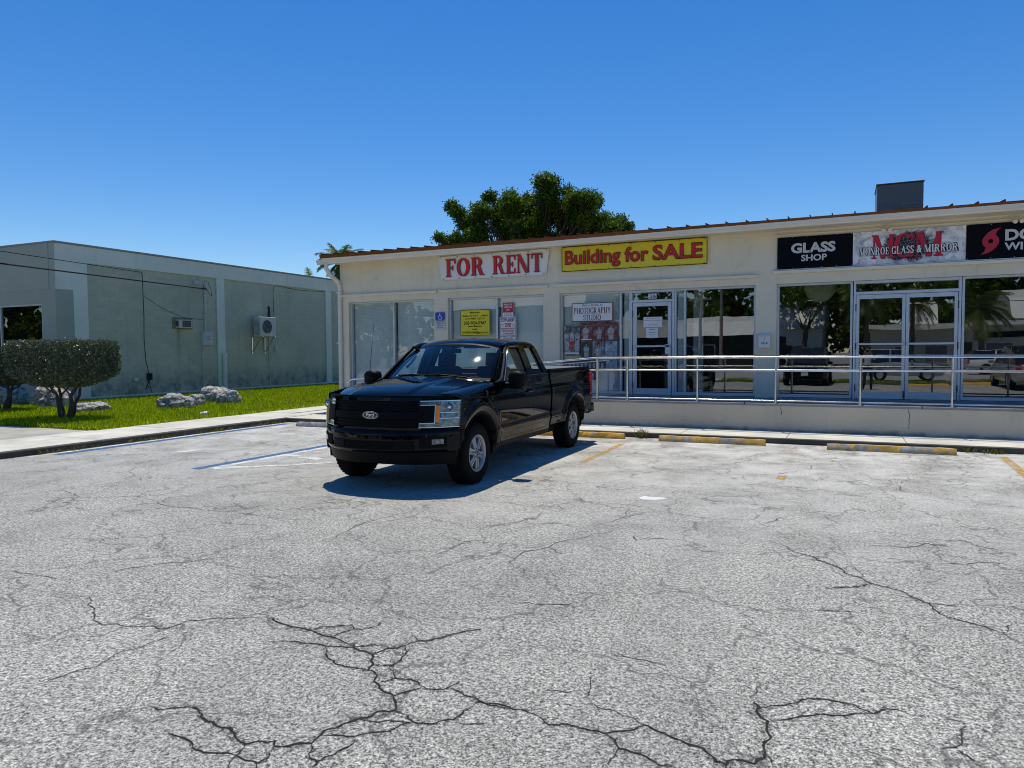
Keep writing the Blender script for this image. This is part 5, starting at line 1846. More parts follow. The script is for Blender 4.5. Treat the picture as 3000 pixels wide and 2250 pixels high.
obj('case', MB().box(RC, RC + .10, 18.40, 18.58, .70, .95), MT['doorgrey'], jb, bevel=.008)
obj('cover', MB().box(RC + .10, RC + .112, 18.42, 18.56, .72, .93), MT['cable'], jb)
obj('tail', MB().tube([(RC + .04, 18.46, .7), (RC + .03, 18.40, .5), (RC + .03, 18.30, .34)], .012, 6).tube([(RC + .04, 18.48, .7), (RC + .03, 18.52, .45), (RC + .03, 18.60, .22)], .010, 6), MT['cable'], jb)
wb = thing('outlet_box', 'small white outlet box low on the block wall', 'box', (RC, 17.94, .68))
obj('case', MB().box(RC, RC + .08, 17.87, 18.01, .68, .80), MT['white'], wb, bevel=.006)
obj('cover', MB().box(RC + .08, RC + .09, 17.89, 17.99, .70, .78), MT['p_ltgrey'], wb)
# roadside pole that carries the drop
MT['pole'] = pm('weathered_pole', (0.20, 0.17, 0.14), 0.9, 0.25, 6.0, bmp=.3)

# ------------------------------------------------------------------ pickup truck
def car_paint(name, colr, rough=0.28, metal=0.0):
    m, nt, out = new_mat(name)
    p = node(nt, 'ShaderNodeTexCoord').outputs['Object']
    n = tex_noise(nt, 3.0, 4.0, 0.6, 0.0, p)
    d = ramp(nt, tex_noise(nt, 18.0, 4.0, 0.7, 0.0, p), [(0.55, 0.0), (0.9, 1.0)])
    c = mixc(nt, mth(nt, 'MULTIPLY', d, 0.015), colr, (0.4, 0.38, 0.34))
    pr = principled(nt, out, c, rough, metal, 0.0 if max(colr) < .05 else .4, None, 0.9)
    pr.inputs['Coat Roughness'].default_value = 0.02
    pr.inputs['Coat IOR'].default_value = 1.34
    return m


MT['paint'] = car_paint('black_car_paint', (0.0012, 0.0015, 0.0026))
MT['chrome'] = pm('chrome_trim', (0.80, 0.81, 0.82), 0.10, 0.03, 5.0, metal=1.0, obj_space=True)
MT['silverwheel'] = pm('silver_alloy', (0.40, 0.40, 0.40), 0.38, 0.08, 8.0, metal=0.35, obj_space=True)
MT['reflector'] = pm('lamp_reflector', (0.24, 0.235, 0.225), 0.3, 0.9, 22.0, metal=0.2, obj_space=True)
MT['lamp_dark'] = pm('lamp_bezel', (0.04, 0.042, 0.045), 0.3, 0.2, 20.0, obj_space=True)
MT['amber'] = pm('amber_lens', (0.95, 0.26, 0.01), 0.25, 0.12, 30.0, obj_space=True)
MT['redlens'] = pm('red_lens', (0.50, 0.01, 0.02), 0.2, 0.1, 20.0, obj_space=True)
MT['autoglass'] = glass_mat('tinted_auto_glass', (0.86, 0.96, 0.93), 0.0, 0.045)
MT['lens'] = glass_mat('clear_lens', (0.93, 0.95, 0.96), 0.0)
MT['seat'] = pm('dark_seat_cloth', (0.035, 0.037, 0.04), 0.9, 0.2, 20.0, spec=0.2, obj_space=True)
MT['cowl'] = pm('grey_cowl_plastic', (0.20, 0.20, 0.205), 0.5, 0.2, 20.0, obj_space=True)
MT['badgeblue'] = pm('badge_blue', (0.008, 0.02, 0.10), 0.2, 0.1, 10.0, obj_space=True)
MT['vinyl'] = pm('bed_cover_vinyl', (0.16, 0.165, 0.17), 0.42, 0.1, 6.0, obj_space=True)

TR = thing('pickup_truck', 'black extended cab pickup truck parked nose out before the shops', 'pickup truck', (-5.050, 7.87, 0), R(1.15), local=True)
WB = 3.68


def lerp_tab(tab, q):
    if q <= tab[0][0]:
        return tab[0][1]
    for (a, va), (b, vb) in zip(tab[:-1], tab[1:]):
        if q <= b:
            return va + (vb - va) * (q - a) / (b - a)
    return tab[-1][1]


HWZ = [(.38, .925), (.46, .952), (.585, .972), (.60, .984), (.655, .986), (.67, .976), (.85, .992), (1.0, .998), (1.085, .992), (1.11, .978), (1.22, .962), (1.34, .945)]


def hw(y, z):
    w = lerp_tab(HWZ, z)
    if y < -.15:
        w -= .030 * min(1.0, (-.15 - y) / .45) ** 2
    for yc in (0, WB):
        r = math.hypot(y - yc, z - .40)
        d = abs(r - .575)
        if d < .10 and z > .36:
            w += .034 * (1 - (d / .10) ** 1.4)
    return w


def arch(y, yc, r=.485, zc=.395):
    d = abs(y - yc)
    return zc + math.sqrt(r * r - d * d) if d < r else None


def stations(y0, y1, extra=()):
    s = [y0 + (y1 - y0) * i / max(2, int((y1 - y0) / .05)) for i in range(max(2, int((y1 - y0) / .05)) + 1)]
    for c in (0, WB):
        for d in (.4849, .483, .478, .47, .455, .435, .41):
            for q in (c - d, c + d):
                if y0 < q < y1:
                    s.append(q)
        for d in (.48501, .4855):
            for q in (c - d, c + d):
                if y0 < q < y1:
                    s.append(q)
    s += [q for q in extra if y0 < q < y1]
    return sorted(set(s))


def fy(x, z):
    return -.915 + .44 * (abs(x) / .98) ** 3.0 + .16 * max(0, z - .78)


def side_panel(name, y0, y1, zb, zt, sgn, mat, nz=26, roll=None, parent=None):
    rows = []
    for y in stations(y0, y1):
        b = zb(y)
        t = zt(y)
        row = []
        zs = [b + (t - b) * i / nz for i in range(nz + 1)]
        # lower flange turned inwards
        row.append((sgn * (hw(y, b) - .045), y, b + .004))
        for z in zs:
            row.append((sgn * hw(y, z), y, z))
        if roll:
            xe, ze = roll(y)
            x0 = hw(y, t)
            for k in range(1, 6):
                a = math.pi / 2 * k / 5
                row.append((sgn * (x0 - (x0 - xe) * (1 - math.cos(a))), y, t + (ze - t) * math.sin(a)))
        if y < -.3:
            row = [(p[0], max(p[1], fy(p[0], p[2]) + .006), p[2]) for p in row]
        rows.append(row)
    return obj(name, MB().rows(rows, flip=sgn < 0), mat, parent or TR, smooth=40)


def z_edge(y):
    return lerp_tab([(-.90, 1.125), (-.75, 1.14), (-.4, 1.175), (0, 1.215), (.3, 1.246), (.55, 1.262)], y)


def x_edge(y):
    return lerp_tab([(-.90, .72), (-.75, .745), (-.4, .78), (.1, .805), (.55, .825)], y)


def fender_bottom(y):
    if y < -.485:
        return .735
    a = arch(y, 0)
    return a if a else .45


for s in (1, -1):
    fd = side_panel('front_fender', -.745, .497, fender_bottom, lambda y: z_edge(y) - .075, s, MT['paint'], roll=lambda y: (x_edge(y), z_edge(y)))
    BELT = lambda y: lerp_tab([(.5, 1.245), (1.0, 1.25), (1.18, 1.285), (2.5, 1.30)], y)
    fdoor = side_panel('front_door', .505, 1.757, lambda y: .452, BELT, s, MT['paint'])
    rdoor = side_panel('rear_door', 1.765, 2.47, lambda y: .452, BELT, s, MT['paint'])
    side_panel('bed_side', 2.535, 4.60, lambda y: (arch(y, WB) or (.50 if y < 3.3 else .56)), lambda y: 1.325, s, MT['paint'], roll=lambda y: (.90, 1.345))
    side_panel('rocker', .47, 2.50, lambda y: .385, lambda y: .447, s, MT['blackplastic'], nz=3)
    # wheel arch lips
    for yc in (0, WB):
        rows = []
        for k in range(33):
            a = math.pi * (.02 + .96 * k / 32)
            y, z = yc + .487 * math.cos(a), .395 + .487 * math.sin(a)
            y2, z2 = yc + .505 * math.cos(a), .395 + .505 * math.sin(a)
            y3, z3 = yc + .46 * math.cos(a), .395 + .46 * math.sin(a)
            rows.append([(s * (hw(y3, z3) - .14), y3, z3), (s * (hw(y, z) + .008), y, z), (s * (hw(y2, z2) + .010), y2, z2), (s * (hw(y2, z2) - .02), y2, z2)])
        obj('arch_lip', MB().rows(rows, flip=s > 0), MT['blackplastic'], TR, smooth=50)
        # liner
        rows = []
        for k in range(25):
            a = math.pi * (-.05 + 1.1 * k / 24)
            rows.append([(s * .93, yc + .475 * math.cos(a), .395 + .475 * math.sin(a)), (s * .55, yc + .475 * math.cos(a), .395 + .475 * math.sin(a))])
        obj('wheel_liner', MB().rows(rows, flip=s < 0), MT['rubber'], TR, smooth=60)
    # handles
    for dr, yy in ((fdoor, 1.62), ):
        h = MB().cbox((s * 1.012, yy, 1.075), (.03, .24, .032))
        obj('handle', h, MT['paint'], dr, bevel=.012)
        obj('handle_cup', MB().cbox((s * .985, yy - .01, 1.075), (.02, .18, .075)), MT['blackplastic'], dr, bevel=.02)
    # belt moulding
    rows = [[(s * (hw(y, BELT(y)) + .008), y, BELT(y) - .012), (s * (hw(y, BELT(y)) + .010), y, BELT(y) + .004), (s * (hw(y, BELT(y)) - .02), y, BELT(y) + .010)] for y in [.52 + i * .05 for i in range(40)]]
    obj('belt_trim', MB().rows(rows, flip=s < 0), MT['chrome'] if s > 3 else MT['blackplastic'], TR, smooth=40)
    # mirror
    ym, zm = .80, 1.255
    mir = MB()
    rows = []
    for j in range(9):
        t_ = j / 8
        yy = ym - .075 + .15 * t_
        sc_ = (1 - (2 * t_ - 1) ** 4 * .35) if t_ < .5 else 1.0
        row = []
        for k in range(20):
            a = 2 * math.pi * k / 20
            cx_, cz_ = math.copysign(abs(math.cos(a)) ** .5, math.cos(a)), math.copysign(abs(math.sin(a)) ** .5, math.sin(a))
            row.append((s * (1.145 + .115 * sc_ * cx_), yy, zm + .118 * sc_ * cz_))
        rows.append(row)
    mo = obj('mirror', mir.rows(rows, close=True, caps=True, flip=s < 0), MT['blackplastic'], TR, smooth=50)
    obj('mirror_cap', MB().sphere((s * 1.145, ym - .03, zm + .05), (.118, .06, .078), 18, 10), MT['blackplastic'], mo, smooth=180)
    obj('arm', MB().tube([(s * .93, ym + .02, 1.19), (s * 1.06, ym, 1.19)], [.05, .035], 8), MT['blackplastic'], mo, smooth=60)
    obj('mirror_glass', MB().cbox((s * 1.145, ym + .078, zm), (.19, .004, .19)), MT['chrome'], mo)

# hood
def hood_pt(u, v):
    x = (2 * u - 1)
    yf_ = fy(x * .745, 1.07) + .012
    y = yf_ + (.43 - yf_) * v
    xe = x_edge(y) - .006
    z = z_edge(y) + .003 + .050 * (1 - abs(x) ** 2.2)
    ax = abs(x * xe)
    k = max(0.0, min(1.0, (.43 - ax) / .05))
    z += .016 * (k * k * (3 - 2 * k)) * min(1, v / .10)
    if v < .45:
        z -= .070 * ((.45 - v) / .45) ** 2
    if v < .05:
        z -= .030 * ((.05 - v) / .05) ** 2
    yy = y
    if v > .9:
        yy += .12 * x * x * (v - .9) / .1
    return (x * xe, yy, z)


hood = obj('hood', MB().grid(hood_pt, 60, 44), MT['paint'], TR, smooth=50)
obj('hood_front', MB().grid(lambda u, v: tuple(Vector(hood_pt(u, 0)) + Vector((0, .02 * v, -.06 * v))), 40, 2, flip=True), MT['paint'], TR, smooth=50)


def front_patch(name, x0, x1, z0, z1, off, mat, parent=TR, nx=24, nz=4, depth=.02, zf=None):
    """curved plate following the nose; zf(x,v) may bend its edges"""
    def f(u, v):
        x = x0 + (x1 - x0) * u
        z = zf(x, v) if zf else z0 + (z1 - z0) * v
        return (x, fy(x, z) - off, z)
    mb = MB().grid(f, nx, nz)
    # edge returns
    for v in (0, 1):
        rows = [[f(i / nx, v), tuple(Vector(f(i / nx, v)) + Vector((0, depth, 0)))] for i in range(nx + 1)]
        mb.rows(rows, flip=v == 1)
    for u in (0, 1):
        rows = [[f(u, i / nz), tuple(Vector(f(u, i / nz)) + Vector((0, depth, 0)))] for i in range(nz + 1)]
        mb.rows(rows, flip=u == 0)
    return obj(name, mb, mat, parent, smooth=35)


# nose panel, grille
front_patch('nose_panel', -.88, .88, .70, 1.13, -.035, MT['blackplastic'], nz=6)
gr = front_patch('grille', -.60, .60, .755, 1.085, -.02, MT['blackplastic'], nz=6)
front_patch('grille_surround', -.62, .62, 1.072, 1.112, .006, MT['paint'], gr)
front_patch('grille_surround', -.62, .62, .735, .765, .006, MT['paint'], gr)
for s in (1, -1):
    a, b = (.575, .59) if s > 0 else (-.59, -.575)
    front_patch('grille_surround', a, b, .766, 1.071, .004, MT['paint'], gr, nx=3)
front_patch('grille_bar', -.575, .575, .865, .945, .012, MT['blackplastic'], gr)
for z in (.80, .835, .975, 1.01, 1.045):
    front_patch('grille_slat', -.575, .575, z - .008, z + .008, -.004, MT['blackplastic'], gr)
# oval badge with script
bd = MB()
n = 40
yb = fy(0, .905) - .022
for k, (rx, rz2, dy, mt, nm) in enumerate(((.110, .045, 0, 'chrome', 'badge_rim'), (.1055, .0418, -.003, 'badgeblue', 'badge_face'))):
    m_ = MB()
    ring = [(rx * math.cos(2 * math.pi * i / n), yb + dy, .905 + rz2 * math.sin(2 * math.pi * i / n)) for i in range(n)]
    back = [(p[0], yb + .03, p[2]) for p in ring]
    m_.rows([back, ring], close=True).add(ring, [tuple(range(n))])
    o = obj(nm, m_, MT[mt], gr)
m_ = MB()
for i in range(n):
    a0, a1 = 2 * math.pi * i / n, 2 * math.pi * (i + 1) / n
    m_.quad((.097 * math.cos(a0), yb - .0045, .905 + .0345 * math.sin(a0)), (.097 * math.cos(a1), yb - .0045, .905 + .0345 * math.sin(a1)), (.094 * math.cos(a1), yb - .0045, .905 + .0315 * math.sin(a1)), (.094 * math.cos(a0), yb - .0045, .905 + .0315 * math.sin(a0)))
obj('badge_line', m_, MT['chrome'], gr)
letters('Ford', (-.060, .058, .888, .928), yb - .005, MT['chrome'], gr, .012, .35, name='badge_script')

# headlamps: C-shaped
for s in (1, -1):
    lo, hi = .595, .962
    A, B = (lo, hi) if s > 0 else (-hi, -lo)
    hd = front_patch('headlight', A, B, .765, 1.075, -.006, MT['lamp_dark'], nx=18, nz=6, depth=.05)

    def arm(x0, x1, z0, z1, mat, off, nm, nx=10):
        a, b = (x0, x1) if s > 0 else (-x1, -x0)
        return front_patch(nm, a, b, z0, z1, off, mat, hd, nx=nx, nz=2, depth=.008)
    arm(.60, .79, 1.030, 1.066, MT['lamp_dark'], .002, 'upper_arm')
    for q in range(5):
        arm(.685 + q * .022, .697 + q * .022, 1.036, 1.062, MT['reflector'], .006, 'light_bar', 2)
    arm(.60, .79, .772, .808, MT['reflector'], .002, 'lower_arm')
    arm(.79, .955, .938, 1.064, MT['reflector'], .001, 'upper_lamp')
    arm(.80, .955, .872, .930, MT['reflector'], .0, 'middle_lamp')
    arm(.79, .955, .772, .864, MT['reflector'], .001, 'lower_lamp')
    arm(.752, .792, .822, 1.018, MT['amber'], .016, 'side_marker', 4)
    arm(.595, .962, 1.066, 1.075, MT['chrome'], .008, 'bright_edge')
    arm(.595, .962, .763, .771, MT['chrome'], .008, 'bright_edge')
    arm(.60, .752, 1.020, 1.028, MT['chrome'], .008, 'bright_edge')
    arm(.60, .752, .812, .819, MT['chrome'], .008, 'bright_edge')
    arm(.744, .751, .819, 1.020, MT['chrome'], .008, 'bright_edge', 3)
    arm(.79, .955, .931, .937, MT['chrome'], .006, 'bright_edge')
    arm(.79, .955, .865, .871, MT['chrome'], .006, 'bright_edge')
    x_l = s * .865
    obj('bulb', MB().lathe([(.0, -.03), (.020, -.026), (.030, 0)], (x_l, fy(x_l, 1.0) - .004, 1.0), 'y', 16), MT['chrome'], hd, smooth=60)
    obj('bulb_ring', MB().lathe([(.034, -.006), (.042, -.012), (.050, -.004)], (x_l, fy(x_l, 1.0) - .002, 1.0), 'y', 18), MT['lamp_dark'], hd, smooth=60)
    front_patch('lens', (A if s > 0 else A), (B if s > 0 else B), .763, 1.075, .014, MT['lens'], hd, nx=12, nz=4, depth=.01)
    # inner black of the C, on the body side of the lens
    arm(.582, .742, .822, 1.017, MT['blackplastic'], .018, 'inner_panel')

# bumper with dark plates giving the shade of its recesses, fog lamps and lower valance
def bumper_pt(u, v):
    x = -.965 + 1.93 * u
    prof = [(.735, .045), (.728, .012), (.70, -.004), (.60, -.012), (.50, .006), (.468, .03), (.462, .07)]
    k = v * (len(prof) - 1)
    i = min(int(k), len(prof) - 2)
    z = prof[i][0] + (prof[i + 1][0] - prof[i][0]) * (k - i)
    o = prof[i][1] + (prof[i + 1][1] - prof[i][1]) * (k - i)
    lift = .02 * (abs(x) / .99) ** 2
    return (x, -.955 + .50 * (abs(x) / .99) ** 2.8 + o, z + lift)


bp = obj('front_bumper', MB().grid(bumper_pt, 60, 18, flip=True), MT['paint'], TR, smooth=40)


def bump_patch(name, x0, x1, z0, z1, off, mat, parent=bp, nx=16, depth=.012):
    def f(u, v):
        x = x0 + (x1 - x0) * u
        z = z0 + (z1 - z0) * v
        return (x, -.970 + .50 * (abs(x) / .99) ** 2.8 - off, z + .02 * (abs(x) / .99) ** 2)
    mb = MB().grid(f, nx, 2)
    for v in (0, 1):
        mb.rows([[f(i / nx, v), tuple(Vector(f(i / nx, v)) + Vector((0, depth + .02, 0)))] for i in range(nx + 1)], flip=v == 1)
    for u in (0, 1):
        mb.rows([[f(u, i / 2), tuple(Vector(f(u, i / 2)) + Vector((0, depth + .02, 0)))] for i in range(3)], flip=u == 0)
    return obj(name, mb, mat, parent, smooth=40)


bump_patch('intake_shade', -.56, .56, .505, .610, .0, MT['rubber'])  # dark plate on the bumper face, standing in for the shaded opening
for i in range(4):
    bump_patch('intake_slat', -.33, .33, .517 + i * .025, .523 + i * .025, .006, MT['blackplastic'])
for s in (1, -1):
    a, b = (.36, .55) if s > 0 else (-.55, -.36)
    bump_patch('tow_hook_cover', a, b, .512, .603, .006, MT['blackplastic'])
    a, b = (.61, .86) if s > 0 else (-.86, -.61)
    fr_ = bump_patch('fog_recess_shade', a, b, .515, .645, .002, MT['rubber'])  # raised dark plate painted as the shade inside the lamp recess
    a, b = (.735, .835) if s > 0 else (-.835, -.735)
    fg_ = bump_patch('fog_lamp', a, b, .560, .618, .008, MT['reflector'], fr_, 6)
    bump_patch('fog_lens', a, b, .560, .618, .014, MT['lens'], fg_, 6)


def val_pt(u, v):
    x = -.90 + 1.80 * u
    return (x, -.87 + .47 * (abs(x) / .99) ** 2.8 + .05 * v, .47 - .15 * v - .0 * abs(x))


obj('lower_valance', MB().grid(val_pt, 40, 3, flip=True), MT['blackplastic'], TR, smooth=40)

# underbody and engine bay fill so no light leaks through
obj('underbody', MB().box(-.80, .80, -.55, 4.55, .34, .50).box(-.76, .76, -.60, .50, .50, .95).box(-.90, .90, .52, 2.46, .44, .50), MT['rubber'], TR)

# cab: dark tub, roof, pillars, glass
obj('cab_floor', MB().box(-.92, .92, .50, 2.47, .501, .56).box(-.84, .84, .44, .55, .56, 1.20), MT['seat'], TR)
obj('cab_back', MB().box(-.93, .93, 2.44, 2.475, .56, 1.29), MT['paint'], TR)


def roof_pt(u, v):
    y = 1.215 + (2.405 - 1.215) * v
    x = 2 * u - 1
    zc = lerp_tab([(1.2, 1.762), (1.3, 1.80), (1.45, 1.828), (1.7, 1.848), (2.05, 1.846), (2.25, 1.825), (2.35, 1.79), (2.41, 1.755)], y)
    hwid = lerp_tab([(1.2, .665), (1.4, .705), (2.1, .712), (2.41, .68)], y)
    z = zc - .082 * abs(x) ** 2.6
    g = min(abs(abs(x) * hwid - q) for q in (.14, .32, .47))
    if g < .022 and 1.4 < y < 2.25:
        z -= .007 * (1 - (g / .022) ** 2)
    return (x * hwid, y + .055 * (1 - abs(x) ** 2) * (0) + (.085 * x * x if v < .02 else .085 * x * x * max(0, 1 - v * 4)), z)


obj('roof', MB().grid(roof_pt, 72, 40), MT['paint'], TR, smooth=60)


def ws_pt(u, v):
    x = 2 * u - 1
    b = Vector((x * .805, .435 + .275 * x * x, 1.262 + .004 * (1 - x * x)))
    t = Vector(roof_pt(u, 0)) + Vector((0, -.002, -.004))
    p = b.lerp(t, v)
    k = math.sin(math.pi * v) * .022
    return tuple(p + Vector((0, -k, k * .8)))


ws = obj('windshield', MB().grid(ws_pt, 30, 14), MT['autoglass'], TR, smooth=180)
# black band round the glass
for v0, v1 in ((-.0, .05), (.955, 1.0)):
    obj('glass_band', MB().grid(lambda u, v: tuple(Vector(ws_pt(u, v0 + (v1 - v0) * v)) + Vector((0, -.003, .002))), 30, 2), MT['blackplastic'], ws, smooth=180)
for s in (1, -1):
    P0, P1 = Vector(ws_pt(1 if s > 0 else 0, 0)), Vector(ws_pt(1 if s > 0 else 0, 1))
    rows = []
    for i in range(15):
        v = i / 14
        q = Vector(ws_pt(1 if s > 0 else 0, v))
        wd = .050 - .012 * v
        q0 = q + Vector((-s * .025, -.008, .006))
        q1 = q + Vector((s * .022, .006, .010))
        q2 = q + Vector((s * wd * .85, wd * .9, -.006))
        q3 = q + Vector((s * wd * .75, wd * 1.25, -.03))
        q4 = q + Vector((-s * .02, wd * .9, -.03))
        rows.append([q0, q1, q2, q3, q4])
    obj('front_pillar', MB().rows(rows, close=True, flip=s > 0), MT['paint'], TR, smooth=50)
    # roof rail and rear pillar
    a = Vector(roof_pt(1 if s > 0 else 0, 0))
    rail_pts = [(s * .705, 1.30, 1.705), (s * .722, 1.42, 1.735), (s * .735, 1.6, 1.748), (s * .738, 1.85, 1.752), (s * .730, 2.1, 1.747), (s * .720, 2.25, 1.735), (s * .718, 2.34, 1.705), (s * .735, 2.395, 1.64), (s * .795, 2.43, 1.50), (s * .85, 2.455, 1.38), (s * .91, 2.465, 1.29)]
    obj('roof_rail', MB().tube(rail_pts, [.034, .036, .038, .038, .038, .040, .045, .050, .052, .052, .050], 10), MT['paint'], TR, smooth=70)

    def sx(z):
        return lerp_tab([(1.22, .958), (1.30, .930), (1.45, .878), (1.6, .815), (1.74, .745)], z)

    def side_poly(name, poly, off, mat, parent=TR, thick=.0):
        """(y,z) outline laid on the cab side; subdivided by z so it follows the tumblehome"""
        mb = MB()
        n_ = len(poly)
        mb.add([(s * (sx(z) + off), y, z) for y, z in poly], [tuple(range(n_)) if s > 0 else tuple(range(n_ - 1, -1, -1))])
        return obj(name, mb, mat, parent)

    def strip2(name, left, right, off, mat, parent=TR, n_=10, th=.03):
        rows = []
        if th < .005:
            for i in range(n_ + 1):
                t_ = i / n_
                l = (left[0][0] + (left[1][0] - left[0][0]) * t_, left[0][1] + (left[1][1] - left[0][1]) * t_)
                r_ = (right[0][0] + (right[1][0] - right[0][0]) * t_, right[0][1] + (right[1][1] - right[0][1]) * t_)
                rows.append([(s * (sx(l[1]) + off), l[0], l[1]), (s * (sx(r_[1]) + off), r_[0], r_[1])])
            return obj(name, MB().rows(rows, flip=s < 0), mat, parent, smooth=60)
        for i in range(n_ + 1):
            t_ = i / n_
            l = (left[0][0] + (left[1][0] - left[0][0]) * t_, left[0][1] + (left[1][1] - left[0][1]) * t_)
            r_ = (right[0][0] + (right[1][0] - right[0][0]) * t_, right[0][1] + (right[1][1] - right[0][1]) * t_)
            rows.append([(s * (sx(l[1]) + off), l[0], l[1]), (s * (sx(r_[1]) + off), r_[0], r_[1]), (s * (sx(r_[1]) + off - th), r_[0], r_[1]), (s * (sx(l[1]) + off - th), l[0], l[1])])
        return obj(name, MB().rows(rows, close=True, flip=s < 0, caps=False), mat, parent, smooth=40)

    # side glass
    strip2('side_window', ((.82, 1.245), (1.30, 1.695)), ((1.70, 1.285), (1.70, 1.715)), -.014, MT['autoglass'], n_=12, th=.001)
    strip2('quarter_window', ((1.90, 1.31), (1.92, 1.700)), ((2.36, 1.31), (2.22, 1.690)), -.012, MT['autoglass'], n_=12, th=.001)
    # pillars and frames
    strip2('door_pillar', ((1.68, 1.27), (1.69, 1.725)), ((1.90, 1.285), (1.92, 1.725)), .004, MT['paint'])
    strip2('rear_pillar', ((2.34, 1.29), (2.21, 1.70)), ((2.47, 1.29), (2.37, 1.70)), .004, MT['paint'])
    strip2('window_frame', ((.70, 1.235), (1.28, 1.71)), ((.83, 1.24), (1.33, 1.70)), .006, MT['blackplastic'])
    strip2('window_frame', ((1.28, 1.693), (1.28, 1.728)), ((2.30, 1.693), (2.30, 1.728)), .002, MT['paint'], n_=2)
    strip2('window_frame', ((1.88, 1.285), (1.88, 1.318)), ((2.40, 1.285), (2.40, 1.318)), .003, MT['paint'], n_=2)
    strip2('sail_panel', ((.55, 1.23), (.78, 1.29)), ((.90, 1.23), (.84, 1.29)), .004, MT['blackplastic'], n_=3)
    # chrome edge of the front window
    pts = [(s * (sx(z) + .008), y, z) for y, z in ((.80, 1.245), (1.0, 1.43), (1.15, 1.565), (1.26, 1.66), (1.34, 1.70), (1.5, 1.712), (1.66, 1.715))]
    obj('weather_strip', MB().tube(pts, .006, 6), MT['chrome'], TR, smooth=60)

# rear glass
obj('rear_window', MB().grid(lambda u, v: ((2 * u - 1) * (.80 - .12 * v), 2.462 - .075 * v, 1.30 + .40 * v), 10, 4, flip=True), MT['autoglass'], TR, smooth=180)
# cowl and wipers
def cowl_pt(u, v):
    x = 2 * u - 1
    y0 = .425 + .115 * x * x
    y1 = .455 + .275 * x * x
    return (x * .80, y0 + (y1 - y0) * v - .0, 1.243 + .014 * v + .012 * (1 - x * x))


cw = obj('cowl', MB().grid(cowl_pt, 40, 3), MT['cowl'], TR, smooth=60)
for i in range(26):
    u = .06 + .88 * i / 25
    p = Vector(cowl_pt(u, .5))
    obj('cowl_slot', MB().cbox(p + Vector((0, 0, .005)), (.018, .05, .006), Matrix.Rotation(R(25), 3, 'Z')), MT['rubber'], cw)
for (u0, v0, u1, v1) in ((.62, -.02, .30, .10), (.93, -.02, .56, .10)):
    a, b = Vector(ws_pt(u0, .0)) + Vector((0, -.05, -.005)), Vector(ws_pt(u1, v1)) + Vector((0, -.03, .022))
    wp = obj('wiper', MB().tube([a, a.lerp(b, .3) + Vector((0, -.012, .014)), b], [.014, .013, .008], 6), MT['blackplastic'], TR, smooth=60)
    e0, e1 = Vector(ws_pt(u1 - .17, .085)) + Vector((0, -.016, .012)), Vector(ws_pt(u1 + .17, .10)) + Vector((0, -.016, .012))
    obj('wiper_blade', MB().tube([e0, e0.lerp(e1, .5) + Vector((0, -.004, .006)), e1], .010, 6), MT['rubber'], wp, smooth=60)
# antenna on the far fender
obj('antenna', MB().tube([(-.80, .22, 1.235), (-.80, .225, 1.26)], .014, 8).tube([(-.80, .225, 1.26), (-.795, .27, 1.6), (-.785, .33, 2.02)], [.004, .003, .0022], 6), MT['blackplastic'], TR)

# interior
obj('dashboard', MB().grid(lambda u, v: ((2 * u - 1) * .82, .60 + .36 * v + .1 * (2 * u - 1) ** 2 * (1 - v), 1.235 - .035 * v - .08 * max(0, v - .7)), 20, 6).box(-.82, .82, .80, .92, .85, 1.16), MT['seat'], TR, smooth=60)
obj('instrument_hood', MB().sphere((.40, .88, 1.19), (.20, .16, .075), 16, 10), MT['cowl'], TR, smooth=180)
sw = MB()
cen = Vector((.40, 1.10, 1.12))
Rm = Matrix.Rotation(R(-62), 3, 'X')
ringp = [cen + Rm @ Vector((.19 * math.cos(2 * math.pi * i / 28), .19 * math.sin(2 * math.pi * i / 28), 0)) for i in range(29)]
sw.tube(ringp, .016, 8, caps=False)
for a in (200, 340, 270):
    sw.tube([cen, cen + Rm @ Vector((.18 * math.cos(R(a)), .18 * math.sin(R(a)), 0))], .018, 6)
sw.sphere(tuple(cen), (.06, .04, .06))
obj('steering_wheel', sw, MT['seat'], TR, smooth=60)
for s in (1, -1):
    st_ = obj('seat', MB().cbox((s * .40, 1.32, .82), (.54, .55, .20)).cbox((s * .40, 1.60, 1.12), (.52, .14, .62), Matrix.Rotation(R(-12), 3, 'X')), MT['seat'], TR, bevel=.05, seg=3)
    obj('headrest', MB().cbox((s * .40, 1.70, 1.525), (.26, .09, .19), Matrix.Rotation(R(-10), 3, 'X')).cyl((s * .40 - .06, 1.68, 1.38), (s * .40 - .06, 1.69, 1.46), .008, 6).cyl((s * .40 + .06, 1.68, 1.38), (s * .40 + .06, 1.69, 1.46), .008, 6), MT['seat'], st_, bevel=.035, seg=3)
obj('rear_bench', MB().cbox((0, 2.20, .80), (1.5, .4, .18)).cbox((0, 2.38, 1.05), (1.5, .10, .50)), MT['seat'], TR, bevel=.04)
obj('inner_mirror', MB().cbox((.02, 1.12, 1.655), (.24, .035, .065)).cyl((.02, 1.13, 1.66), (.02, 1.12, 1.735), .010, 6), MT['blackplastic'], TR, bevel=.015)
obj('grab_handle', MB().tube([(-.70, 1.02, 1.42), (-.665, 1.05, 1.46), (-.63, 1.13, 1.55), (-.64, 1.18, 1.585)], .018, 8), MT['seat'], TR, smooth=60)
for s in (1, -1):
    obj('inner_pillar', MB().cbox((s * .74, 1.80, 1.47), (.05, .20, .50), Matrix.Rotation(R(-s * 24), 3, 'Y')), MT['seat'], TR)
    obj('sun_visor', MB().cbox((s * .33, 1.30, 1.715), (.42, .15, .02), Matrix.Rotation(R(14), 3, 'X')), MT['seat'], TR, bevel=.008)
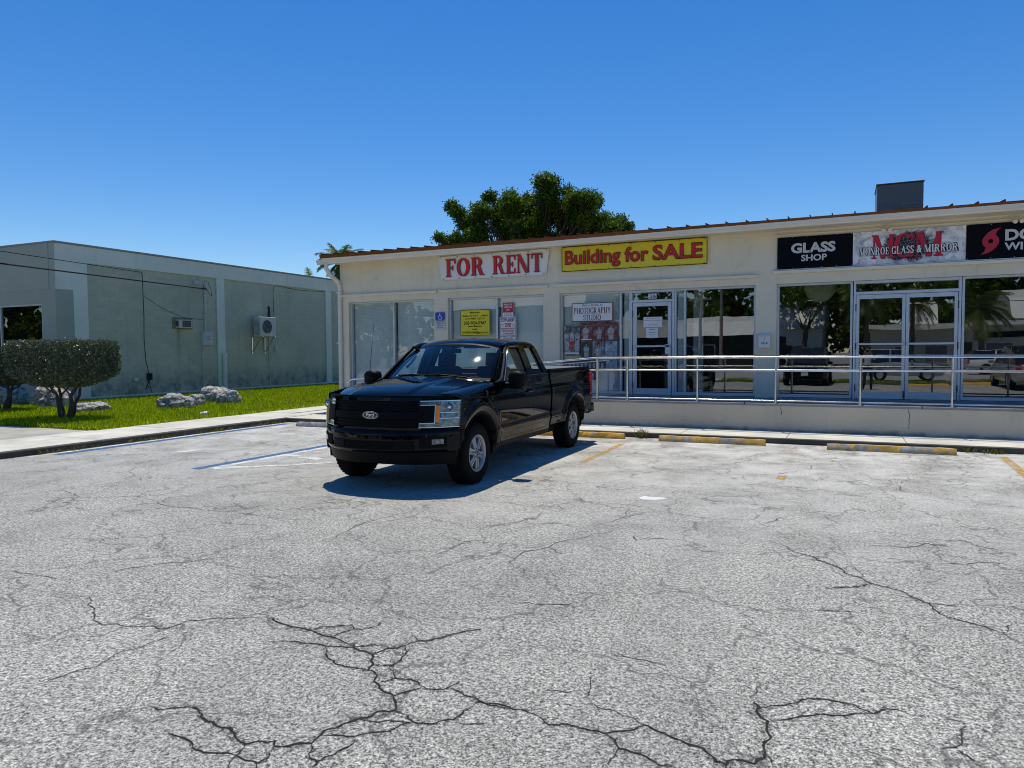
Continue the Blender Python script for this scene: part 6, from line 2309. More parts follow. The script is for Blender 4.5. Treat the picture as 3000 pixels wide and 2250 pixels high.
obj('headliner', MB().grid(lambda u, v: tuple(Vector(roof_pt(.03 + .94 * u, .03 + .94 * v)) + Vector((0, 0, -.028))), 16, 10, flip=True), MT['seat'], TR, smooth=60)

# bed
obj('bed_floor', MB().box(-.86, .86, 2.56, 4.50, .70, .74).box(-.90, -.86, 2.54, 4.55, .70, 1.33).box(.86, .90, 2.54, 4.55, .70, 1.33).box(-.90, .90, 2.535, 2.57, .70, 1.33), MT['rubber'], TR)
obj('bed_cover', MB().grid(lambda u, v: ((2 * u - 1) * .905, 2.56 + 1.98 * v, 1.352 + .018 * (1 - abs(2 * u - 1) ** 6)), 14, 20), MT['vinyl'], TR, smooth=60)
for s in (1, -1):
    obj('bed_rail_cap', MB().cbox((s * .925, 3.55, 1.352), (.06, 2.04, .028)), MT['blackplastic'], TR, bevel=.008)
tg = obj('tailgate', MB().box(-.90, .90, 4.52, 4.605, .62, 1.34), MT['paint'], TR, bevel=.02)
for s in (1, -1):
    obj('tail_light', MB().cbox((s * .945, 4.555, 1.06), (.115, .125, .40)), MT['redlens'], TR, bevel=.03, seg=3)
rb = obj('rear_bumper', MB().box(-.97, .97, 4.63, 4.83, .52, .70), MT['paint'], TR, bevel=.035, seg=3)
for s in (1, -1):
    obj('bumper_end', MB().box(s * .90 - .07, s * .90 + .07, 4.50, 4.64, .52, .69), MT['blackplastic'], rb, bevel=.02)


# wheels
def wheel(x, y, s):
    c = (x, y, .383)
    ty = MB().lathe([(.225, -.12), (.25, -.128), (.30, -.135), (.35, -.128), (.375, -.108), (.385, -.07), (.387, 0), (.385, .07), (.375, .108), (.35, .128), (.30, .135), (.25, .128), (.225, .12)], (0, 0, 0), 'x', 48)
    w = link('wheel', mesh_of(ty.xform(Matrix.Translation(c)) if False else ty, 'wheel', MT['rubber'], 50), TR)
    w.location = c
    ORG[w] = (0, 0, 0)
    # shallow tread grooves
    gro = MB()
    for k in range(44):
        a = 2 * math.pi * k / 44
        for xx in (-.075, .0, .075):
            gro.cbox((xx, .3865 * math.cos(a + xx * 3), .3865 * math.sin(a + xx * 3)), (.055, .030, .006), Matrix.Rotation(a - math.pi / 2 + xx * 3, 3, 'X'))
    obj('tread', gro, MT['rubber'], w)
    rim = MB().lathe([(.20, -.10), (.205, .09), (.222, .112), (.232, .122), (.228, .127), (.215, .122), (.205, .108), (.198, .085), (.196, -.08)], (0, 0, 0), 'x', 48)
    rm = obj('rim', rim, MT['silverwheel'], w, smooth=40)
    obj('brake_disc', MB().lathe([(.0, .02), (.19, .02), (.19, .0)], (0, 0, 0), 'x', 32), MT['lamp_dark'], w, smooth=40)
    for k in range(6):
        a = 2 * math.pi * k / 6 + .26
        sp_ = MB()
        prof = [(.045, .036, .118), (.09, .034, .112), (.15, .043, .104), (.206, .052, .100)]
        rows = []
        for r_, hwid, xx in prof:
            rows.append([(xx - .045, -hwid * .8, r_), (xx - .008, -hwid, r_), (xx, -hwid * .78, r_), (xx - .003, -hwid * .30, r_), (xx - .016, -hwid * .12, r_), (xx - .016, hwid * .12, r_), (xx - .003, hwid * .30, r_), (xx, hwid * .78, r_), (xx - .008, hwid, r_), (xx - .045, hwid * .8, r_)])
        sp_.rows(rows, close=True, caps=True, flip=True).xform(Matrix.Rotation(a, 4, 'X'))
        obj('spoke', sp_, MT['silverwheel'], w, smooth=35)
    hub = obj('hub', MB().lathe([(.072, .07), (.070, .112), (.062, .118), (.040, .118), (.038, .126), (.030, .130), (.0, .131)], (0, 0, 0), 'x', 24), MT['silverwheel'], w, smooth=35)
    obj('centre_cap', MB().lathe([(.034, .127), (.030, .134), (.0, .135)], (0, 0, 0), 'x', 20), MT['lamp_dark'], w, smooth=40)
    for k in range(6):
        a = 2 * math.pi * k / 6 + .26 + math.pi / 6
        obj('lug_nut', MB().lathe([(.011, .10), (.011, .124), (.006, .130), (.0, .130)], (0, .056 * math.cos(a), .056 * math.sin(a)), 'x', 6), MT['lamp_dark'], w)
    if s < 0:
        w.rotation_euler = (0, 0, math.pi)


for y in (0, WB):
    wheel(.82, y, 1)
    wheel(-.82, y, -1)

# number badge on the fender
V, F = text_poly('F-150', .03, .12)
b = bbox2(V)
m_ = MB()
vs = []
for p in V:
    yy = .215 + (p[0] - b[0]) / (b[1] - b[0]) * .235
    zz = 1.085 + (p[1] - b[2]) / (b[3] - b[2]) * .060
    vs.append((hw(yy, zz) + .006, yy, zz))
m_.add(vs, F)
obj('model_badge', m_, MT['chrome'], TR)
obj('badge_plate', MB().grid(lambda u, v: (hw(.19 + .10 * u, 1.08 + .07 * v) + .003, .19 + .06 * u, 1.075 + .08 * v), 4, 3), MT['chrome'], TR)

# ------------------------------------------------------------------ shrubs, rocks, trees
MT['bark'] = pm('brown_bark', (0.085, 0.068, 0.052), 0.95, 0.35, 14.0, bmp=.5, bscale=40)
MT['silverleaf'] = leaf_mat('silver_green_leaf', (0.016, 0.028, 0.015), (0.165, 0.205, 0.115), 0.38, 0.15, 0.55)
MT['treeleaf'] = leaf_mat('dark_green_leaf', (0.016, 0.044, 0.006), (0.155, 0.245, 0.016), 0.5, 0.32, 0.22)
MT['palmleaf'] = leaf_mat('palm_leaflet', (0.030, 0.060, 0.012), (0.16, 0.20, 0.05), 0.45, 0.30, 0.4)


def leaf_quads(P, size, rng, up=0.3, aspect=.5):
    """rhombus leaves at points P with random orientation"""
    n = len(P)
    d = rng.normal(size=(n, 3))
    d[:, 2] += up
    d /= np.linalg.norm(d, axis=1)[:, None]
    e = rng.normal(size=(n, 3))
    e -= (e * d).sum(1)[:, None] * d
    e /= np.linalg.norm(e, axis=1)[:, None]
    s = size * rng.uniform(.65, 1.3, n)[:, None]
    V = np.stack([P - d * s * .5, P + e * s * aspect * .5, P + d * s * .5, P - e * s * aspect * .5], 1).reshape(-1, 3)
    return V, np.arange(n * 4).reshape(n, 4)


def limb(mb, a, b, r0, r1, rnd, wob=.06, n=6):
    a, b = Vector(a), Vector(b)
    pts = []
    for i in range(n + 1):
        t_ = i / n
        p = a.lerp(b, t_) + Vector((rnd.uniform(-1, 1), rnd.uniform(-1, 1), rnd.uniform(-.4, .4))) * wob * math.sin(math.pi * t_) * (b - a).length
        pts.append(p)
    mb.tube(pts, [r0 + (r1 - r0) * i / n for i in range(n + 1)], 8)
    return pts


def topiary(name, label, x, y, w, zb, zt, seed, n=40000, lean=0.0, z0=.1):
    rng = np.random.default_rng(seed)
    rnd = random.Random(seed)
    t = thing(name, label, 'shrub', (x, y, z0), group='clipped shrubs on the lawn')
    tr = MB()
    for k in range(4):
        a = k * 1.6 + rnd.uniform(-.3, .3)
        top = (x + .45 * math.cos(a) * w, y + .4 * math.sin(a) * w, zb + .42)
        base = (x + .10 * math.cos(a), y + .10 * math.sin(a), z0 - .03)
        pts = limb(tr, base, top, .065 if k == 0 else .045, .022, rnd, .05)
        for j in range(3):
            b = pts[3 + j % 3]
            limb(tr, b, (b.x + rnd.uniform(-.5, .5), b.y + rnd.uniform(-.5, .5), zb + rnd.uniform(.2, .6)), .022, .008, rnd, .08, 4)
    obj('trunk', tr, MT['bark'], t, smooth=60)
    # crown: flat topped bowl
    N = n * 3
    Q = rng.uniform(-1, 1, (N, 3))
    zz = (Q[:, 2] + 1) / 2
    rad = np.where(zz > .38, 1.0 - .05 * ((zz - .38) / .62) ** 4, .36 + .64 * np.sin(np.clip(zz / .38, 0, 1) * np.pi / 2) ** .9)
    rr_ = (np.abs(Q[:, 0]) ** 2.6 + np.abs(Q[:, 1]) ** 2.6) ** (1 / 2.6)
    lump = np.array([mnoise.noise((float(q[0]) * 2.5 + seed, float(q[1]) * 2.5, float(q[2]) * 2.5)) for q in Q[::6]]).repeat(6)[:N] * .07
    topd = 1 - zz
    shell = np.minimum(rad + lump - rr_, topd * 1.1)
    keep = (shell > -.02) & (rng.uniform(0, 1, N) < np.clip(np.exp(-shell * 7), .10, 1.0))
    Q, zz = Q[keep][:n], zz[keep][:n]
    P = np.stack([x + Q[:, 0] * w + lean * zz, y + Q[:, 1] * w * .92, zb + zz * (zt - zb) + RNG.normal(0, .012, len(Q))], 1)
    sp_n = 500
    ai = rng.integers(0, len(P), sp_n)
    out_d = P[ai] - np.array([x, y, (zb + zt) / 2])
    out_d /= np.linalg.norm(out_d, axis=1)[:, None]
    P = np.concatenate([P, P[ai] + out_d * rng.uniform(.02, .10, sp_n)[:, None]])
    zz = np.concatenate([zz, zz[ai]])
    V, F = leaf_quads(P, .055, rng, .4, .48)
    var = np.clip(rng.beta(2, 2.6, len(P)) + .12 * (zz > .92), 0, 1)  # random leaf tone; leaves at the top coloured lighter as if sunlit
    V = V - np.array([x, y, z0])
    cr = link('crown', np_mesh('crown', V, F, MT['silverleaf'], var), t)


topiary('clipped_shrub', 'flat topped silvery clipped shrub on several trunks, front of the pair', -16.82, 11.10, 1.12, .88, 1.97, 11)
topiary('clipped_shrub', 'darker clipped shrub behind the front one at the left picture edge', -21.15, 12.2, .95, .80, 1.86, 12)


def rock_mat():
    m, nt, out = new_mat('pitted_coral_rock')
    p = node(nt, 'ShaderNodeTexCoord').outputs['Object']
    a = tex_noise(nt, 9.0, 8.0, 0.8, 0.3, p)
    c = ramp(nt, a, [(0.36, (0.05, 0.047, 0.042)), (0.46, (0.36, 0.345, 0.31)), (0.56, (0.78, 0.76, 0.69))])
    principled(nt, out, c, 0.95, 0, 0.2, bump(nt, a, 1.0, 0.08))
    return m


MT['rock'] = rock_mat()


def rock(label, x, y, w, d, h, seed, z0=.09):
    rows = []
    nu, nv = 64, 40
    for j in range(nv + 1):
        t_ = math.pi * j / nv
        row = []
        for i in range(nu):
            a = 2 * math.pi * i / nu
            v = Vector((math.sin(t_) * math.cos(a), math.sin(t_) * math.sin(a), math.cos(t_)))
            k = 1 + .30 * mnoise.noise(v * 1.4 + Vector((seed, 0, 0))) + .16 * abs(mnoise.noise(v * 3.7 + Vector((0, seed, 0)))) + .10 * mnoise.noise(v * 8 + Vector((0, 0, seed))) + .06 * mnoise.noise(v * 17 + Vector((0, 0, seed)))
            q = v * k
            sq = lambda c_: math.copysign(abs(c_) ** .8, c_)
            row.append((sq(q.x) * w / 2, sq(q.y) * d / 2, max(-.06, q.z * h * .62 + h * .36)))
        rows.append(row)
    o = link('boulder', mesh_of(MB().rows(rows, close=True, flip=True), 'boulder', MT['rock'], 180))
    o.location = (x, y, z0)
    o.rotation_euler = (0, 0, seed)
    tag(o, label, 'rock', 'pale boulders on the lawn')


rock('wide pale boulder at the near left of the rock group', -17.25, 14.55, .95, .62, .40, 1)
rock('small rounded boulder between the two larger rocks', -17.42, 15.45, .50, .45, .38, 2)
rock('largest dark topped boulder at the back of the rock group', -18.30, 16.95, 1.15, .65, .50, 3)
rock('pale boulder at the right end of the rock group', -17.15, 16.45, .68, .58, .42, 4)
rock('flat dark rock beside the trunk of the front shrub', -18.5, 12.9, 1.15, .7, .26, 5)
rock('shaded boulder against the front wall behind the shrubs', -22.2, 14.1, 1.2, .8, .62, 6)
rock('shaded boulder behind the left shrub at the picture edge', -23.9, 14.0, 1.0, .8, .6, 7)
rock('round shaded boulder between the two shrub trunks', -21.0, 13.6, .8, .6, .55, 8)

# crushed paper cup on the lawn
cup = thing('paper_cup', 'crumpled white paper cup lying on the lawn near the pavement', 'litter', (-14.42, 12.90, .12), .7, local=True)
mc = MB()
rows = []
for j in range(7):
    row = []
    for i in range(14):
        a = 2 * math.pi * i / 14
        r_ = (.045 + .004 * j) * (1 + .25 * mnoise.noise(Vector((math.cos(a) * 2, math.sin(a) * 2, j * .6))))
        row.append((j * .028, r_ * math.cos(a), .05 + r_ * .75 * math.sin(a)))
    rows.append(row)
mc.rows(rows, close=True)
obj('wall', mc, MT['white'], cup)
obj('base', MB().lathe([(.0, .004), (.045, .004)], (0, 0, .05), 'x', 14), MT['white'], cup)


# --- broad tree behind the shops
CL = [(-11.76,9.17,0.53),(-11.81,8.64,0.49),(-12.51,8.56,0.46),(-13.48,8.65,0.51),(-14.17,8.87,0.40),(-14.97,8.95,0.33),(-14.40,8.35,0.61),(-14.75,7.91,0.57),(-13.27,8.13,0.71),(-12.43,7.98,0.77),(-11.40,8.00,0.71),(-10.60,8.38,0.51),(-10.08,8.44,0.33),(-10.88,8.67,0.26),(-10.40,7.80,0.73),(-9.70,7.92,0.32),(-9.50,7.32,0.53),(-9.04,7.39,0.39),(-8.66,6.96,0.31),(-8.44,7.12,0.10),(-15.47,8.13,0.38),(-16.10,8.34,0.42),(-16.38,8.13,0.26),(-15.70,7.67,0.54),(-15.93,7.29,0.42),(-16.62,6.98,0.39),(-17.04,7.09,0.17),(-16.16,6.78,0.34),(-14.58,7.38,0.81),(-13.49,7.30,0.87),(-12.44,7.22,0.84),(-11.20,7.12,0.82),(-10.01,7.03,0.72),(-9.04,6.84,0.46),(-15.03,6.90,0.62),(-13.71,6.73,0.60),(-12.02,6.61,0.57),(-10.40,6.68,0.55)]


def leafy_tree(name, label, base, clumps, leaf, nleaf, seed, mat, trunk_r=.28, depth=1.6, fork=.5, cat='tree', group=None):
    rng = np.random.default_rng(seed)
    rnd = random.Random(seed)
    t = thing(name, label, cat, base, group=group)
    mb = MB()
    cen = np.mean([(c[0], c[2]) for c in clumps], 0)
    fork_p = Vector((base[0], base[1], base[2] + fork * (min(c[2] for c in clumps) - base[2])))
    limb(mb, base, fork_p, trunk_r, trunk_r * .75, rnd, .03)
    P, W = [], []
    for cx_, cy_, cz_, r_ in clumps:
        limb(mb, fork_p + Vector((rnd.uniform(-.1, .1), rnd.uniform(-.1, .1), 0)), (cx_, cy_, cz_ - r_ * .3), trunk_r * .20, .012, rnd, .08, 5)
        m = max(40, int(nleaf * r_ ** 2.1))
        # sub-clusters of a rosette of leaves
        k = max(6, m // 16)
        c = rng.normal(size=(k, 3))
        c /= np.linalg.norm(c, axis=1)[:, None]
        c *= (rng.uniform(.25, 1.05, k) ** .6)[:, None] * r_
        c[:, 2] *= .85
        pts = c.repeat(16, 0) + rng.normal(0, .10, (k * 16, 3))
        P.append(pts + np.array([cx_, cy_, cz_]))
        W.append(np.clip(rng.beta(2, 2, k).repeat(16) + rng.normal(0, .15, k * 16), 0, 1))
    P, W = np.concatenate(P), np.concatenate(W)
    V, F = leaf_quads(P, leaf, rng, .35, .5)
    obj('trunk', mb, MT['bark'], t, smooth=60)
    link('crown', np_mesh('crown', V - np.array(base), F, mat, W), t)
    return t


rnd_t = random.Random(21)
cl3 = []
for a, b, c in CL:
    yy_ = 30.0 + rnd_t.uniform(-1.1, 1.3)
    for k in range(6):
        cl3.append((a + rnd_t.uniform(-.65, .65) * c, yy_ + rnd_t.uniform(-.6, .6) * c, b - .14 + rnd_t.uniform(-.55, .5) * c, c * rnd_t.uniform(.40, .66)))
leafy_tree('shade_tree', 'broad dark green tree rising behind the shop roof', (-12.6, 30.0, 0), cl3, .125, 7000, 5, MT['treeleaf'], .3)


def palm(name, label, base, top, r, nf, flen, seed, droop=1.0, nl=34, wid=.035, group=None):
    rnd = random.Random(seed)
    rng = np.random.default_rng(seed)
    t = thing(name, label, 'palm', base, group=group)
    a, b = Vector(base), Vector(top)
    tm = MB()
    n = 14
    tm.tube([a.lerp(b, i / n) + Vector((math.sin(i * .5 + seed) * .03, 0, 0)) for i in range(n + 1)], [r * (1.25 if i == 0 else 1.0 - .25 * i / n) * (1 + .06 * (i % 2)) for i in range(n + 1)], 10)
    obj('trunk', tm, MT['bark'], t, smooth=60)
    for k in range(nf):
        az = 2 * math.pi * k / nf * 2.618 + rnd.uniform(-.3, .3)
        el = R(rnd.uniform(-25, 78))
        L_ = flen * rnd.uniform(.8, 1.1)
        ns = 12
        d = Vector((math.cos(az) * math.cos(el), math.sin(az) * math.cos(el), math.sin(el)))
        p = b.copy()
        pts = [p.copy()]
        for i in range(ns):
            d = (d + Vector((0, 0, -.16 * droop))).normalized()
            p = p + d * L_ / ns
            pts.append(p.copy())
        rc = MB().tube(pts, [.02 * (1 - i / (ns + 1)) + .003 for i in range(ns + 1)], 5)
        fr = obj('frond', rc, MT['palmleaf'], t)
        # leaflets
        V, F, W = [], [], []
        for i in range(nl):
            u = .12 + .88 * i / nl
            q = u * ns
            j = min(int(q), ns - 1)
            p0 = pts[j].lerp(pts[j + 1], q - j)
            tg_ = (pts[j + 1] - pts[j]).normalized()
            side = tg_.cross(Vector((0, 0, 1)))
            if side.length < .1:
                side = Vector((1, 0, 0))
            side.normalize()
            ll = flen * .30 * math.sin(math.pi * min(1, .15 + .85 * u)) ** .6 + .05
            for s in (1, -1):
                dr = (side * s * .85 + tg_ * .55 + Vector((0, 0, rnd.uniform(-.45, -.05)))).normalized()
                m = len(V)
                wv = tg_ * wid * .5
                V += [p0 - wv, p0 + wv, p0 + dr * ll * .6 + wv * .9 + Vector((0, 0, -.02)), p0 + dr * ll + Vector((0, 0, -.10 * droop * ll))]
                F.append((m, m + 1, m + 2, m + 3))
                W.append(rnd.uniform(.1, 1))
        V = np.array([tuple(v) for v in V]) - np.array(ORG[fr])
        lf = link('leaflets', np_mesh('leaflets', V, np.array(F), MT['palmleaf'], W), fr)
    return t


palm('palm_tree', 'palm crown showing between the block building and the shop roof corner', (-23.9, 30.5, 0), (-23.75, 30.5, 6.3), .14, 30, 1.45, 3, .75, 34, .05)
palm('palm_tree', 'small distant palm tip above the block building roof', (-34.3, 40.5, 0), (-34.3, 40.5, 6.75), .14, 13, 1.1, 4, .7, 22, .05)

# ------------------------------------------------------------------ across the street (seen in the shop windows)
MT['sheet'] = pm('pale_metal_roofing', (0.58, 0.58, 0.54), 0.45, 0.08, 1.0)
MT['beige'] = stucco_mat('beige_render', (0.50, 0.47, 0.40), 0.3, None, 0.2)
MT['whitewall'] = stucco_mat('white_boarding', (0.62, 0.63, 0.60), 0.2, None, 0.2)


def gambrel(name, label, x0, x1, y0, y1, ze, zk, zr, ins, wallm):
    """barn roofed house, ridge along x; eave ze, knee zk, ridge zr"""
    t = thing(name, label, 'building', ((x0 + x1) / 2, y1, 0), group='buildings across the street')
    obj('wall', MB().box(x0 + .2, x1 - .2, y0 + .4, y1 - .4, 0, ze + .1), wallm, t)
    ym = (y0 + y1) / 2
    pr = [(y1 + .3, ze - .05), (y1 - ins, zk), (ym, zr), (y0 + ins, zk), (y0 - .3, ze - .05)]
    rf = MB().rows([[(x, a, b) for a, b in pr] for x in (x0, x1)], flip=False)
    for x, fl in ((x0 + .05, 0), (x1 - .05, 1)):
        q = [(x, a, b - .06) for a, b in pr]
        rf.add(q, [tuple(range(5)) if fl else tuple(range(4, -1, -1))])
    r_ = obj('roof', rf, MT['sheet'], t)
    x = x0 + .6
    while x < x1 - .3:
        obj('roof_seam', MB().rows([[(x - .02, a, b + .03) for a, b in pr], [(x + .02, a, b + .03) for a, b in pr]], flip=True), MT['sheet'], r_)
        x += 1.2
    for i in range(3):
        xx = x0 + (x1 - x0) * (.2 + .3 * i)
        w = obj('window', MB().box(xx - .55, xx + .55, y1 - .42, y1 - .34, 1.0, 2.2), MT['white'], t)
        obj('pane', MB().box(xx - .48, xx + .48, y1 - .339, y1 - .33, 1.07, 2.13), MT['dark'], w)
    return t


gambrel('barn_roofed_shed', 'long open shed with tall pale metal roof across the street', -27.0, -7.4, -44, -34, 3.05, 4.3, 4.9, 1.6, MT['dark'])
gambrel('barn_roofed_house', 'white barn roofed house across the street left of the flat building', -9.0, -4.6, -60, -50, 4.0, 6.4, 7.2, 1.3, MT['whitewall'])
gambrel('barn_roofed_house', 'pale barn roofed house behind the flat beige building', 2.0, 6.6, -56, -46, 4.2, 6.0, 6.6, 1.3, MT['whitewall'])
gambrel('barn_roofed_house', 'white gabled house rising behind the far end of the beige building', 14.0, 20.0, -56, -46, 4.4, 6.2, 7.2, 1.3, MT['whitewall'])
gambrel('metal_roofed_warehouse', 'large warehouse with seamed pale metal roof across the street on the left', -33.0, -19.5, -33, -24, 5.55, 8.6, 9.6, 2.2, MT['frontgrey'])
fb = thing('flat_roofed_store', 'low beige flat roofed store across the street', 'building', (14, -33, 0), group='buildings across the street')
obj('wall', MB().box(-0.6, 30, -43, -33.2, 0, 3.35), MT['beige'], fb)
obj('roof', MB().box(-1.0, 30.4, -43.4, -32.4, 3.36, 3.75), MT['whitewall'], fb)
for x in (2.0, 5.5, 11.0, 14.5, 18.0, 22.0):
    w = obj('window', MB().box(x - .9, x + .9, -33.19, -33.12, .6, 2.1), MT['whitewall'], fb)
    obj('pane', MB().box(x - .8, x + .8, -33.115, -33.10, .7, 2.0), MT['int_wall'], w)
dr_ = obj('door', MB().box(8.2, 9.3, -33.19, -33.13, 0, 2.1), MT['doorgrey'], fb)
obj('handle', MB().cbox((8.35, -33.1, 1.05), (.04, .06, .12)), MT['steel'], dr_)
sgb = obj('name_board', MB().box(10.0, 13.2, -33.19, -33.11, 2.42, 2.85), MT['p_navy'], fb)
struct('far_pavement', MB().box(-150, 150, -27.5, -22.4, -.05, .08), MT['concrete'])
struct('near_pavement', MB().box(-11.5, 60, -8.5, -7.2, -.05, .06), MT['concrete'])
struct('verge', MB().box(-11.5, 60, -7.15, -5.7, -.05, .03), MT['soil'])
n = 9000
V, F = blades(n, np.stack([RNG.uniform(-6, 14, n), RNG.uniform(-7.1, -5.72, n)], 1), .05, .22, .008, .016, .02, 1.0)
tag(link('verge_grass', np_mesh('verge_grass', V, F, MT['grass'], RNG.uniform(0, .7, n))), 'rough grass on the verge beside the street', 'grass', kind='stuff')
wheel_stop(2.0, -4.75, 'yellow wheel stop at the street side of the car park', stop_mat('stop_street', .62))
wheel_stop(4.3, -4.8, 'second yellow wheel stop at the street side', stop_mat('stop_street2', .60))
palm('palm_tree', 'tall palm by the street reflected in the right shop window', (9.0, -26.0, 0), (8.6, -26.0, 4.3), .2, 22, 2.6, 9, 1.0, 34, .06)
palm('palm_tree', 'palm across the street reflected beside the double doors', (3.6, -30.0, 0), (3.6, -30.0, 5.2), .18, 20, 2.4, 10, 1.1, 30, .06)
palm('palm_tree', 'palm across the street reflected in the glass shop window', (-0.6, -28.0, 0), (-0.8, -28.0, 5.6), .18, 20, 2.4, 14, 1.1, 30, .06)
rt = random.Random(4)
for i, (x, y, r_, h, lab) in enumerate(((-56, -8, 4.0, 5.5, 'spreading tree beyond the side road, nearest the street'), (-62, -20, 4.5, 6.5, 'spreading tree at the far left of the street'), (-52, 2, 3.6, 5.0, 'spreading tree beside the driveway far left'), (-41, -27, 4.2, 8.0, 'tall tree left of the metal roofed warehouse'))):
    cl_ = [(x + rt.uniform(-1, 1) * r_ * 1.6, y + rt.uniform(-1, 1) * r_ * 1.3, rt.uniform(.3, 1.25) * h, r_ * rt.uniform(.45, .65)) for _ in range(16)]
    leafy_tree('roadside_tree', lab, (x, y, -.05), cl_, .42, 260, 50 + i, MT['treeleaf'], .3, group='trees beyond the side road')
for i, (x, y, r_, h, lab) in enumerate(((-6.2, -49, 3.0, 7.6, 'large dark tree behind the white barn roofed house'), (-1.0, -51, 3.2, 7.0, 'dark tree behind the flat beige store'), (-15.0, -50, 2.4, 5.6, 'low tree behind the long open shed'), (9.5, -52, 2.8, 6.4, 'tree behind the middle of the beige store'))):
    cl_ = [(x + rt.uniform(-1, 1) * r_, y + rt.uniform(-1, 1) * r_ * .6, h + rt.uniform(-.6, .8) * r_ * .7, r_ * rt.uniform(.4, .62)) for _ in range(9)]
    leafy_tree('street_tree', lab, (x, y, 0), cl_, .34, 420, 30 + i, MT['treeleaf'], .3, group='trees across the street')


for i in range(11):
    x, y, r_, h = -48 + i * 9.5 + rt.uniform(-2, 2), -62 + rt.uniform(-3, 3), 4.6, 8.6 + rt.uniform(-1.2, 1.6)
    cl_ = [(x + rt.uniform(-1, 1) * r_ * 1.2, y + rt.uniform(-1, 1) * r_ * .5, rt.uniform(.35, 1.2) * h, r_ * rt.uniform(.42, .6)) for _ in range(17)]
    leafy_tree('background_tree', 'dark tree in the row behind the buildings across the street', (x, y, -.05), cl_, .5, 170, 80 + i, MT['treeleaf'], .3, group='tree row behind the street')


def pole(label, x, y, h, lean=0.0):
    t = thing('utility_pole', label, 'pole', (x, y, -.05), group='utility poles')
    obj('shaft', MB().tube([(x, y, -.05), (x + lean, y, h)], [.15, .10], 10), MT['pole'], t, smooth=60)
    obj('crossarm', MB().box(x + lean - .9, x + lean + .9, y - .06, y + .06, h - .6, h - .48), MT['pole'], t)
    for k in (-.8, -.4, .4, .8):
        obj('insulator', MB().lathe([(.03, 0), (.045, .04), (.02, .10), (.0, .11)], (x + lean + k, y, h - .48), 'z', 8), MT['p_ltgrey'], t)
    return t


pole('roadside utility pole beyond the left picture edge', -19.6, 2.4, 7.4)
pole('utility pole across the street, reflected in the clear window', -8.9, -25.5, 8.5)
pole('utility pole beside the street further left', -10.6, -25.8, 6.2)
for lab, a, b, s_ in (('upper power line along the street', (-60, -25.5, 8.0), (-8.9, -25.5, 8.05), .8), ('power line from the pole to the right', (-8.9, -25.5, 8.05), (40, -25.5, 8.2), 1.2), ('lower cable along the street', (-60, -25.6, 5.6), (-8.9, -25.6, 5.5), .5), ('lower cable to the right of the pole', (-8.9, -25.6, 5.5), (40, -25.6, 5.4), .7)):
    wire('street_cable', lab, [a, b], .02, sag=s_)


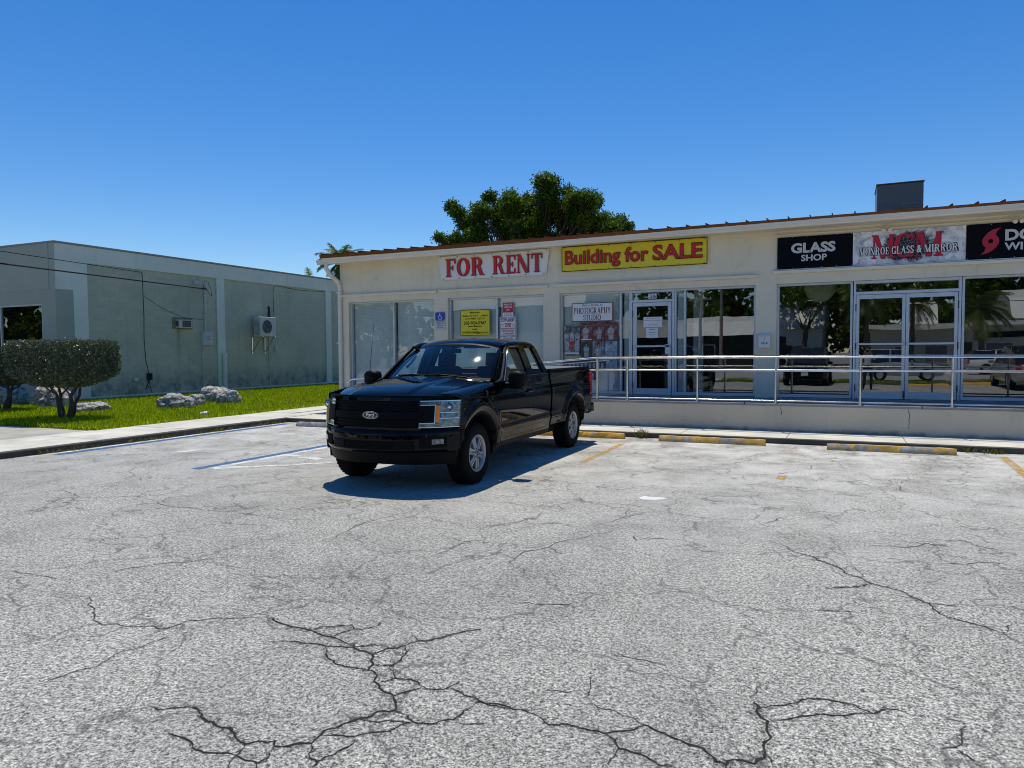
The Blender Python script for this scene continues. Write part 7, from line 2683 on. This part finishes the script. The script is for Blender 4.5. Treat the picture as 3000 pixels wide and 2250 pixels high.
# --- parked vehicles behind the viewer
def car(name, label, cat, loc, rot, L_, W_, H_, paint, kind='suv'):
    t = thing(name, label, cat, loc, rot, local=True, group='vehicles parked behind the viewer')
    hw_ = W_ / 2
    prof = {'suv': [(0, .42, .72), (.04, .30, .80), (.10, .28, .92), (.27, .28, 1.0), (.30, .28, 1.02), (.97, .30, 1.02), (1.0, .40, .95)],
            'van': [(0, .42, .70), (.04, .26, .80), (.14, .25, .95), (.24, .25, 1.02), (.97, .28, 1.02), (1.0, .40, .96)],
            'pickup': [(0, .46, .80), (.04, .36, .95), (.22, .34, 1.02), (.26, .34, 1.04), (.97, .36, 1.04), (1.0, .46, 1.0)]}[kind]
    rows = []
    for u, zb, zt in prof:
        y = (u - .5) * L_
        w = hw_ * (0.86 if u in (0, 1.0) else (.95 if u < .08 or u > .95 else 1.0))
        rows.append([(-w * .92, y, zb), (w * .92, y, zb), (w, y, zb + .12), (w, y, zt - .14), (w * .93, y, zt), (-w * .93, y, zt), (-w, y, zt - .14), (-w, y, zb + .12)])
    body_ = obj('body', MB().rows(rows, close=True, caps=True, flip=True), paint, t, bevel=.03, smooth=35)
    cab = {'suv': [(.27, 1.0, .93), (.40, H_ - .03, .76), (.55, H_, .78), (.92, H_ - .03, .76), (.985, 1.02, .90)],
           'van': [(.16, .98, .92), (.38, H_ - .03, .76), (.55, H_, .78), (.93, H_ - .04, .76), (.985, 1.02, .90)],
           'pickup': [(.24, 1.02, .92), (.36, H_ - .03, .74), (.44, H_, .76), (.60, H_ - .02, .75), (.63, 1.03, .90)]}[kind]
    rows = []
    for u, z, k in cab:
        y = (u - .5) * L_
        rows.append([(-hw_ * .93, y if z < 1.1 else y, 1.0 if kind != 'pickup' else 1.02), (hw_ * .93, y, 1.0 if kind != 'pickup' else 1.02), (hw_ * k, y, z), (-hw_ * k, y, z)])
    obj('cabin', MB().rows(rows, close=True, caps=True, flip=True), MT['carglass'], t, smooth=30)
    i0, i1 = 1, len(cab) - 2
    top = [[(-hw_ * k * 1.005, (u - .5) * L_, z - .03), (-hw_ * k * .97, (u - .5) * L_, z + .012), (hw_ * k * .97, (u - .5) * L_, z + .012), (hw_ * k * 1.005, (u - .5) * L_, z - .03)] for u, z, k in cab[i0:i1 + 1]]
    obj('roof', MB().rows(top, flip=True), paint, t, smooth=30)
    for s in (1, -1):
        for u in ((.48, .70) if kind != 'pickup' else (.47,)):
            y = (u - .5) * L_
            obj('door_pillar', MB().add([(s * hw_ * .935, y - .05, 1.0), (s * hw_ * .935, y + .05, 1.0), (s * hw_ * .785, y + .04, H_ - .02), (s * hw_ * .785, y - .04, H_ - .02)], [(0, 1, 2, 3) if s > 0 else (3, 2, 1, 0)]), paint, t)
        for u in (.18, .80):
            y = (u - .5) * L_
            w = obj('wheel', MB().lathe([(.19, -.10), (.33, -.11), (.345, -.08), (.345, .08), (.33, .11), (.19, .10)], (s * (hw_ - .10), y, .345), 'x', 28), MT['rubber'], t, smooth=40)
            obj('rim', MB().lathe([(.0, s * .085), (.05, s * .095), (.12, s * .075), (.20, s * .105)], (s * (hw_ - .10), y, .345), 'x', 20), MT['silverwheel'], w, smooth=40)
        obj('headlight', MB().cbox((s * hw_ * .72, -.5 * L_ + .05, .72), (.32, .10, .14)), MT['reflector'], t, bevel=.03)
        obj('tail_light', MB().cbox((s * hw_ * .82, .5 * L_ - .04, .86), (.2, .09, .26)), MT['redlens'], t, bevel=.03)
        obj('mirror', MB().cbox((s * (hw_ + .08), (cab[0][0] + .06 - .5) * L_, 1.06), (.2, .10, .15)), paint, t, bevel=.03)
    obj('number_plate', MB().cbox((0, -.5 * L_ - .012, .55), (.32, .012, .16)), MT['p_ltgrey'], t)
    obj('grille', MB().cbox((0, -.5 * L_ + .0, .70), (hw_ * .9, .03, .18)), MT['blackplastic'], t, bevel=.01)
    if kind == 'pickup':
        obj('load_bed', MB().box(-hw_ * .82, hw_ * .82, .16 * L_, .465 * L_, 1.042, 1.05), MT['rubber'], t)
    return t


MT['carglass'] = pm('dark_car_glass', (0.012, 0.014, 0.014), 0.06, 0.1, 4.0, spec=0.9)
MT['silverpaint'] = car_paint('silver_car_paint', (0.42, 0.42, 0.40), 0.3, 0.5)
MT['whitecar'] = car_paint('white_car_paint', (0.66, 0.66, 0.64), 0.3)
car('parked_suv', 'black sport utility vehicle reflected in the glass shop window', 'car', (-2.35, -4.5, 0), R(180), 4.9, 1.85, 1.80, MT['paint'], 'suv')
car('parked_suv', 'silver sport utility vehicle on the street reflected in the double doors', 'car', (1.8, -11.6, -.03), R(90), 4.8, 1.85, 1.75, MT['silverpaint'], 'suv')
car('parked_van', 'silver minivan reflected at the right picture edge', 'car', (6.85, -2.4, 0), R(0), 4.9, 1.85, 1.72, MT['silverpaint'], 'van')
car('street_car', 'white estate car on the street reflected in the right door', 'car', (9.5, -20.0, -.03), R(90), 4.8, 1.8, 1.55, MT['whitecar'], 'suv')
car('white_pickup', 'white pickup across the street reflected in the clear window', 'pickup truck', (-13.5, -24.0, .08), R(90), 5.4, 1.9, 1.75, MT['whitecar'], 'pickup')

# --- the photographer: one skinned figure, phone held up at the eyes
def person():
    t = thing('person', 'person in pale shirt and dark trousers holding up a phone', 'person', (0.03, -.46, 0), 0.0, local=True)
    J = {'pel': (0, 0, .95, .135, .10), 'sp': (0, .01, 1.12, .135, .095), 'ch': (0, 0, 1.30, .165, .105), 'nk': (0, .01, 1.47, .062, .062), 'hd': (0, .03, 1.58, .075, .088), 'tp': (0, .03, 1.70, .072, .085)}
    for s, n in ((1, 'l'), (-1, 'r')):
        J['hip' + n] = (s * .095, 0, .90, .088, .09)
        J['kn' + n] = (s * .115, .015, .50, .062, .062)
        J['an' + n] = (s * .125, -.02, .10, .042, .045)
        J['he' + n] = (s * .125, -.03, .045, .038, .035)
        J['to' + n] = (s * .145, .17, .035, .036, .026)
        J['sh' + n] = (s * .175, 0, 1.40, .062, .062)
        J['el' + n] = (s * .255, .16, 1.24, .042, .042)
        J['wr' + n] = (s * .115, .355, 1.50, .027, .027)
        J['ha' + n] = (s * .098, .40, 1.575, .030, .018)
    E = [('pel', 'sp'), ('sp', 'ch'), ('ch', 'nk'), ('nk', 'hd'), ('hd', 'tp')]
    for n in 'lr':
        E += [('pel', 'hip' + n), ('hip' + n, 'kn' + n), ('kn' + n, 'an' + n), ('an' + n, 'he' + n), ('he' + n, 'to' + n), ('ch', 'sh' + n), ('sh' + n, 'el' + n), ('el' + n, 'wr' + n), ('wr' + n, 'ha' + n)]
    # five fingers curled round the phone edge
    for s, n in ((1, 'l'), (-1, 'r')):
        for k, (dz, ln) in enumerate(((.040, .9), (.018, 1.0), (-.004, .95), (-.024, .78))):
            a, b = 'f%s%d' % (n, k), 'g%s%d' % (n, k)
            J[a] = (s * .088, .425, 1.60 + dz, .0095, .0095)
            J[b] = (s * (.088 - .04 * ln), .432, 1.612 + dz, .008, .008)
            E += [('ha' + n, a), (a, b)]
        J['th' + n] = (s * .075, .385, 1.60, .011, .011)
        J['ti' + n] = (s * .045, .388, 1.625, .009, .009)
        E += [('ha' + n, 'th' + n), ('th' + n, 'ti' + n)]
    keys = list(J)
    me = bpy.data.meshes.new('body')
    me.from_pydata([J[k][:3] for k in keys], [(keys.index(a), keys.index(b)) for a, b in E], [])
    o = link('body', me, t)
    m = o.modifiers.new('skin', 'SKIN')
    if not me.skin_vertices:
        me.attributes
    sv = me.skin_vertices[0].data if len(me.skin_vertices) else None
    if sv is None:
        bpy.context.view_layer.objects.active = o
        bpy.ops.mesh.customdata_skin_add()
        sv = me.skin_vertices[0].data
    for i, k in enumerate(keys):
        sv[i].radius = J[k][3:5]
        sv[i].use_root = (k == 'pel')
    sub = o.modifiers.new('sub', 'SUBSURF')
    sub.levels = sub.render_levels = 2
    dg = bpy.context.evaluated_depsgraph_get()
    ev = bpy.data.meshes.new_from_object(o.evaluated_get(dg))
    o.modifiers.clear()
    o.data = ev
    ev.materials.clear()
    for mt in ('skin', 'shirt', 'trousers', 'shoe'):
        ev.materials.append(MT[mt])
    co = np.empty(len(ev.vertices) * 3, np.float32)
    ev.vertices.foreach_get('co', co)
    co = co.reshape(-1, 3)
    for p in ev.polygons:
        c = p.center
        z = c.z
        idx = 0
        if z < .085:
            idx = 3
        elif z < .99 and c.y < .12:
            idx = 2
        elif z < 1.46 and c.y < .21:
            idx = 1
        p.material_index = idx
        p.use_smooth = True
    obj('hair', MB().sphere((0, .015, 1.665), (.088, .100, .088), 16, 10), MT['hair'], t, smooth=180)
    fc = obj('face', MB().sphere((0, .055, 1.615), (.070, .075, .105), 16, 12).sphere((0, .135, 1.61), (.014, .018, .026), 8, 6).sphere((.082, .03, 1.61), (.012, .022, .032), 8, 6).sphere((-.082, .03, 1.61), (.012, .022, .032), 8, 6), MT['skin'], t, smooth=180)
    for s in (1, -1):
        obj('eye', MB().sphere((s * .030, .120, 1.632), (.014, .010, .009), 10, 6), MT['hair'], fc, smooth=180)
    obj('mouth', MB().sphere((0, .122, 1.562), (.026, .008, .007), 10, 6), MT['p_maroon'], fc, smooth=180)
    return t


MT['skin'] = pm('skin', (0.38, 0.24, 0.17), 0.6, 0.1, 20.0)
MT['shirt'] = pm('pale_shirt_cloth', (0.48, 0.50, 0.54), 0.9, 0.1, 20.0)
MT['trousers'] = pm('dark_trousers', (0.02, 0.021, 0.025), 0.9, 0.2, 20.0)
MT['shoe'] = pm('dark_shoe', (0.02, 0.018, 0.016), 0.6, 0.2, 20.0)
MT['hair'] = pm('dark_hair', (0.02, 0.016, 0.013), 0.7, 0.3, 30.0)
person()
ph = thing('phone', 'dark phone held up by the photographer', 'phone', (0.03, -.045, 1.57))
obj('case', MB().box(-.045, .105, -.048, -.038, 1.575, 1.650), MT['blackplastic'], ph, bevel=.003)
obj('lens', MB().lathe([(.0, .003), (.008, .003), (.009, 0)], (0.0, -.038, 1.632), 'y', 12), MT['carglass'], ph)
